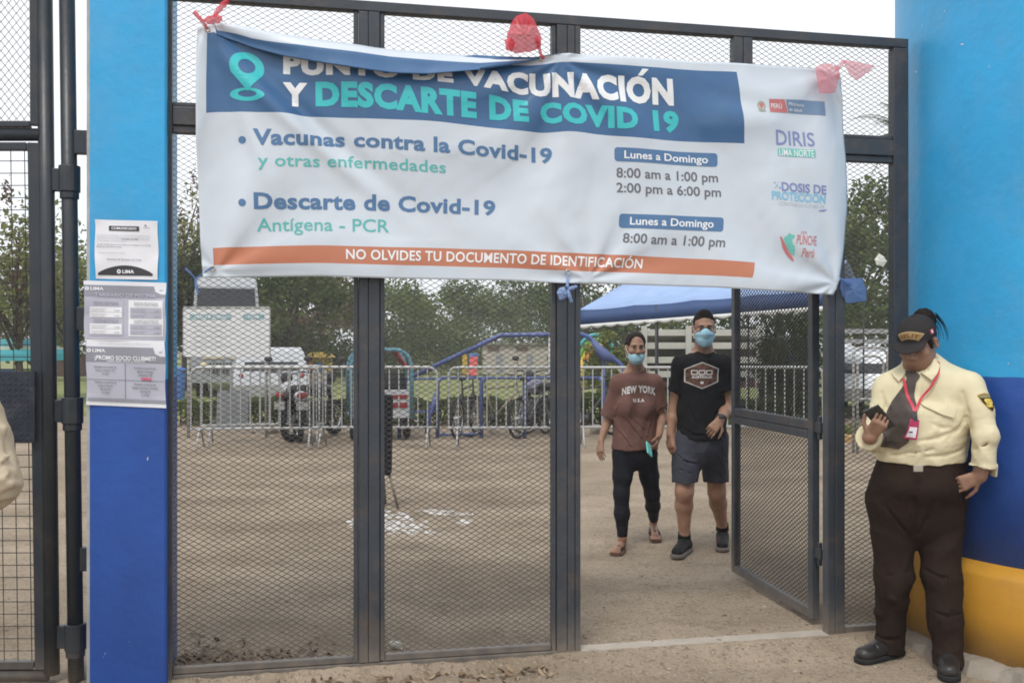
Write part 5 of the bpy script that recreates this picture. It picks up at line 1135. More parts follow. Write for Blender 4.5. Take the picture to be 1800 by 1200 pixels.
    T.folds(.014, 9, 41, (1, 1, .6), None, z(675)); T.folds(.0045, 20, 43, (.8, 1, 1.1), None, z(690)); T.folds(.0015, 60, 44, (1, 1, 1), z(900), z(700)); T.creases([[(1698,733),(1684,755),(1668,770)],[(1694,788),(1664,800),(1630,803)],[(1612,776),(1650,770),(1688,752)],[(1566,800),(1600,796),(1640,790)],[(1712,790),(1736,780),(1754,790)],[(1692,690),(1700,722),(1706,752)],[(1640,745),(1655,752),(1672,752)],[(1550,690),(1556,715)],[(1548,790),(1562,780),(1572,782)]], .003, .018, False); T.build('shirt', CREAM, body, org); tr = T.tree()
    ctr = (x(1600), Y, z(720)); D = (ctr, (1, 0, 0), (0, 0, 1), (0, 1, 0), tr); q = lambda pts, yy=Y-.14: poly2d([(PX(a, yy) - ctr[0]*1.0 + (0), ZY(b, yy) - ctr[2]) for a, b in pts])
    def thick(o, t): m = o.modifiers.new('thickness', 'SOLIDIFY'); m.thickness = t; m.offset = 0; return o
    thick(drape('tie', *q([(1601,654),(1615,652),(1619,660),(1612,672),(1609,690),(1606,715),(1599,748),(1591,778),(1580,790),(1566,788),(1552,786),(1554,774),(1563,740),(1576,708),(1592,682),(1600,668)]), *D, TIEM, body, org, .009), .006)
    for nm, pts in (('lanyard', [(1593,666),(1596.5,665),(1601.5,712),(1600,722),(1597,721),(1595.5,700)]), ('lanyard', [(1656,634),(1659,638),(1632,684),(1601,723),(1599,719),(1629,682)])): thick(drape(nm, *q(pts), *D, LANY, body, org, .016), .003)
    thick(drape('badge', *q([(1592,734),(1606,736),(1602,771),(1585,769)]), *D, flat('badge red', (.40, .03, .10), .4), body, org, .018), .003); drape('badge', *q([(1591,748),(1602,749),(1599,767),(1587,766)]), *D, flat('badge card', (.72, .68, .74), .5), body, org, .0215); drape('badge', *q([(1590,756),(1595,756.4),(1594.5,758.5),(1589.5,758)]), *D, INK, body, org, .0232)
    thick(drape('badge_clip', *q([(1594,723),(1602,724),(1603,738),(1596,738)]), *D, DARKMETAL, body, org, .019), .004)
    thick(drape('pocket_flap', *q([(1614,709),(1674,711),(1667,733),(1650,728),(1618,713)]), *D, CREAM, body, org, .008), .009); thick(drape('pocket_flap', *q([(1547,706),(1566,707),(1562,727),(1550,726)]), *D, CREAM, body, org, .006), .005); thick(drape('placket', *q([(1612,668),(1622,670),(1604,800),(1592,800)]), *D, CREAM, body, org, .002), .003)
    # collar: a band round the neck that folds over into two points
    cb = MB(); n = 28; nc = vec(x(1626), Y+.02, z(634)); ring = []
    for i in range(n+1):
        a = R(-62) + R(304)*i/n; rx, ry = .082, .078; dirn = vec(math.sin(a)*0 + math.cos(a - R(90))*0, 0, 0)
        th = R(-90) + R(28) + R(304)*i/n; p = vec(math.cos(th)*rx - .012, math.sin(th)*ry - .012, 0); front = max(0, -math.sin(th)); up = .020 - .038*front; drop = .042 + .028*front
        ring.append((nc + p + vec(0, 0, up), nc + p*1.16 + vec(0, -.006*front, up - drop), nc + p*.95 + vec(0, 0, up - .03)))
    for a, b, c_ in ring: cb.v += [tuple(c_ - org), tuple(a - org), tuple(b - org)]
    for i in range(n):
        for k in range(2): cb.f.append((i*3+k, i*3+3+k, i*3+4+k, i*3+1+k)); cb.m.append(0)
    thick(cb.build('collar', CREAM, body, smooth=True), .004)
    thick(drape('collar', *q([(1652,630),(1656,642),(1634,668),(1618,653),(1634,640)]), *D, CREAM, body, org, .020), .004); thick(drape('collar', *q([(1584,650),(1592,648),(1601,655),(1588,671),(1583,662)]), *D, CREAM, body, org, .018), .004)
    nd = -vec(.55, -.83, .05); D3 = (J(1738, 707, 4.46), (.83, .55, 0), (-.12, 0, .99), nd, tr); sh_ = [(-.036, .036), (-.018, .043), (.0, .046), (.018, .043), (.036, .036), (.034, .0), (.020, -.028), (.0, -.046), (-.020, -.028), (-.034, .0)]
    drape('shoulder_patch', *poly2d([(a*.98, b*.98) for a, b in sh_]), *D3, GOLD, body, org, .002); drape('shoulder_patch', *poly2d([(a*.90, b*.90) for a, b in sh_]), *D3, PATCH, body, org, .0032); drape('shoulder_patch', *poly2d([(-.030, .022), (.030, .022), (.030, .033), (0, .040), (-.030, .033)]), *D3, flat('patch olive', (.25, .23, .11), .8), body, org, .0044); drape('lettering', *text2d('SP', -.022, .024, -.022, .040, .06, .9), *D3, YELT, body, org, .0046, step=.006)
    # trousers, belt
    L_ = Body(.005, lo, hi); L_.cap(vec(x(1621), Y+.0, z(815)), vec(x(1616), Y+.02, z(880)), .198, .222, .04, sc=(1.06, .82, 1)); L_.ell((x(1612), Y-.02, z(850)), (.2, .18, .10), .06)
    for hp, kn, an, hz in ((hpL, knL, anL, 1146), (hpR, knR, anR, 1158)):
        e = vec(an[0], an[1], g+.055); L_.cap(hp, kn, .120, .091, .025, sc=(1, 1, 1)); L_.cap(kn, e - vec(0, 0, .03), .090, .077, .03, clips=[(vec(0, 0, g+.022), vec(.0, 0, -1.))])
    L_.plane((0, 0, z(806)), (0, 0, 1)); L_.folds(.014, 9, 51, (1.1, 1, .8), g, z(870)); L_.folds(.009, 19, 52, (1, .8, 1.0), g+.0, g+.40); L_.folds(.0025, 50, 53); L_.creases([[(1534,1004),(1560,1012),(1598,1004)],[(1626,1000),(1655,1016),(1690,1012)],[(1640,1072),(1664,1084),(1690,1078)],[(1540,1116),(1562,1124),(1584,1118)],[(1606,822),(1607,880),(1606,940)],[(1646,880),(1630,912),(1616,938)],[(1556,890),(1574,915),(1592,935)],[(1680,835),(1690,862),(1694,885)],[(1660,1020),(1676,1075),(1680,1120)],[(1552,1030),(1560,1070),(1558,1105)]], .0035, .02, False); L_.build('trousers', BROWNU, body, org); tr2 = L_.tree()
    bb = MB(); bz = z(812); c0 = Vector((x(1581), Y-.215, bz)) - Vector(org); bb.box((c0.x-.022, c0.y-.006, c0.z-.018), (c0.x+.022, c0.y+.004, c0.z+.014)); bb.build('belt_buckle', EYE, body, bevel=.003)
    shoe(body, org, anL, vec(PX(1519, 4.70), 4.695, 0), g, LEATHER, RUBBER, .047); shoe(body, org, anR, vec(PX(1671, 4.44), 4.455, 0), g, LEATHER, RUBBER, .048)
    ph = MB(); ph.box((-.037, -.0045, -.076), (.037, .0045, .076), 0); ph.box((-.034, .0047, -.072), (.034, .0052, .072), 1); o = ph.build('phone', [pm('dark phone case', (.040, .044, .042), .35), flat('dark screen', (.02, .022, .025), .1)], None, bevel=.003); o.location = J(1546, 735, Y-.232)
    Z = Vector((-.62, -.35, .60)).normalized(); Yv = Vector((.32, .80, .45)); Yv = (Yv - Z*Yv.dot(Z)).normalized(); X = Yv.cross(Z); o.rotation_euler = Matrix((X, Yv, Z)).transposed().to_euler(); tag(o, 'dark phone the guard is holding and looking at', 'phone'); cm = MB(); cm.tube([(.02, -.0046, .058), (.02, -.0062, .058)], .006, 10); cm.tube([(.02, -.0046, .040), (.02, -.0062, .040)], .006, 10); cm.build('camera', DARKMETAL, o)
guard()
def bystander():
    Y = 3.35; x = lambda px, q=Y: PX(px, q); z = lambda y, q=Y: ZY(y, q); g = -.055; org = np.array((x(-150), Y, g)); sk = skinmat('skin bystander', (.22, .12, .08), (.29, .165, .11)); H = Head(vec(x(-135), Y-.02, 1.60), 1.0, yaw=R(60), pitch=R(8))
    lo, hi = (org[0]-.36, Y-.40, g-.02), (org[0]+.46, Y+.40, 1.78); B = Body(.007, lo, hi); H.skin(B); B.cap(H(0, .02, -.05), (org[0]+.02, Y, 1.42), .056, .062, .02); B.cap((org[0], Y, 1.3), (org[0], Y, .95), .13, .14, .05, sc=(.85, 1.1, 1))
    sA, eA, wA = J(-80, 625, Y-.10), J(-15, 845, Y-.16), J(-110, 885, Y-.30); sB, eB, wB = vec(org[0]-.02, Y+.20, 1.36), vec(org[0]-.03, Y+.26, 1.06), vec(org[0]+.10, Y+.22, .84); B.chain([sA, eA, wA], [.05, .045, .03], .02); B.chain([sB, eB, wB], [.05, .045, .03], .02); B.cap(sA, sB, .055, .055, .05)
    hand(B, wA, vec(-.8, -.4, .1), vec(0, 0, -1), 1, .5); hand(B, wB, vec(.2, 0, -1), vec(0, -1, 0), 1, .5)
    hs = [(vec(org[0], Y-.09, .92), vec(org[0]+.03, Y-.09, .48), vec(org[0], Y-.10, g+.09)), (vec(org[0], Y+.09, .92), vec(org[0]+.03, Y+.09, .48), vec(org[0], Y+.11, g+.09))]
    for a, b, c in hs: B.chain([a, b, c], [.10, .065, .042], .03)
    body = B.build('person', sk, None, org); tag(body, 'person in a beige long sleeve at the left edge of the view', 'person'); H.features(body, org); Hb = Body(.006, H.c-.17, H.c+.17); Hb.ell(H(0, .018, .042), (.080, .098, .09), .01, rot=H.M); Hb.plane(H(0, -.066, .074), H.M @ vec(0, -.93, -.36)); Hb.plane(H(0, 0, -.03), H.M @ vec(0, -.35, -1)); Hb.folds(.003, 150, 3); Hb.build('hair', HAIRB, body, org)
    T = Body(.007, lo, hi); T.cap((org[0], Y, 1.28), (org[0], Y, .95), .165, .175, .04, sc=(.85, 1.1, 1)); T.cap(sA, sB, .08, .08, .05); T.chain([sA, eA], [.085, .098], .04); T.cap(eA, wA, .096, .06, .03, clips=[(wA + (eA-wA)*.15, (wA-eA)/np.linalg.norm(wA-eA))]); T.chain([sB, eB], [.08, .08], .04); T.cap(eB, wB, .078, .055, .03, clips=[(wB + (eB-wB)*.15, (wB-eB)/np.linalg.norm(wB-eB))]); T.plane((0, 0, .90), (0, 0, -1), box=((lo[0], Y-.24, -1), (org[0]+.17, Y+.5, 3))); T.creases([[(4,850),(20,838),(38,842)],[(2,872),(18,862),(34,866)],[(2,820),(20,806),(34,800)],[(0,892),(12,884),(26,884)],[(8,760),(14,790),(22,815)]], .004, .014); T.cap((org[0]+.03, Y, 1.40), (org[0]+.02, Y, 1.46), .075, .08, .03); T.folds(.014, 11, 61, (1, 1, .7)); T.folds(.007, 26, 62, (.8, .8, 1.4)); T.build('shirt', pm('beige cotton', (.48, .40, .29), .85, .06, 6, bump=.1, bscale=300), body, org)
    L_ = Body(.008, lo, hi); L_.cap(vec(org[0], Y, .96), vec(org[0], Y, .90), .16, .165, .03, sc=(.9, 1.05, 1))
    for a, b, c in hs: L_.cap(a, b, .115, .09, .03); L_.cap(b, c, .088, .078, .03)
    L_.plane((0, 0, g+.05), (0, 0, -1)); L_.folds(.008, 16, 63); L_.build('trousers', BROWNU, body, org)
    for a, b, c in hs: shoe(body, org, c, c + vec(.17, -.01, 0), g, LEATHER, RUBBER)
bystander()
# ------------------------------------------------------------------ trees, bushes, hedge
def leafmat(name, a, b):
    m = pm(name, a, .7, .1, 1.4, col2=b, detail=5, spec=.25); nt = m.node_tree; bs = nt.nodes['Principled BSDF']; src = bs.inputs['Base Color'].links[0].from_socket
    t = _n(nt, 'ShaderNodeBsdfTranslucent'); nt.links.new(src, t.inputs[0]); mx = _n(nt, 'ShaderNodeMixShader'); mx.inputs[0].default_value = .3; o = nt.nodes['Material Output']
    nt.links.new(bs.outputs[0], mx.inputs[1]); nt.links.new(t.outputs[0], mx.inputs[2]); nt.links.new(mx.outputs[0], o.inputs['Surface']); return m
LEAFS = [leafmat('leaf dark', (.038, .060, .016), (.125, .155, .042)), leafmat('leaf mid', (.060, .092, .022), (.185, .215, .060)), leafmat('leaf light', (.090, .120, .030), (.240, .240, .085)), leafmat('leaf dry', (.100, .088, .040), (.240, .185, .085))]
SEED = leafmat('seed heads', (.075, .032, .020), (.17, .09, .055)); BARK = pm('bark', (.085, .066, .050), .9, .3, 9, bump=.6, bscale=30, aniso=(1, 1, .25)); BARKP = pm('pale bark', (.27, .24, .20), .9, .3, 9, bump=.5, bscale=30)
def leaves(name, cen, size, mat, parent, rng, flatten=.6):
    n = len(cen); a = rng.normal(0, 1, (n, 3)); a /= np.linalg.norm(a, axis=1)[:, None]; b = rng.normal(0, 1, (n, 3)); b -= a*(a*b).sum(1)[:, None]; b /= np.linalg.norm(b, axis=1)[:, None]
    s = size*rng.uniform(.5, 1.3, n)[:, None]; w = s*rng.uniform(.35, flatten, n)[:, None]; nn = np.cross(a, b)
    V = np.stack([cen - a*s, cen + b*w + nn*s*.12, cen + a*s, cen - b*w + nn*s*.12], 1).reshape(-1, 3); i = np.arange(n)*4; F = np.stack([i, i+1, i+2, i+3], 1)
    me = bpy.data.meshes.new(name); me.from_pydata(V.tolist(), [], F.tolist()); return link(name, me, mat, parent)
def tree(name, label, px, Z, top, width, seed, mat, n=5000, leaf=.12, trunk=.14, pale=False, airy=False, low=.25, group=None, seeds=0, cat='tree'):
    rng = np.random.RandomState(seed); X = PX(px, Z); H = ZY(top, Z); root = empty(name, (X, Z, 0)); tag(root, label, cat, group)
    k = 22 if not airy else 34; r = width/2; cz = H*(low + 1)/2; rz = H*(1 - low)/2; C = []
    while len(C) < k:
        q = rng.uniform(-1, 1, 3); d = np.linalg.norm(q)
        if d > 1 or d < .35: continue
        C.append(q*np.array((r*.86, r*.8, rz*.86)) + np.array((0, 0, cz)))
    C = np.array(C); C[0] = (rng.uniform(-.2, .2)*r, 0, H - rz*.16); m = MB(); bz = H*low*.75
    m.tube([(0, 0, -.1), (rng.normal(0, .06), rng.normal(0, .06), bz*.5), (rng.normal(0, .1), rng.normal(0, .1), bz), (rng.normal(0, .25), rng.normal(0, .2), cz), (C[0][0], C[0][1], H*.93)], [trunk, trunk*.85, trunk*.75, trunk*.4, trunk*.08], 9)
    for c in C[1:(16 if not airy else 30)]:
        z0 = rng.uniform(bz*.8, min(c[2], cz*1.05)); mid = np.array((c[0]*.45, c[1]*.45, z0 + (c[2]-z0)*.6)) + rng.normal(0, .1, 3); m.tube([(0, 0, z0), tuple(mid), tuple(c)], [trunk*.38, trunk*.2, trunk*.05], 6)
        if airy:
            for _ in range(2): e = c + rng.normal(0, .45, 3); m.tube([tuple(mid), tuple((mid+e)/2 + rng.normal(0, .06, 3)), tuple(e)], [trunk*.14, trunk*.09, trunk*.03], 4)
    m.build('trunk', BARKP if pale else BARK, root, smooth=True)
    per = n//k; pts = []
    for c in C:
        cr = rng.uniform(.20, .40)*r; u = rng.normal(0, 1, (per, 3)); u /= np.linalg.norm(u, axis=1)[:, None]; rad = rng.uniform(.25, 1, per)**.6; pts.append(c + u*rad[:, None]*np.array((cr*1.15, cr*1.15, cr*.75)) + rng.normal(0, .05*r, (per, 3)))
    pts = np.vstack(pts); pts[:, 2] = np.minimum(pts[:, 2], H*1.03); leaves('crown', pts, leaf, LEAFS[mat], root, rng)
    if seeds:
        sp = []
        for c in C[:seeds]: e = c + np.array((rng.normal(0, .2), rng.normal(0, .2), rng.uniform(.3, .8)*.33*r)); sp.append(e + rng.normal(0, 1, (60, 3))*np.array((.07, .07, .20)))
        leaves('seed_heads', np.vstack(sp), leaf*.7, SEED, root, rng)
    return root
TG = 'trees around the lawn'
tree('tree', 'thin sparse tree seen through the square wire of the left gate', 28, 24, 352, 4.6, 1, 2, 2600, .085, .11, False, True, .32, TG, 14)
tree('tree', 'sparse tree with brown seed heads between the gate pipe and the hinge post', 122, 27, 385, 3.6, 2, 2, 2200, .085, .10, False, True, .30, TG, 10)
tree('tree', 'tree with upright brown seed heads rising between blue pillar and banner', 326, 31, 322, 4.4, 3, 2, 2600, .085, .12, False, True, .34, TG, 20)
tree('tree', 'broad dark tree standing behind the dark windscreen of the bus', 345, 33, 405, 6.4, 4, 0, 6000, .13, .18, False, False, .16, TG)
tree('tree', 'dense round tree low behind the hinge post', 60, 40, 468, 8.5, 5, 1, 5000, .15, .2, False, False, .12, TG)
tree('tree', 'dark green tree right of the white notice board', 500, 37, 440, 5.8, 6, 0, 5500, .13, .18, False, False, .16, TG)
tree('tree', 'tall brownish tree beside the gap of sky left of the first gate post', 560, 44, 470, 5.6, 7, 3, 5200, .14, .18, False, False, .2, TG)
tree('tree', 'broad green tree behind the blue sloping pipe', 712, 56, 494, 7.4, 8, 1, 6000, .14, .18, False, False, .1, TG)
tree('tree', 'light green tree in the middle of the far tree belt', 800, 62, 488, 7.6, 9, 1, 6000, .14, .2, False, False, .1, TG)
tree('tree', 'tree with pale bare trunks left of the middle gate post', 905, 66, 484, 7.4, 10, 1, 5200, .15, .16, True, False, .38, TG)
tree('tree', 'pale trunked tree hidden partly by the middle gate post', 968, 68, 500, 6.4, 11, 0, 4600, .15, .16, True, False, .40, TG)
tree('tree', 'dark tree above the left end of the blue marquee', 1042, 44, 478, 5.6, 12, 0, 5000, .13, .16, False, False, .12, TG)
tree('tree', 'tree beyond the marquee roof behind the walking pair', 1180, 46, 452, 8.0, 13, 1, 4800, .15, .2, False, False, .15, TG)
tree('tree', 'wide tree behind the open mesh door', 1375, 43, 418, 8.4, 14, 0, 5200, .15, .2, False, False, .15, TG)
tree('tree', 'tall leafy tree between the banner and the right gate jamb', 1515, 35, 322, 6.0, 15, 1, 7000, .12, .2, False, False, .2, TG)
tree('tree', 'dark full tree close beside the round tower', 1590, 31, 352, 5.2, 16, 0, 6000, .11, .18, False, False, .2, TG)
BG = 'bushes at the far side of the lawn'
for i, (px, Z, top, wd, mt, lb) in enumerate(((505, 46, 585, 5.2, 0, 'dark low bush behind the white car'), (575, 47, 592, 5.8, 0, 'dark bush behind the yellow playhouse'), (668, 48, 566, 6, 0, 'dark bush behind the first gate post'), (752, 49, 582, 5.8, 0, 'olive bush under the sloping blue pipe'), (846, 60, 560, 7, 1, 'green bush above the long pale wall'), (935, 62, 575, 6.4, 0, 'dark bush by the middle gate post above the pale wall'))):
    tree('bush', lb, px, Z, top, wd, 30+i, mt, 3200, .11, .06, False, False, .0, BG, 0, 'bush')
tree('bush', 'light green shrub under the marquee beside its thin pole', 1071, 23, 583, 1.35, 40, 2, 2200, .06, .04, False, False, .05, None, 0, 'bush')
# palm
pr = empty('palm_tree', (PX(1592, 34), 34, 0)); tag(pr, 'palm whose fronds show beside the right gate jamb above the trees', 'palm tree'); hh = ZY(232, 34); m = MB(); m.tube([(0, 0, -.1), (.1, 0, hh*.5), (0, 0, hh)], [.2, .16, .13], 10); m.build('trunk', BARK, pr, smooth=True); rng = random.Random(3); m = MB()
for i in range(26):
    a = rng.uniform(0, 6.28); el = rng.uniform(-.35, 1.1); L = rng.uniform(1.9, 2.6); pts = []
    for t in np.linspace(0, 1, 12): pts.append(Vector((math.cos(a)*L*t*math.cos(el), math.sin(a)*L*t*math.cos(el), hh + L*t*math.sin(el) - 1.1*t*t)))
    m.tube(pts, [.025 - .02*t for t in np.linspace(0, 1, 12)], 4)
    for j in range(2, 12):
        d = (pts[j]-pts[j-1]).normalized(); sdv = d.cross(Vector((0, 0, 1))).normalized()
        for q in (-1, 1):
            for e in (0, .5):
                b = pts[j-1].lerp(pts[j], e); tip = b + (sdv*q*.8 + d*.55 - Vector((0, 0, .25)))*.55*(1.15 - j/12); m.poly([b - d*.02, b + d*.02, tip], [(0, 1, 2)])
m.build('crown', LEAFS[0], pr)
rng = np.random.RandomState(50); hx0, hx1 = PX(318, 18.3), PX(1470, 18.3); n = 15000; q = np.stack([rng.uniform(hx0, hx1, n), 18.3 + rng.uniform(-.42, .42, n), np.zeros(n)], 1); topz = .34 + .18*vnoise(q[:, 0]*1.3, q[:, 1]*0+2) + .10*vnoise(q[:, 0]*5, q[:, 1]*3); q[:, 2] = topz*(1 - rng.rand(n)**2.2*.98)
hr = empty('hedge', (0, 0, 0)); tag(hr, 'low dark clipped hedge along the edge of the lawn behind the barriers', 'hedge'); leaves('foliage', q, .055, LEAFS[0], hr, rng); m = MB()
for i in range(60): x0 = hx0 + (hx1-hx0)*i/59 + rng.normal(0, .04); m.tube([(x0, 18.3, -.05), (x0+.03, 18.3, .3), (x0-.05, 18.28, .45)], [.018, .012, .006], 5)
m.build('stems', BARK, hr)

# ------------------------------------------------------------------ crowd barriers
def make_barrier(loc, rz, label):
    root = empty('crowd_barrier', loc, rz); tag(root, label, 'barrier', 'steel crowd barriers across the yard'); L, Ht, zb, r = 1.82, 1.17, .29, .12; m = MB()
    pts = [(-L/2, 0, zb), (-L/2, 0, Ht-r)] + [(-L/2 + r - r*math.cos(a), 0, Ht - r + r*math.sin(a)) for a in np.linspace(0, math.pi/2, 6)[1:]] + [(L/2 - r + r*math.sin(a), 0, Ht - r + r*math.cos(a)) for a in np.linspace(0, math.pi/2, 6)] + [(L/2, 0, zb)]
    m.tube(pts, .0215, 10, closed=True); m.build('frame', GALV, root, smooth=True); b = MB(); n = 13
    for i in range(1, n): x0 = -L/2 + L*i/n; b.tube([(x0, 0, zb+.018), (x0, 0, Ht-.02)], .0105, 7, caps=False)
    b.build('bars', GALV, root, smooth=True)
    for q in (-1, 1):
        f = MB(); x0 = q*(L/2 - .13); f.tube([(x0, -.27, .012), (x0, -.06, zb-.01), (x0, .06, zb-.01), (x0, .27, .012)], .014, 8); f.build('foot', GALV, root, smooth=True)
    return root
bar0 = None
for (xa, ya, xb, yb, lb) in ((352, 13.9, 545, 14.05, 'steel crowd barrier in front of the white notice board'), (372, 14.5, 556, 14.8, 'steel crowd barrier stacked close behind the one at the notice board'), (552, 14.2, 767, 14.15, 'steel crowd barrier half hidden by the first gate post'), (788, 14.15, 1008, 14.15, 'steel crowd barrier in front of the parked bicycles'), (1006, 14.35, 1226, 14.4, 'steel crowd barrier behind the woman in brown'), (1228, 14.4, 1447, 14.3, 'steel crowd barrier seen through the open mesh door')):
    a, b = Vector((PX(xa, ya), ya, 0)), Vector((PX(xb, yb), yb, 0)); c = (a+b)/2; rz = math.atan2(b.y-a.y, b.x-a.x); c.z = gz(c.x, c.y)
    if bar0 is None: bar0 = make_barrier(c, rz, lb)
    else: o = copy_tree(bar0); o.location = c; o.rotation_euler = (0, 0, rz); o['label'] = lb
hoop = empty('hoop_rail', (PX(1530, 13.4), 13.4, gz(PX(1530, 13.4), 13.4)), R(8)); tag(hoop, 'tall round topped steel rail behind the guard and the right mesh panel', 'railing'); m = MB(); Ht = 1.46
for hw, tp in ((.25, Ht), (.19, Ht-.12)): m.tube([(-hw, 0, 0), (-hw, 0, tp-.12)] + [(-hw+.12-.12*math.cos(a), 0, tp-.12+.12*math.sin(a)) for a in np.linspace(0, math.pi/2, 6)[1:]] + [(hw-.12+.12*math.sin(a), 0, tp-.12+.12*math.cos(a)) for a in np.linspace(0, math.pi/2, 6)] + [(hw, 0, 0)], .018, 8)
m.build('frame', GALV, hoop, smooth=True); m = MB(); m.tube([(-.19, 0, .75), (.19, 0, .75)], .014, 8); m.tube([(-.19, 0, .3), (.19, 0, .3)], .014, 8); m.tube([(0, 0, .3), (0, 0, .75)], .012, 7); m.build('bars', GALV, hoop, smooth=True)

# ------------------------------------------------------------------ notice board, bus and cars at the left
WHITEPAINT = flat('white painted board', (.66, .67, .67), .5, dirt=(.42, .43, .41), dirt_amt=.5, dirt_scale=5); GLASSD = pm('dark windscreen', (.018, .021, .025), .08, .2, 4, spec=.6); CREAMP = flat('cream panel', (.58, .50, .36), .5); GREYPANEL = flat('grey panel', (.36, .37, .39), .6); BODYW = pm('white car paint', (.43, .44, .46), .25, .04, 3); BODYS = pm('silver car paint', (.40, .42, .44), .28, .05, 3, metal=.4); REDL = flat('red lamp', (.22, .012, .018), .25); CHROME = pm('chrome', (.6, .6, .6), .15, .05, 4, metal=.9)
Yb = 15.6; bx0, bx1 = PX(323, Yb), PX(474, Yb); br = empty('notice_board', ((bx0+bx1)/2, Yb, 0)); tag(br, 'white notice board on posts with faded teal heading behind a barrier', 'sign board'); w_ = (bx1-bx0)/2; z0, z1 = ZY(627, Yb), ZY(541, Yb)
m = MB(); m.box((-w_, -.015, z0), (w_, .015, z1)); m.build('panel', WHITEPAINT, br, bevel=.004); m = MB(); m.box((-w_, -.022, z1-.012), (w_, .022, z1+.022)); m.box((-w_-.012, -.02, z0), (-w_-.001, .02, z1-.014)); m.box((w_+.001, -.02, z0), (w_+.012, .02, z1-.014)); m.build('frame', GALV, br)
for xx in (PX(330, Yb), PX(467, Yb)): m = MB(); m.tube([(xx - br.location.x, .035, -.05), (xx - br.location.x, .035, z1-.03)], .024, 9); m.build('leg', GALV, br, smooth=True)
hb = lambda a, b, c, d, mt, y=-.018, nm='heading_band': MB().box((PX(a, Yb) - br.location.x, y, ZY(d, Yb)), (PX(b, Yb) - br.location.x, y+.002, ZY(c, Yb))).build(nm, mt, br)
PT = flat('faded teal print', (.27, .40, .42)); hb(334, 407, 552, 562, PT); hb(428, 465, 552, 562, PT)
def btxt(t, a, b, y, cap, mt):
    v, f = text2d(t, PX(a, Yb)-br.location.x, PX(b, Yb)-br.location.x, ZY(y, Yb), cap*Yb/FPX, .01); conform('lettering', v, f, lambda p, q: Vector((p, -.0205, q)), mt, br)
btxt('PARQUE ZONAL', 343, 400, 560, 6, WHITEP); btxt('LIMA', 438, 456, 560, 6, WHITEP)
for i in range(5): btxt('atención al público', 340, 400 - 7*(i % 2), 574 + 9*i, 3.2, flat('faded line', (.52, .53, .53)))
def carbody(name, label, loc, rz, W, prof, mats, wheels, cat, windows=(), lamps=(), group=None):
    "prof: side outline (y, z); extruded across W with a tumblehome"
    root = empty(name, loc, rz); tag(root, label, cat, group); m = MB(); n = len(prof); zs = [p[1] for p in prof]; zm = min(zs); zM = max(zs)
    def wd(z): t = (z - zm)/(zM - zm); return W/2*(1 - .16*max(0, t - .5)*2*.9 - .03*(1 - min(1, t*4)))
    for q in (-1, -.94, .94, 1):
        for (y, z) in prof: k = .97 if abs(q) == 1 else 1; m.v.append((q*wd(z), y*k, zm + (z - zm)*(k if z > zm + .1 else 1)))
    for s in range(3):
        for i in range(n): m.f.append((s*n+i, s*n+(i+1) % n, (s+1)*n+(i+1) % n, (s+1)*n+i)); m.m.append(0)
    m.f.append(tuple(range(n))[::-1]); m.f.append(tuple(3*n+i for i in range(n))); m.m += [0, 0]; m.build('body', mats, root, bevel=.02)
    for pts in windows: w2 = MB(); w2.poly(pts, [tuple(range(len(pts)))]); o = w2.build('window', GLASSD, root); s = o.modifiers.new('t', 'SOLIDIFY'); s.thickness = .012
    for (c, r, mt, nm) in lamps: l = MB(); l.ball(c, r, 10, 6); l.build(nm, mt, root, smooth=True)
    for (x0, y0, rr, ww) in wheels:
        wh = MB(); wh.lathe((x0, y0, rr), [(rr*.6, -ww/2), (rr*.94, -ww/2), (rr, -ww*.3), (rr, ww*.3), (rr*.94, ww/2), (rr*.6, ww/2)], 20, 0, 'x'); t = wh.build('wheel', RUBBER, root, smooth=False); rm = MB(); rm.lathe((x0, y0, rr), [(rr*.2, -ww*.52), (rr*.58, -ww*.45), (rr*.58, ww*.45), (rr*.2, ww*.52)], 14, 0, 'x'); rm.build('rim', GREYPANEL, t)
    return root
Zb = 27.0; bw = 1.92; bp = [(-.05, .45), (-.12, 1.5), (.10, 3.15), (.35, 3.42), (5.2, 3.42), (5.3, .45)]; by = Zb
bus = carbody('bus', 'grey bus front with dark windscreen rising above the notice board', (PX(398, Zb), by, 0), R(16.4), bw, bp, [GREYPANEL], ((-.7, 1.0, .42, .25), (.7, 1.0, .42, .25), (-.7, 4.2, .42, .25), (.7, 4.2, .42, .25)), 'bus', windows=([(-.84, -.10, 1.75), (.84, -.10, 1.75), (.76, .075, 3.09), (-.76, .075, 3.09)],), lamps=(((-.6, -.10, .95), (.13, .05, .10), CREAMP, 'headlight'), ((.6, -.10, .95), (.13, .05, .10), CREAMP, 'headlight')))
for a in (-.34, .34): MB().box((a-.28, -.125, 1.12), (a+.28, -.09, 1.45)).build('front_panel', CREAMP, bus, bevel=.01)
m = MB(); [m.box((-.45 + .09*i, -.13, .72), (-.41 + .09*i, -.09, 1.02)) for i in range(11)]; m.build('grille', DARKMETAL, bus)
Zc = 21.5; cp = [(-.05, .35), (-.12, .62), (-.02, .86), (.35, 1.36), (.7, 1.45), (2.3, 1.42), (2.9, 1.0), (3.9, .88), (4.1, .6), (4.05, .35)]
carbody('car', 'white hatchback parked behind the motorcycle and the notice board', (PX(478, Zc), Zc, 0), R(17), 1.66, cp, [BODYW], ((-.70, .75, .31, .2), (.70, .75, .31, .2), (-.70, 3.2, .31, .2), (.70, 3.2, .31, .2)), 'car', windows=([(-.62, .02, .93), (.62, .02, .93), (.52, .34, 1.33), (-.52, .34, 1.33)],), lamps=(((-.66, .0, .78), (.09, .06, .10), REDL, 'tail_light'), ((.66, .0, .78), (.09, .06, .10), REDL, 'tail_light')))
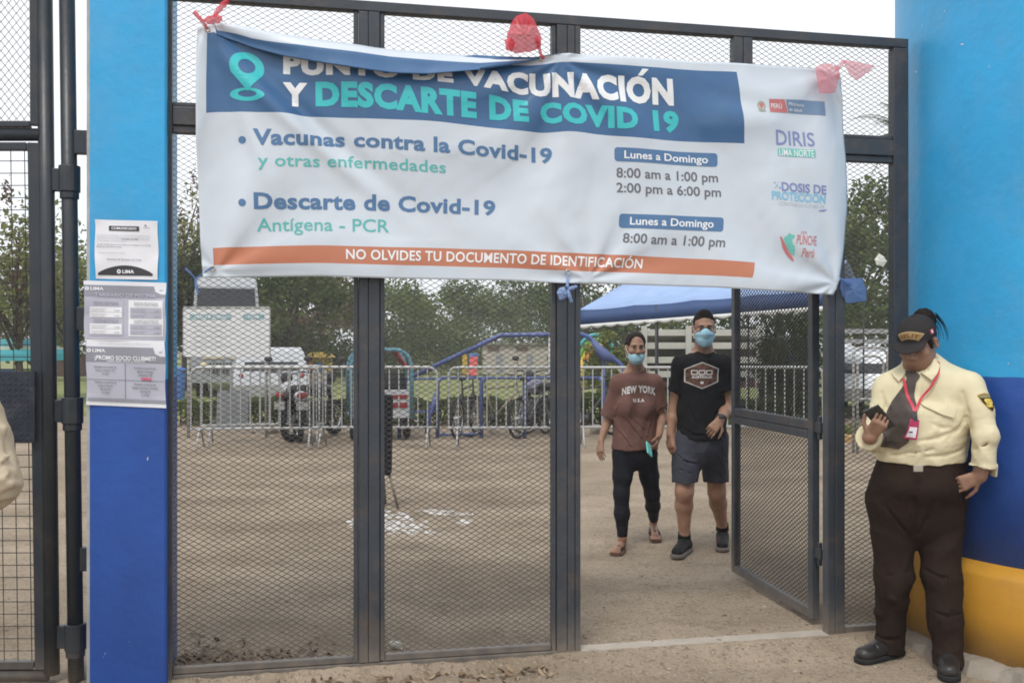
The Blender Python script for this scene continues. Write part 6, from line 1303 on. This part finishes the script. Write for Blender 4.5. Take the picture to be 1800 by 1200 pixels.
Zs = 19.5; carbody('car', 'silver car parked behind the hoop rail next to the guard', (PX(1532, Zs), Zs, 0), R(-22), 1.7, cp, [BODYS], ((-.72, .75, .31, .2), (.72, .75, .31, .2), (-.72, 3.2, .31, .2), (.72, 3.2, .31, .2)), 'car', windows=([(-.62, .02, .93), (.62, .02, .93), (.52, .34, 1.33), (-.52, .34, 1.33)],), lamps=(((-.66, .0, .78), (.09, .06, .10), REDL, 'tail_light'), ((.66, .0, .78), (.09, .06, .10), REDL, 'tail_light')))
o = MB().box((-.24, -.012, 0), (.24, .012, .58)).build('grey_board', flat('grey weathered panel', (.20, .21, .22), .7, dirt=(.30, .29, .27), dirt_amt=.6, dirt_scale=6), None, bevel=.004); o.location = (PX(408, 14.9), 14.9, .22); o.rotation_euler = (R(-9), 0, R(5)); tag(o, 'plain grey panel leaning behind the barrier below the notice board', 'panel')
# ------------------------------------------------------------------ motorcycles, three wheeler, bicycles and their blue rack
def wheel2(parent, x0, y0, r, t=.035, ax='x', spokes=14):
    m = MB(); P3 = lambda a, q, rr: (x0+q, y0+rr*math.cos(a), r+rr*math.sin(a)) if ax == 'x' else (x0+rr*math.cos(a), y0+q, r+rr*math.sin(a))
    m.tube([P3(a, 0, r-t) for a in np.linspace(0, 2*math.pi, 25)[:-1]], t, 8, closed=True); wh = m.build('wheel', RUBBER, parent, smooth=True); m = MB(); m.tube([P3(a, 0, r-2*t) for a in np.linspace(0, 2*math.pi, 25)[:-1]], t*.4, 6, closed=True)
    for i in range(spokes): a = 2*math.pi*i/spokes; m.tube([P3(a, .018*(-1)**i, .02), P3(a+.12, 0, r-2*t)], .0028, 4)
    m.tube([P3(0, -.05, 0), P3(0, .05, 0)], .022, 8); m.build('rim', CHROME, wh); return wh
def motorcycle(loc, rz, label, col):
    root = empty('motorcycle', loc, rz); tag(root, label, 'motorcycle', 'parked motorcycles'); wheel2(root, 0, -.62, .30, .05); wheel2(root, 0, .66, .30, .045)
    m = MB(); m.ball((0, .18, .78), (.15, .30, .14), 14, 9); m.build('tank', col, root, smooth=True); m = MB(); m.ball((0, -.32, .80), (.13, .42, .07), 14, 8); m.build('seat', RUBBER, root, smooth=True)
    m = MB(); m.ball((0, -.80, .72), (.10, .16, .08), 12, 8); m.ball((0, -.62, .62), (.06, .25, .05), 10, 6); m.build('tail', col, root, smooth=True); m = MB(); m.ball((0, -.94, .74), (.085, .03, .05), 10, 6); m.build('tail_light', REDL, root, smooth=True)
    m = MB(); m.box((-.14, -.1, .28), (.14, .32, .60)); m.tube([(.13, .2, .3), (.16, -.3, .25), (.16, -.85, .36)], [.03, .045, .05], 10); m.tube([(0, .62, .3), (0, .42, 1.0)], .035, 8); m.tube([(-.08, -.62, .3), (-.09, -.30, .75)], .02, 8); m.tube([(.08, -.62, .3), (.09, -.30, .75)], .02, 8); m.build('engine', DARKMETAL, root, bevel=.01)
    m = MB(); m.tube([(-.36, .30, 1.05), (-.2, .38, 1.06), (0, .42, 1.0), (.2, .38, 1.06), (.36, .30, 1.05)], .014, 8); m.ball((0, .52, .95), (.10, .08, .11), 12, 8)
    for q in (-1, 1): m.tube([(q*.24, .36, 1.06), (q*.30, .34, 1.24)], .006, 6); m.ball((q*.32, .34, 1.27), (.07, .015, .045), 10, 6)
    m.build('handlebar', DARKMETAL, root, smooth=True); m = MB(); m.box((-.09, -.955, .52), (.09, -.945, .64)); m.build('number_plate', flat('plate grey', (.28, .28, .26)), root); return root
motorcycle((PX(508, 15.2), 15.4, 0), R(22), 'motorcycle with red tail light parked in front of the white car', BODYW); motorcycle((PX(548, 15.4), 15.5, 0), R(-20), 'dark motorcycle right of the one with the red tail light', flat('black paint', (.02, .02, .022), .25)); motorcycle((PX(950, 16.3), 16.4, 0), R(20), 'violet grey motorcycle standing beside the middle gate post', flat('violet grey paint', (.14, .14, .22), .35))
BLUEM = pm('blue painted tube', (.065, .095, .26), .4, .15, 8, dirt=(.16, .18, .30), dirt_amt=.5, dirt_scale=8); TEALP = flat('teal paint', (.09, .22, .28), .35)
mt = empty('three_wheeler', (PX(668, 15.3), 15.3, 0), R(12)); tag(mt, 'teal framed three wheeled taxi mostly behind the first gate post', 'three-wheeler')
for q in (-.42, .42): wheel2(mt, q, 0, .25, .05)
wheel2(mt, 0, 1.55, .25, .05); m = MB()
for y in (-.30, .75):
    m.tube([(-.47, y, .35), (-.47, y, 1.10)] + [(-.47+.22-.22*math.cos(a), y, 1.10+.32*math.sin(a)) for a in np.linspace(0, math.pi/2, 6)[1:]] + [(.25+.22*math.sin(a), y, 1.10+.32*math.cos(a)) for a in np.linspace(0, math.pi/2, 6)] + [(.47, y, .35)], .032, 9)
for q in (-.47, .47): m.tube([(q, -.30, 1.1), (q, .75, 1.1)], .022, 8); m.tube([(q, -.3, .38), (q, .75, .38)], .025, 8)
m.build('frame', TEALP, mt, smooth=True); m = MB(); m.poly([(-.44, -.30, 1.12), (-.25, -.30, 1.40), (.25, -.30, 1.40), (.44, -.30, 1.12), (.44, .75, 1.12), (.25, .75, 1.40), (-.25, .75, 1.40), (-.44, .75, 1.12)], [(0, 1, 6, 7), (1, 2, 5, 6), (2, 3, 4, 5)]); o = m.build('roof', flat('red tarp', (.40, .05, .06), .6), mt); s = o.modifiers.new('t', 'SOLIDIFY'); s.thickness = .02
MB().box((-.44, -.31, .36), (.44, -.28, .80)).build('rear_panel', BODYW, mt, bevel=.01); m = MB(); m.box((-.40, -.325, .52), (.40, -.312, .60)); m.box((-.40, -.325, .66), (.40, -.312, .72)); m.build('stripe', REDL, mt); MB().box((-.36, -.30, .84), (.36, -.29, 1.06)).build('window', GLASSD, mt); m = MB(); m.box((-.40, .0, .45), (.40, .55, .60)); m.box((-.40, -.22, .45), (.40, -.02, .95)); m.build('seat', RUBBER, mt, bevel=.03); m = MB(); m.tube([(0, 1.55, .25), (0, 1.25, .95)], .03, 8); m.tube([(-.33, 1.15, 1.0), (0, 1.25, .95), (.33, 1.15, 1.0)], .014, 7); m.ball((0, 1.42, .80), (.16, .16, .15)); m.build('handlebar', DARKMETAL, mt, smooth=True)
rk = empty('bicycle_rack', (PX(840, 15.6), 15.6, 0)); tag(rk, 'blue tube bicycle rack behind the barriers', 'bicycle rack'); m = MB(); zt = ZY(664, 15.6); xs_ = [PX(p, 15.6) - rk.location.x for p in (702, 769, 846, 922, 1000, 1060)]
for i in range(len(xs_)): m.tube([(xs_[i], 0, -.02), (xs_[i], 0, zt-.06), (xs_[i]+.06*(1 if i < 5 else -1), 0, zt)], .034, 9)
m.tube([(xs_[1]+.06, 0, zt), (xs_[-1]-.06, 0, zt)], .022, 9); m.tube([(xs_[0]+.06, 0, zt-.02), (xs_[1], 0, zt-.01)], .020, 9); m.build('rail', BLUEM, rk, smooth=True); m = MB(); m.tube([(xs_[0], 0, .42), (xs_[1]-.02, 0, .42)], .02, 8); m.tube([(xs_[1], .0, .05), (xs_[2]-.05, 0, .06)], .02, 8); m.tube([(xs_[1]-.16, 0, .08), (xs_[1]-.14, 0, .34), (xs_[1], 0, .74)], .045, 8); m.build('lower_bar', BLUEM, rk, smooth=True)
def bicycle(loc, rz, label, col):
    root = empty('bicycle', loc, rz); tag(root, label, 'bicycle', 'bicycles locked at the blue rack'); wheel2(root, -.50, 0, .33, .022, 'y', 18); wheel2(root, .52, 0, .33, .022, 'y', 18); m = MB()
    bb, st, hd, rw = (-.08, 0, .30), (-.22, 0, .78), (.36, 0, .82), (-.50, 0, .33)
    for a, b, r in ((bb, st, .016), (bb, (.37, 0, .74), .018), (st, hd, .016), (st, rw, .010), (bb, rw, .010), (hd, (.52, 0, .33), .014), (hd, (.34, 0, .96), .013), (st, (-.25, 0, .92), .012)): m.tube([a, b], r, 7)
    m.build('frame', col, root, smooth=True); m = MB(); m.ball((-.26, 0, .95), (.13, .07, .035), 10, 6); m.build('saddle', RUBBER, root, smooth=True); m = MB(); m.tube([(.28, -.30, 1.0), (.36, -.12, 1.0), (.34, 0, .97), (.36, .12, 1.0), (.28, .30, 1.0)], .012, 7); m.build('handlebar', DARKMETAL, root, smooth=True); m = MB(); m.tube([(-.08, -.05, .30), (-.08, .05, .30)], .07, 12); m.tube([(-.08, .08, .30), (-.02, .10, .15)], .012, 6); m.tube([(-.08, -.08, .30), (-.14, -.10, .45)], .012, 6); m.build('crank', DARKMETAL, root, smooth=True); return root
for px, Yq, rz, lb, col in ((820, 15.9, 75, 'dark bicycle leaning at the left of the blue rack', DARKMETAL), (875, 15.95, 28, 'bicycle with a tan frame seen through the barrier bars', flat('tan paint', (.25, .19, .14), .4)), (935, 15.85, 62, 'grey bicycle near the middle gate post', flat('grey paint', (.16, .17, .18), .4)), (1038, 15.8, 40, 'black bicycle between the middle gate post and the woman', DARKMETAL), (1105, 16.0, 66, 'blue bicycle hidden behind the woman in brown', BLUEM)): bicycle((PX(px, Yq), Yq, 0), R(rz), lb, col)
fr_ = empty('pipe_frame', (PX(880, 16.6), 16.6, 0)); tag(fr_, 'blue pipe frame with a long sloping rail over the bicycle rack', 'pipe frame'); xp = lambda p: PX(p, 16.6) - fr_.location.x; zp = lambda y: ZY(y, 16.6); m = MB(); m.tube([(xp(712), 0, zp(668)), (xp(880), 0, zp(589)), (xp(1022), 0, zp(587)), (xp(1034), 0, zp(592)), (xp(1092), 0, zp(641)), (xp(1100), 0, zp(680))], .040, 10); m.build('rail', BLUEM, fr_, smooth=True)
for p, y in ((716, 666), (966, 588), (1062, 616)): m = MB(); m.tube([(xp(p), 0, -.05), (xp(p), 0, zp(y))], .026, 8); m.build('leg', GALV if p == 966 else BLUEM, fr_, smooth=True)
m = MB(); m.tube([(xp(1040), -.02, zp(598)), (xp(1062), -.06, zp(625)), (xp(1078), -.02, zp(634))], [.03, .11, .04], 10); m.build('tarp_roll', flat('blue tarp', (.075, .10, .23), .6, bump=.5, bscale=30), fr_, smooth=True)
bs = empty('folded_stand', (PX(672, 8.9), 8.9, gz(PX(672, 8.9), 8.9))); tag(bs, 'black narrow covered stand with one slanting leg half hidden by the first gate post', 'stand'); m = MB(); m.hexa([(-.10, -.05, .30), (.085, -.05, .30), (.085, .05, .30), (-.10, .05, .30), (-.11, -.06, 1.04), (.098, -.06, 1.04), (.098, .06, 1.04), (-.11, .06, 1.04)]); m.build('cover', pm('black cloth', (.015, .014, .017), .9, .2, 9, bump=.4, bscale=30), bs, bevel=.03); m = MB(); m.tube([(.06, 0, .33), (.148, -.03, 0)], .013, 8); m.tube([(-.07, 0, .33), (-.15, -.03, 0)], .013, 8); m.tube([(0, .03, .33), (0, .22, 0)], .013, 8); m.build('leg', pm('worn tube', (.20, .16, .11), .5, .2, 12), bs, smooth=True)

# ------------------------------------------------------------------ marquee and the slatted truck at the right
CANV = pm('blue canopy cloth', (.25, .36, .58), .55, .10, 2, bump=.3, bscale=6, dirt=(.28, .38, .62), dirt_amt=.4, dirt_scale=2); CANVD = pm('dark blue valance', (.026, .060, .165), .6, .12, 2.5, bump=.3, bscale=7); SCAL = flat('white edging', (.62, .62, .60), .7)
tn = empty('marquee', (0, 0, 0)); tag(tn, 'long blue marquee with white scalloped edge behind the walking pair', 'marquee'); A, Bq = Vector((PX(1017, 18.5), 18.5, ZY(572, 18.5))), Vector((PX(1452, 16.2), 16.2, ZY(539, 16.2)))
dv = Bq - A; dn = Vector((-dv.y, dv.x, 0)).normalized(); dn = dn if dn.y > 0 else -dn; LT = Vector((0, 0, .30)); n = 40
def edge(t): return A + dv*t
m = MB(); m2 = MB(); m3 = MB()
for i in range(n+1):
    t = i/n; p = edge(t); sag = -.05*math.sin(math.pi*((t*4) % 1)); v0 = p + LT + Vector((0, 0, sag*.5)); m.v += [tuple(p), tuple(v0 + dn*.02)]
    rdg = p + LT + dn*1.75 + Vector((0, 0, .62)); k = min(1, t/.055); 
    q = v0 + dn*.02; m2.v += [tuple(q), tuple((q + (rdg - q)*.5*k) + Vector((0, 0, -.05*k))), tuple(q + (rdg - q)*k), tuple(q + (rdg - q)*k + (dn*1.75 - Vector((0, 0, .62)))*k + dn*3.5*(1-k)*0)]
for i in range(n):
    m.f.append((2*i, 2*i+2, 2*i+3, 2*i+1)); m.m.append(0)
    for k in range(3): a = 4*i+k; m2.f.append((a, a+4, a+5, a+1)); m2.m.append(0)
for i in range(n*4+1):
    t = i/(n*4); p = edge(t); ph = (t*17) % 1; dr = .075 - .045*(1 - math.sin(math.pi*ph)); m3.v += [tuple(p - dn*.012 + Vector((0, 0, .012))), tuple(p - dn*.014 - Vector((0, 0, dr)))]
for i in range(n*4): m3.f.append((2*i, 2*i+1, 2*i+3, 2*i+2)); m3.m.append(0)
for mm, nm, mat in ((m, 'valance', CANVD), (m2, 'roof', CANV), (m3, 'edging', SCAL)): o = mm.build(nm, mat, tn, smooth=True); s = o.modifiers.new('t', 'SOLIDIFY'); s.thickness = .008
for t, b in ((.0, 0), (.34, 0), (.66, 0), (1.0, 0), (.06, 1), (.5, 1), (1.0, 1)): p = edge(t) + dn*(3.4 if b else .03); m = MB(); m.tube([(p.x, p.y, -.05), (p.x, p.y, p.z + (.28 if not b else .3))], .022 if not b else .018, 8); m.build('pole', DARKMETAL, tn, smooth=True)
Zt = 22.5; tk = empty('stake_truck', (PX(1290, Zt), Zt, 0)); tag(tk, 'white slat sided truck bed parked behind the marquee', 'truck'); xt = lambda p: PX(p, Zt) - tk.location.x; SLAT = flat('white painted slats', (.50, .49, .44), .6, dirt=(.35, .32, .27), dirt_amt=.6, dirt_scale=4); m = MB()
for j, (ya, yb) in enumerate(((579, 590), (602, 613), (627, 638), (652, 663))):
    MB().box((xt(1130), 0, ZY(yb, Zt)), (xt(1336), .03, ZY(ya, Zt))).build('slat', SLAT, tk, bevel=.004)
for p in (1132, 1210, 1334):
    for d in (-.06,): m = MB(); m.box((xt(p-5), d, ZY(672, Zt)), (xt(p+5), d+.055, ZY(573, Zt))); m.build('post', SLAT, tk, bevel=.005)
m = MB(); m.box((xt(1140), .35, .645), (xt(1325), 1.7, ZY(588, Zt))); m.build('gap_filler', pm('dark gap filler', (.022, .024, .018), .9, .1, 2, col2=(.07, .065, .045), bump=.8, bscale=12), tk, bevel=.1); m = MB(); m.box((xt(1126), -.04, .52), (xt(1342), 1.98, .64)); m.build('bed', pm('maroon chassis', (.075, .03, .028), .6), tk, bevel=.01); m = MB(); m.box((xt(1346), .05, .45), (xt(1428), 1.9, 1.72)); o = m.build('cab', flat('dark green paint', (.020, .034, .028), .4), tk, bevel=.08); MB().box((xt(1362), .03, 1.15), (xt(1420), .045, 1.58)).build('window', GLASSD, tk)  # dark box added in the truck bed to make the slat gaps read as shaded
for p in (1180, 1250, 1395):
    for d in (.1, 1.75): m = MB(); m.lathe((xt(p), d, .36), [(.2, -.1), (.34, -.1), (.36, -.05), (.36, .05), (.34, .1), (.2, .1)], 20, 0, 'y'); m.build('wheel', RUBBER, tk)
sp_ = empty('slat_fence', (PX(1500, 23), 23, 0)); tag(sp_, 'grey white slat fence behind the silver car and right mesh panel', 'fence'); m = MB()
WSL = flat('weathered slats', (.30, .30, .29), .8)
for ya, yb in ((578, 586), (596, 604), (614, 622)): MB().box((PX(1432, 23)-sp_.location.x, 0, ZY(yb, 23)), (PX(1600, 23)-sp_.location.x, .03, ZY(ya, 23))).build('slat', WSL, sp_)
for p in (1436, 1515, 1596): m = MB(); m.box((PX(p-4, 23)-sp_.location.x, .032, 0), (PX(p+4, 23)-sp_.location.x, .09, ZY(573, 23))); m.build('post', BARK, sp_)
mp_ = MB().box((-.11, -.06, 0), (.11, .06, ZY(582, 17.6))).build('maroon_post', pm('maroon paint', (.060, .022, .022), .6, .2, 6), None, (PX(1232, 17.6), 17.6, 0), bevel=.01); tag(mp_, 'maroon post standing under the marquee beside the man in black', 'post')
tree('bush', 'dark shrub beyond the open mesh door', 1392, 19.5, 566, 1.9, 41, 0, 2600, .06, .04, False, False, .0, None, 0, 'bush')
# ------------------------------------------------------------------ far things on the lawn
Zw = 50; fb = empty('pale_building', (PX(905, Zw), Zw, 0)); tag(fb, 'long low pale building with two brown shutters beyond the lawn', 'building'); xw = lambda p: PX(p, Zw) - fb.location.x; MB().box((xw(848), 0, -.1), (xw(1000), 4, ZY(606, Zw))).build('wall', flat('pale plaster', (.50, .46, .40), .85, dirt=(.36, .33, .29), dirt_amt=.5, dirt_scale=1), fb, bevel=.02); MB().box((xw(845), -.15, ZY(605.5, Zw)), (xw(1003), 4.2, ZY(603, Zw))).build('roof', CONC, fb)
for a in (857, 907): MB().box((xw(a), -.05, ZY(616, Zw)), (xw(a+21), -.01, ZY(610, Zw))).build('shutter', flat('brown shutter', (.13, .075, .05)), fb)
for a in (872, 925): MB().box((xw(a), -.04, 0), (xw(a+12), -.01, ZY(622, Zw))).build('door', flat('grey door', (.30, .31, .33)), fb)
Zp = 40; ph_ = empty('playhouse', (PX(560, Zp), Zp, 0)); tag(ph_, 'small yellow and red playhouse with a blue window on the lawn', 'playhouse'); yl, rd, bl = flat('play yellow', (.55, .36, .05)), flat('play red', (.45, .05, .04)), flat('play blue', (.08, .18, .45)); xq = lambda p: PX(p, Zp) - ph_.location.x; MB().box((xq(545), 0, 0), (xq(577), .9, ZY(628, Zp))).build('wall', yl, ph_); MB().box((xq(536), -.1, 0), (xq(545), .9, ZY(626, Zp))).build('side_panel', rd, ph_); m = MB(); zr = ZY(628, Zp); m.poly([(xq(534), -.2, zr), (xq(582), -.2, zr), (xq(575), .45, zr+.22), (xq(541), .45, zr+.22), (xq(534), 1.1, zr), (xq(582), 1.1, zr)], [(0, 1, 2, 3), (3, 2, 5, 4), (0, 3, 4), (1, 5, 2), (0, 4, 5, 1)]); m.build('roof', yl, ph_); MB().box((xq(553), -.02, .45), (xq(566), .02, .82)).build('window', bl, ph_)
sl = empty('play_slide', (PX(826, 44), 44, 0)); tag(sl, 'small play slide with yellow and red panels left of the pale building', 'play slide'); MB().box((-.35, 0, 0), (-.12, .5, 1.1)).build('tower', yl, sl, bevel=.03); m = MB(); m.poly([(0, 0, 1.0), (.35, 0, 1.0), (.35, -1.4, .1), (0, -1.4, .1), (0, 0, .9), (.35, 0, .9), (.35, -1.4, 0), (0, -1.4, 0)], [(0, 3, 2, 1), (4, 5, 6, 7), (0, 1, 5, 4), (1, 2, 6, 5), (2, 3, 7, 6), (3, 0, 4, 7)]); m.build('chute', rd, sl); MB().box((-.06, .02, .75), (.38, .3, 1.15)).build('canopy', bl, sl, bevel=.03)
o = empty('play_arch', (PX(1048, 30), 30, 0)); tag(o, 'small rainbow coloured play arch under the left end of the marquee', 'play arch')
for i, c in enumerate(((.05, .3, .35), (.12, .35, .08), (.6, .45, .05), (.5, .2, .05))): r = .62 - .11*i; m = MB(); m.tube([(r*math.cos(a), 0, 1.0 + r*1.35*math.sin(a)) for a in np.linspace(.1, math.pi-.1, 14)], .055, 8); m.build('band', flat('play band %d' % i, c), o, smooth=True)
for q in (-.45, .45): m = MB(); m.tube([(q, 0, 0), (q, 0, 1.15)], .05, 8); m.build('leg', yl, o, smooth=True)
Zu = 25; um = empty('patio_umbrella', (PX(28, Zu), Zu, 0)); tag(um, 'teal patio umbrella with a pale stripe seen through the left gate', 'umbrella'); zc, ze = ZY(594, Zu), ZY(622, Zu); ru = 1.35; cols = [flat('umbrella teal', (.06, .36, .42), .6), flat('umbrella stripe', (.45, .50, .38), .6)]; m = MB(); nn = 8
rings = [(0, zc), (.35, zc-.07), (.75, zc-.22), (.95, zc-.30), (1.0, ze), (1.0, ze-.17)]
for (f, z) in rings:
    for k in range(nn*2): a = math.pi*k/nn + .2; rr = ru*f*(1 - (.05 if k % 2 else 0)*f); m.v.append((rr*math.cos(a), rr*math.sin(a), z + (0.015 if k % 2 else 0)))
for i in range(len(rings)-1):
    for k in range(nn*2): m.f.append((i*16+k, (i+1)*16+k, (i+1)*16+(k+1) % 16, i*16+(k+1) % 16)); m.m.append(1 if i == 2 else 0)
o = m.build('canopy', cols, um); s = o.modifiers.new('t', 'SOLIDIFY'); s.thickness = .01; m = MB(); m.tube([(0, 0, 0), (0, 0, zc+.05)], .022, 8); m.build('pole', GALV, um); m = MB(); m.lathe((0, 0, 0), [(.28, 0), (.28, .07), (.06, .12)], 16); m.build('base', CONC, um)
MB().box((-.15, -ru-.005, ze-.16), (.15, -ru+.015, ze-.02)).build('red_patch', rd, um)
ch0 = None
for px, Yc, rz, lb, c in ((8, 24.2, 10, 'blue plastic chair under the teal umbrella', (.06, .16, .38)), (22, 24.6, -25, 'grey plastic chair under the teal umbrella', (.20, .21, .22)), (41, 24.3, 30, 'lime green plastic chair under the teal umbrella', (.22, .36, .05))):
    r = empty('plastic_chair', (PX(px, Yc), Yc, .03), R(rz)); tag(r, lb, 'chair', 'chairs under the umbrella'); mc = flat('chair %s' % lb[:4], c, .5); m = MB(); m.box((-.22, -.22, .42), (.22, .22, .46)); m.build('seat', mc, r, bevel=.015); m = MB(); m.hexa([(-.21, .19, .46), (.21, .19, .46), (.21, .23, .46), (-.21, .23, .46), (-.19, .27, .86), (.19, .27, .86), (.19, .30, .86), (-.19, .30, .86)]); m.build('backrest', mc, r, bevel=.01)
    for a in (-.19, .19):
        for b in (-.19, .19): m = MB(); m.tube([(a*1.15, b*1.15, 0), (a, b, .42)], .02, 7); m.build('leg', mc, r)
o = empty('litter_bin', (PX(312, 26), 26, 0)); tag(o, 'blue litter bin on the lawn beside the notice board', 'bin'); m = MB(); m.lathe((0, 0, .05), [(.18, 0), (.22, .75), (.21, .75), (.20, .70)], 16); m.build('tub', bl, o); m = MB(); m.lathe((0, 0, .82), [(.23, 0), (.23, .04), (.10, .10)], 16); m.build('lid', bl, o)
st_ = empty('kiosk', (PX(104, 46), 46, 0)); tag(st_, 'small white kiosk far off between the gate pipe and hinge post', 'kiosk'); MB().box((-.6, 0, 0), (1.1, 1.2, 1.1)).build('counter', pm('kiosk brown', (.10, .06, .045), .8), st_, bevel=.02); MB().box((-.65, -.05, 1.1), (1.15, 1.25, 1.55)).build('fascia', WHITEPAINT, st_, bevel=.02)
# ------------------------------------------------------------------ loose things on the ground
def stones(name, pts, sizes, mat, seed, flatz=.6):
    rng = np.random.RandomState(seed); t = (1+5**.5)/2; iv = np.array([(-1,t,0),(1,t,0),(-1,-t,0),(1,-t,0),(0,-1,t),(0,1,t),(0,-1,-t),(0,1,-t),(t,0,-1),(t,0,1),(-t,0,-1),(-t,0,1)])/1.9; itf = np.array([(0,11,5),(0,5,1),(0,1,7),(0,7,10),(0,10,11),(1,5,9),(5,11,4),(11,10,2),(10,7,6),(7,1,8),(3,9,4),(3,4,2),(3,2,6),(3,6,8),(3,8,9),(4,9,5),(2,4,11),(6,2,10),(8,6,7),(9,8,1)])
    V = []; F = []
    for i, ((x, y), s) in enumerate(zip(pts, sizes)):
        a = rng.rand()*6.28; q = iv*(1 + rng.normal(0, .16, (12, 1)))*np.array((s*rng.uniform(.7, 1.4), s*rng.uniform(.7, 1.2), s*flatz*rng.uniform(.6, 1.2))); c, s2 = math.cos(a), math.sin(a); q = np.stack([q[:, 0]*c - q[:, 1]*s2, q[:, 0]*s2 + q[:, 1]*c, q[:, 2]], 1); q += np.array((x, y, gz(x, y) + s*flatz*.25)); V.append(q); F.append(itf + 12*i)
    me = bpy.data.meshes.new(name); me.from_pydata(np.vstack(V).tolist(), [], np.vstack(F).tolist()); return link(name, me, mat)
rng = np.random.RandomState(77); N = 2600; yy = 3.3 + 11*rng.rand(N)**1.9; xx = PX(0, 1)*0 + (rng.rand(N)*1500 + 260 - 900)/FPX*yy
tag(stones('gravel', list(zip(xx, yy)), .004 + .009*rng.rand(N)**3, pm('pebbles', (.16, .12, .09), .9, .1, 3, col2=(.42, .36, .29)), 5), kind='stuff')
N = 900; a = rng.rand(N)*6.28; rr = np.sqrt(rng.rand(N)); xx = PX(735, 8.2) + rr*np.cos(a)*.58; yy = 8.2 + rr*np.sin(a)*.62; keep = vnoise(xx*5+2, yy*3.2+7) > .42; tag(stones('rubble', list(zip(xx[keep], yy[keep])), .008 + .028*rng.rand(keep.sum())**2.5, pm('white plaster rubble', (.42, .39, .35), .9, .1, 5, col2=(.62, .60, .57)), 6, .35), kind='stuff')
m = MB(); Ld = []
def leaf_at(x, y, s, z=None):
    a, t1, t2 = rng.rand()*6.28, rng.normal(0, .45), rng.normal(0, .45); M = Matrix.Rotation(a, 3, 'Z') @ Matrix.Rotation(t1, 3, 'X') @ Matrix.Rotation(t2, 3, 'Y'); c = Vector((x, y, (gz(x, y) if z is None else z) + s*.35)); cu = rng.uniform(.1, .4)*s
    m.poly([c + M @ Vector(q) for q in ((-s, 0, cu), (-.4*s, .42*s, 0), (.4*s, .38*s, 0), (s, 0, cu), (.4*s, -.38*s, 0), (-.4*s, -.42*s, 0))], [(0, 1, 2), (0, 2, 3), (0, 3, 4), (0, 4, 5)], int(rng.randint(3)))
for _ in range(330):       # inside, blown against the foot of the first panel
    s = rng.uniform(J1, J1 + (A0-J1)*rng.rand()**.7); d = .04 + abs(rng.normal(0, .16)); p = GW(s, d, 0); leaf_at(p.x, p.y, rng.uniform(.008, .026))
for _ in range(110):       # outside, along the bottom rail
    s = rng.uniform(sx(470), sx(960)); d = -.06 - abs(rng.normal(0, .10)); p = GW(s, d, 0); leaf_at(p.x, p.y, rng.uniform(.012, .028))
for _ in range(40): p = GW(rng.uniform(sx(1000), sx(1480)), rng.uniform(-.5, 1.6), 0); leaf_at(p.x, p.y, rng.uniform(.006, .016))
tag(m.build('fallen_leaves', [flat('dry leaf brown', (.20, .135, .085), .9), flat('dry leaf tan', (.32, .24, .16), .9), flat('dry leaf dark', (.13, .09, .065), .9)]), kind='stuff')
for px, py, w2, lb in ((697, 1138, .022, 'small crushed white cup inside the gate by the first post'), (1560, 1128, .0, '')):
    if w2:
        p = P(px, py, GY(py)); o = MB(); o.lathe((0, 0, 0), [(.016, -.03), (.021, .03), (.018, .03), (.013, -.025)], 12, 0, 'y'); q = o.build('paper_cup', WHITEF, None, (p.x, p.y, gz(p.x, p.y)+.018), True); q.rotation_euler = (0, .1, 1.1); tag(q, lb, 'litter')
kb = empty('kerb', (0, 0, 0)); m = MB(); m.box((PX(1470, 14.9), 14.9, -.05), (PX(1640, 14.9), 15.15, .10)); o = m.build('kerb_stone', pm('ochre kerb', (.42, .27, .12), .8, .15, 5), None, bevel=.01); bpy.data.objects.remove(kb); tag(o, 'ochre painted kerb stone beyond the right mesh panel', 'kerb')
rng2 = np.random.RandomState(9); pts = [(PX(1505, 15.6) + rng2.normal(0, .22), 15.6 + rng2.normal(0, .12)) for _ in range(900)]; q = np.array([(a, b, abs(rng2.normal(0, .09))) for a, b in pts]); g_ = leaves('weeds', q, .05, LEAFS[2], None, rng2); tag(g_, kind='stuff')
SG = 'stones along the foot of the hedge'; PEB = pm('field stone', (.22, .185, .15), .9, .2, 4, bump=.5, bscale=20)
for i, (px, lb) in enumerate(((352, 'flat stone below the left post of the notice board'), (438, 'pale block like stone under the notice board'), (470, 'brown stone right of the pale one under the notice board'), (775, 'stone at the foot of a blue rack post'), (868, 'stone under the bicycle with the tan frame'), (1052, 'stone behind the barrier left of the woman'))):
    Yq = 16.4; o = stones('stone', [(0, 0)], [.11 + .05*(i % 3)], PEB, 90+i, .7); o.location = (PX(px, Yq), Yq, .03); tag(o, lb, 'stone', SG)
# ------------------------------------------------------------------ the thin coastal mist over the yard
hz = MB().box((-260, -45, -1.2), (260, 440, 16)).build('haze', bpy.data.materials.new('mist')); hm = hz.data.materials[0]; hm.use_nodes = True; hm.node_tree.nodes.clear()
pv = hm.node_tree.nodes.new('ShaderNodeVolumePrincipled'); pv.inputs['Color'].default_value = (.93, .95, .97, 1); pv.inputs['Density'].default_value = .0018; ho = hm.node_tree.nodes.new('ShaderNodeOutputMaterial'); hm.node_tree.links.new(pv.outputs[0], ho.inputs['Volume']); tag(hz, kind='stuff')
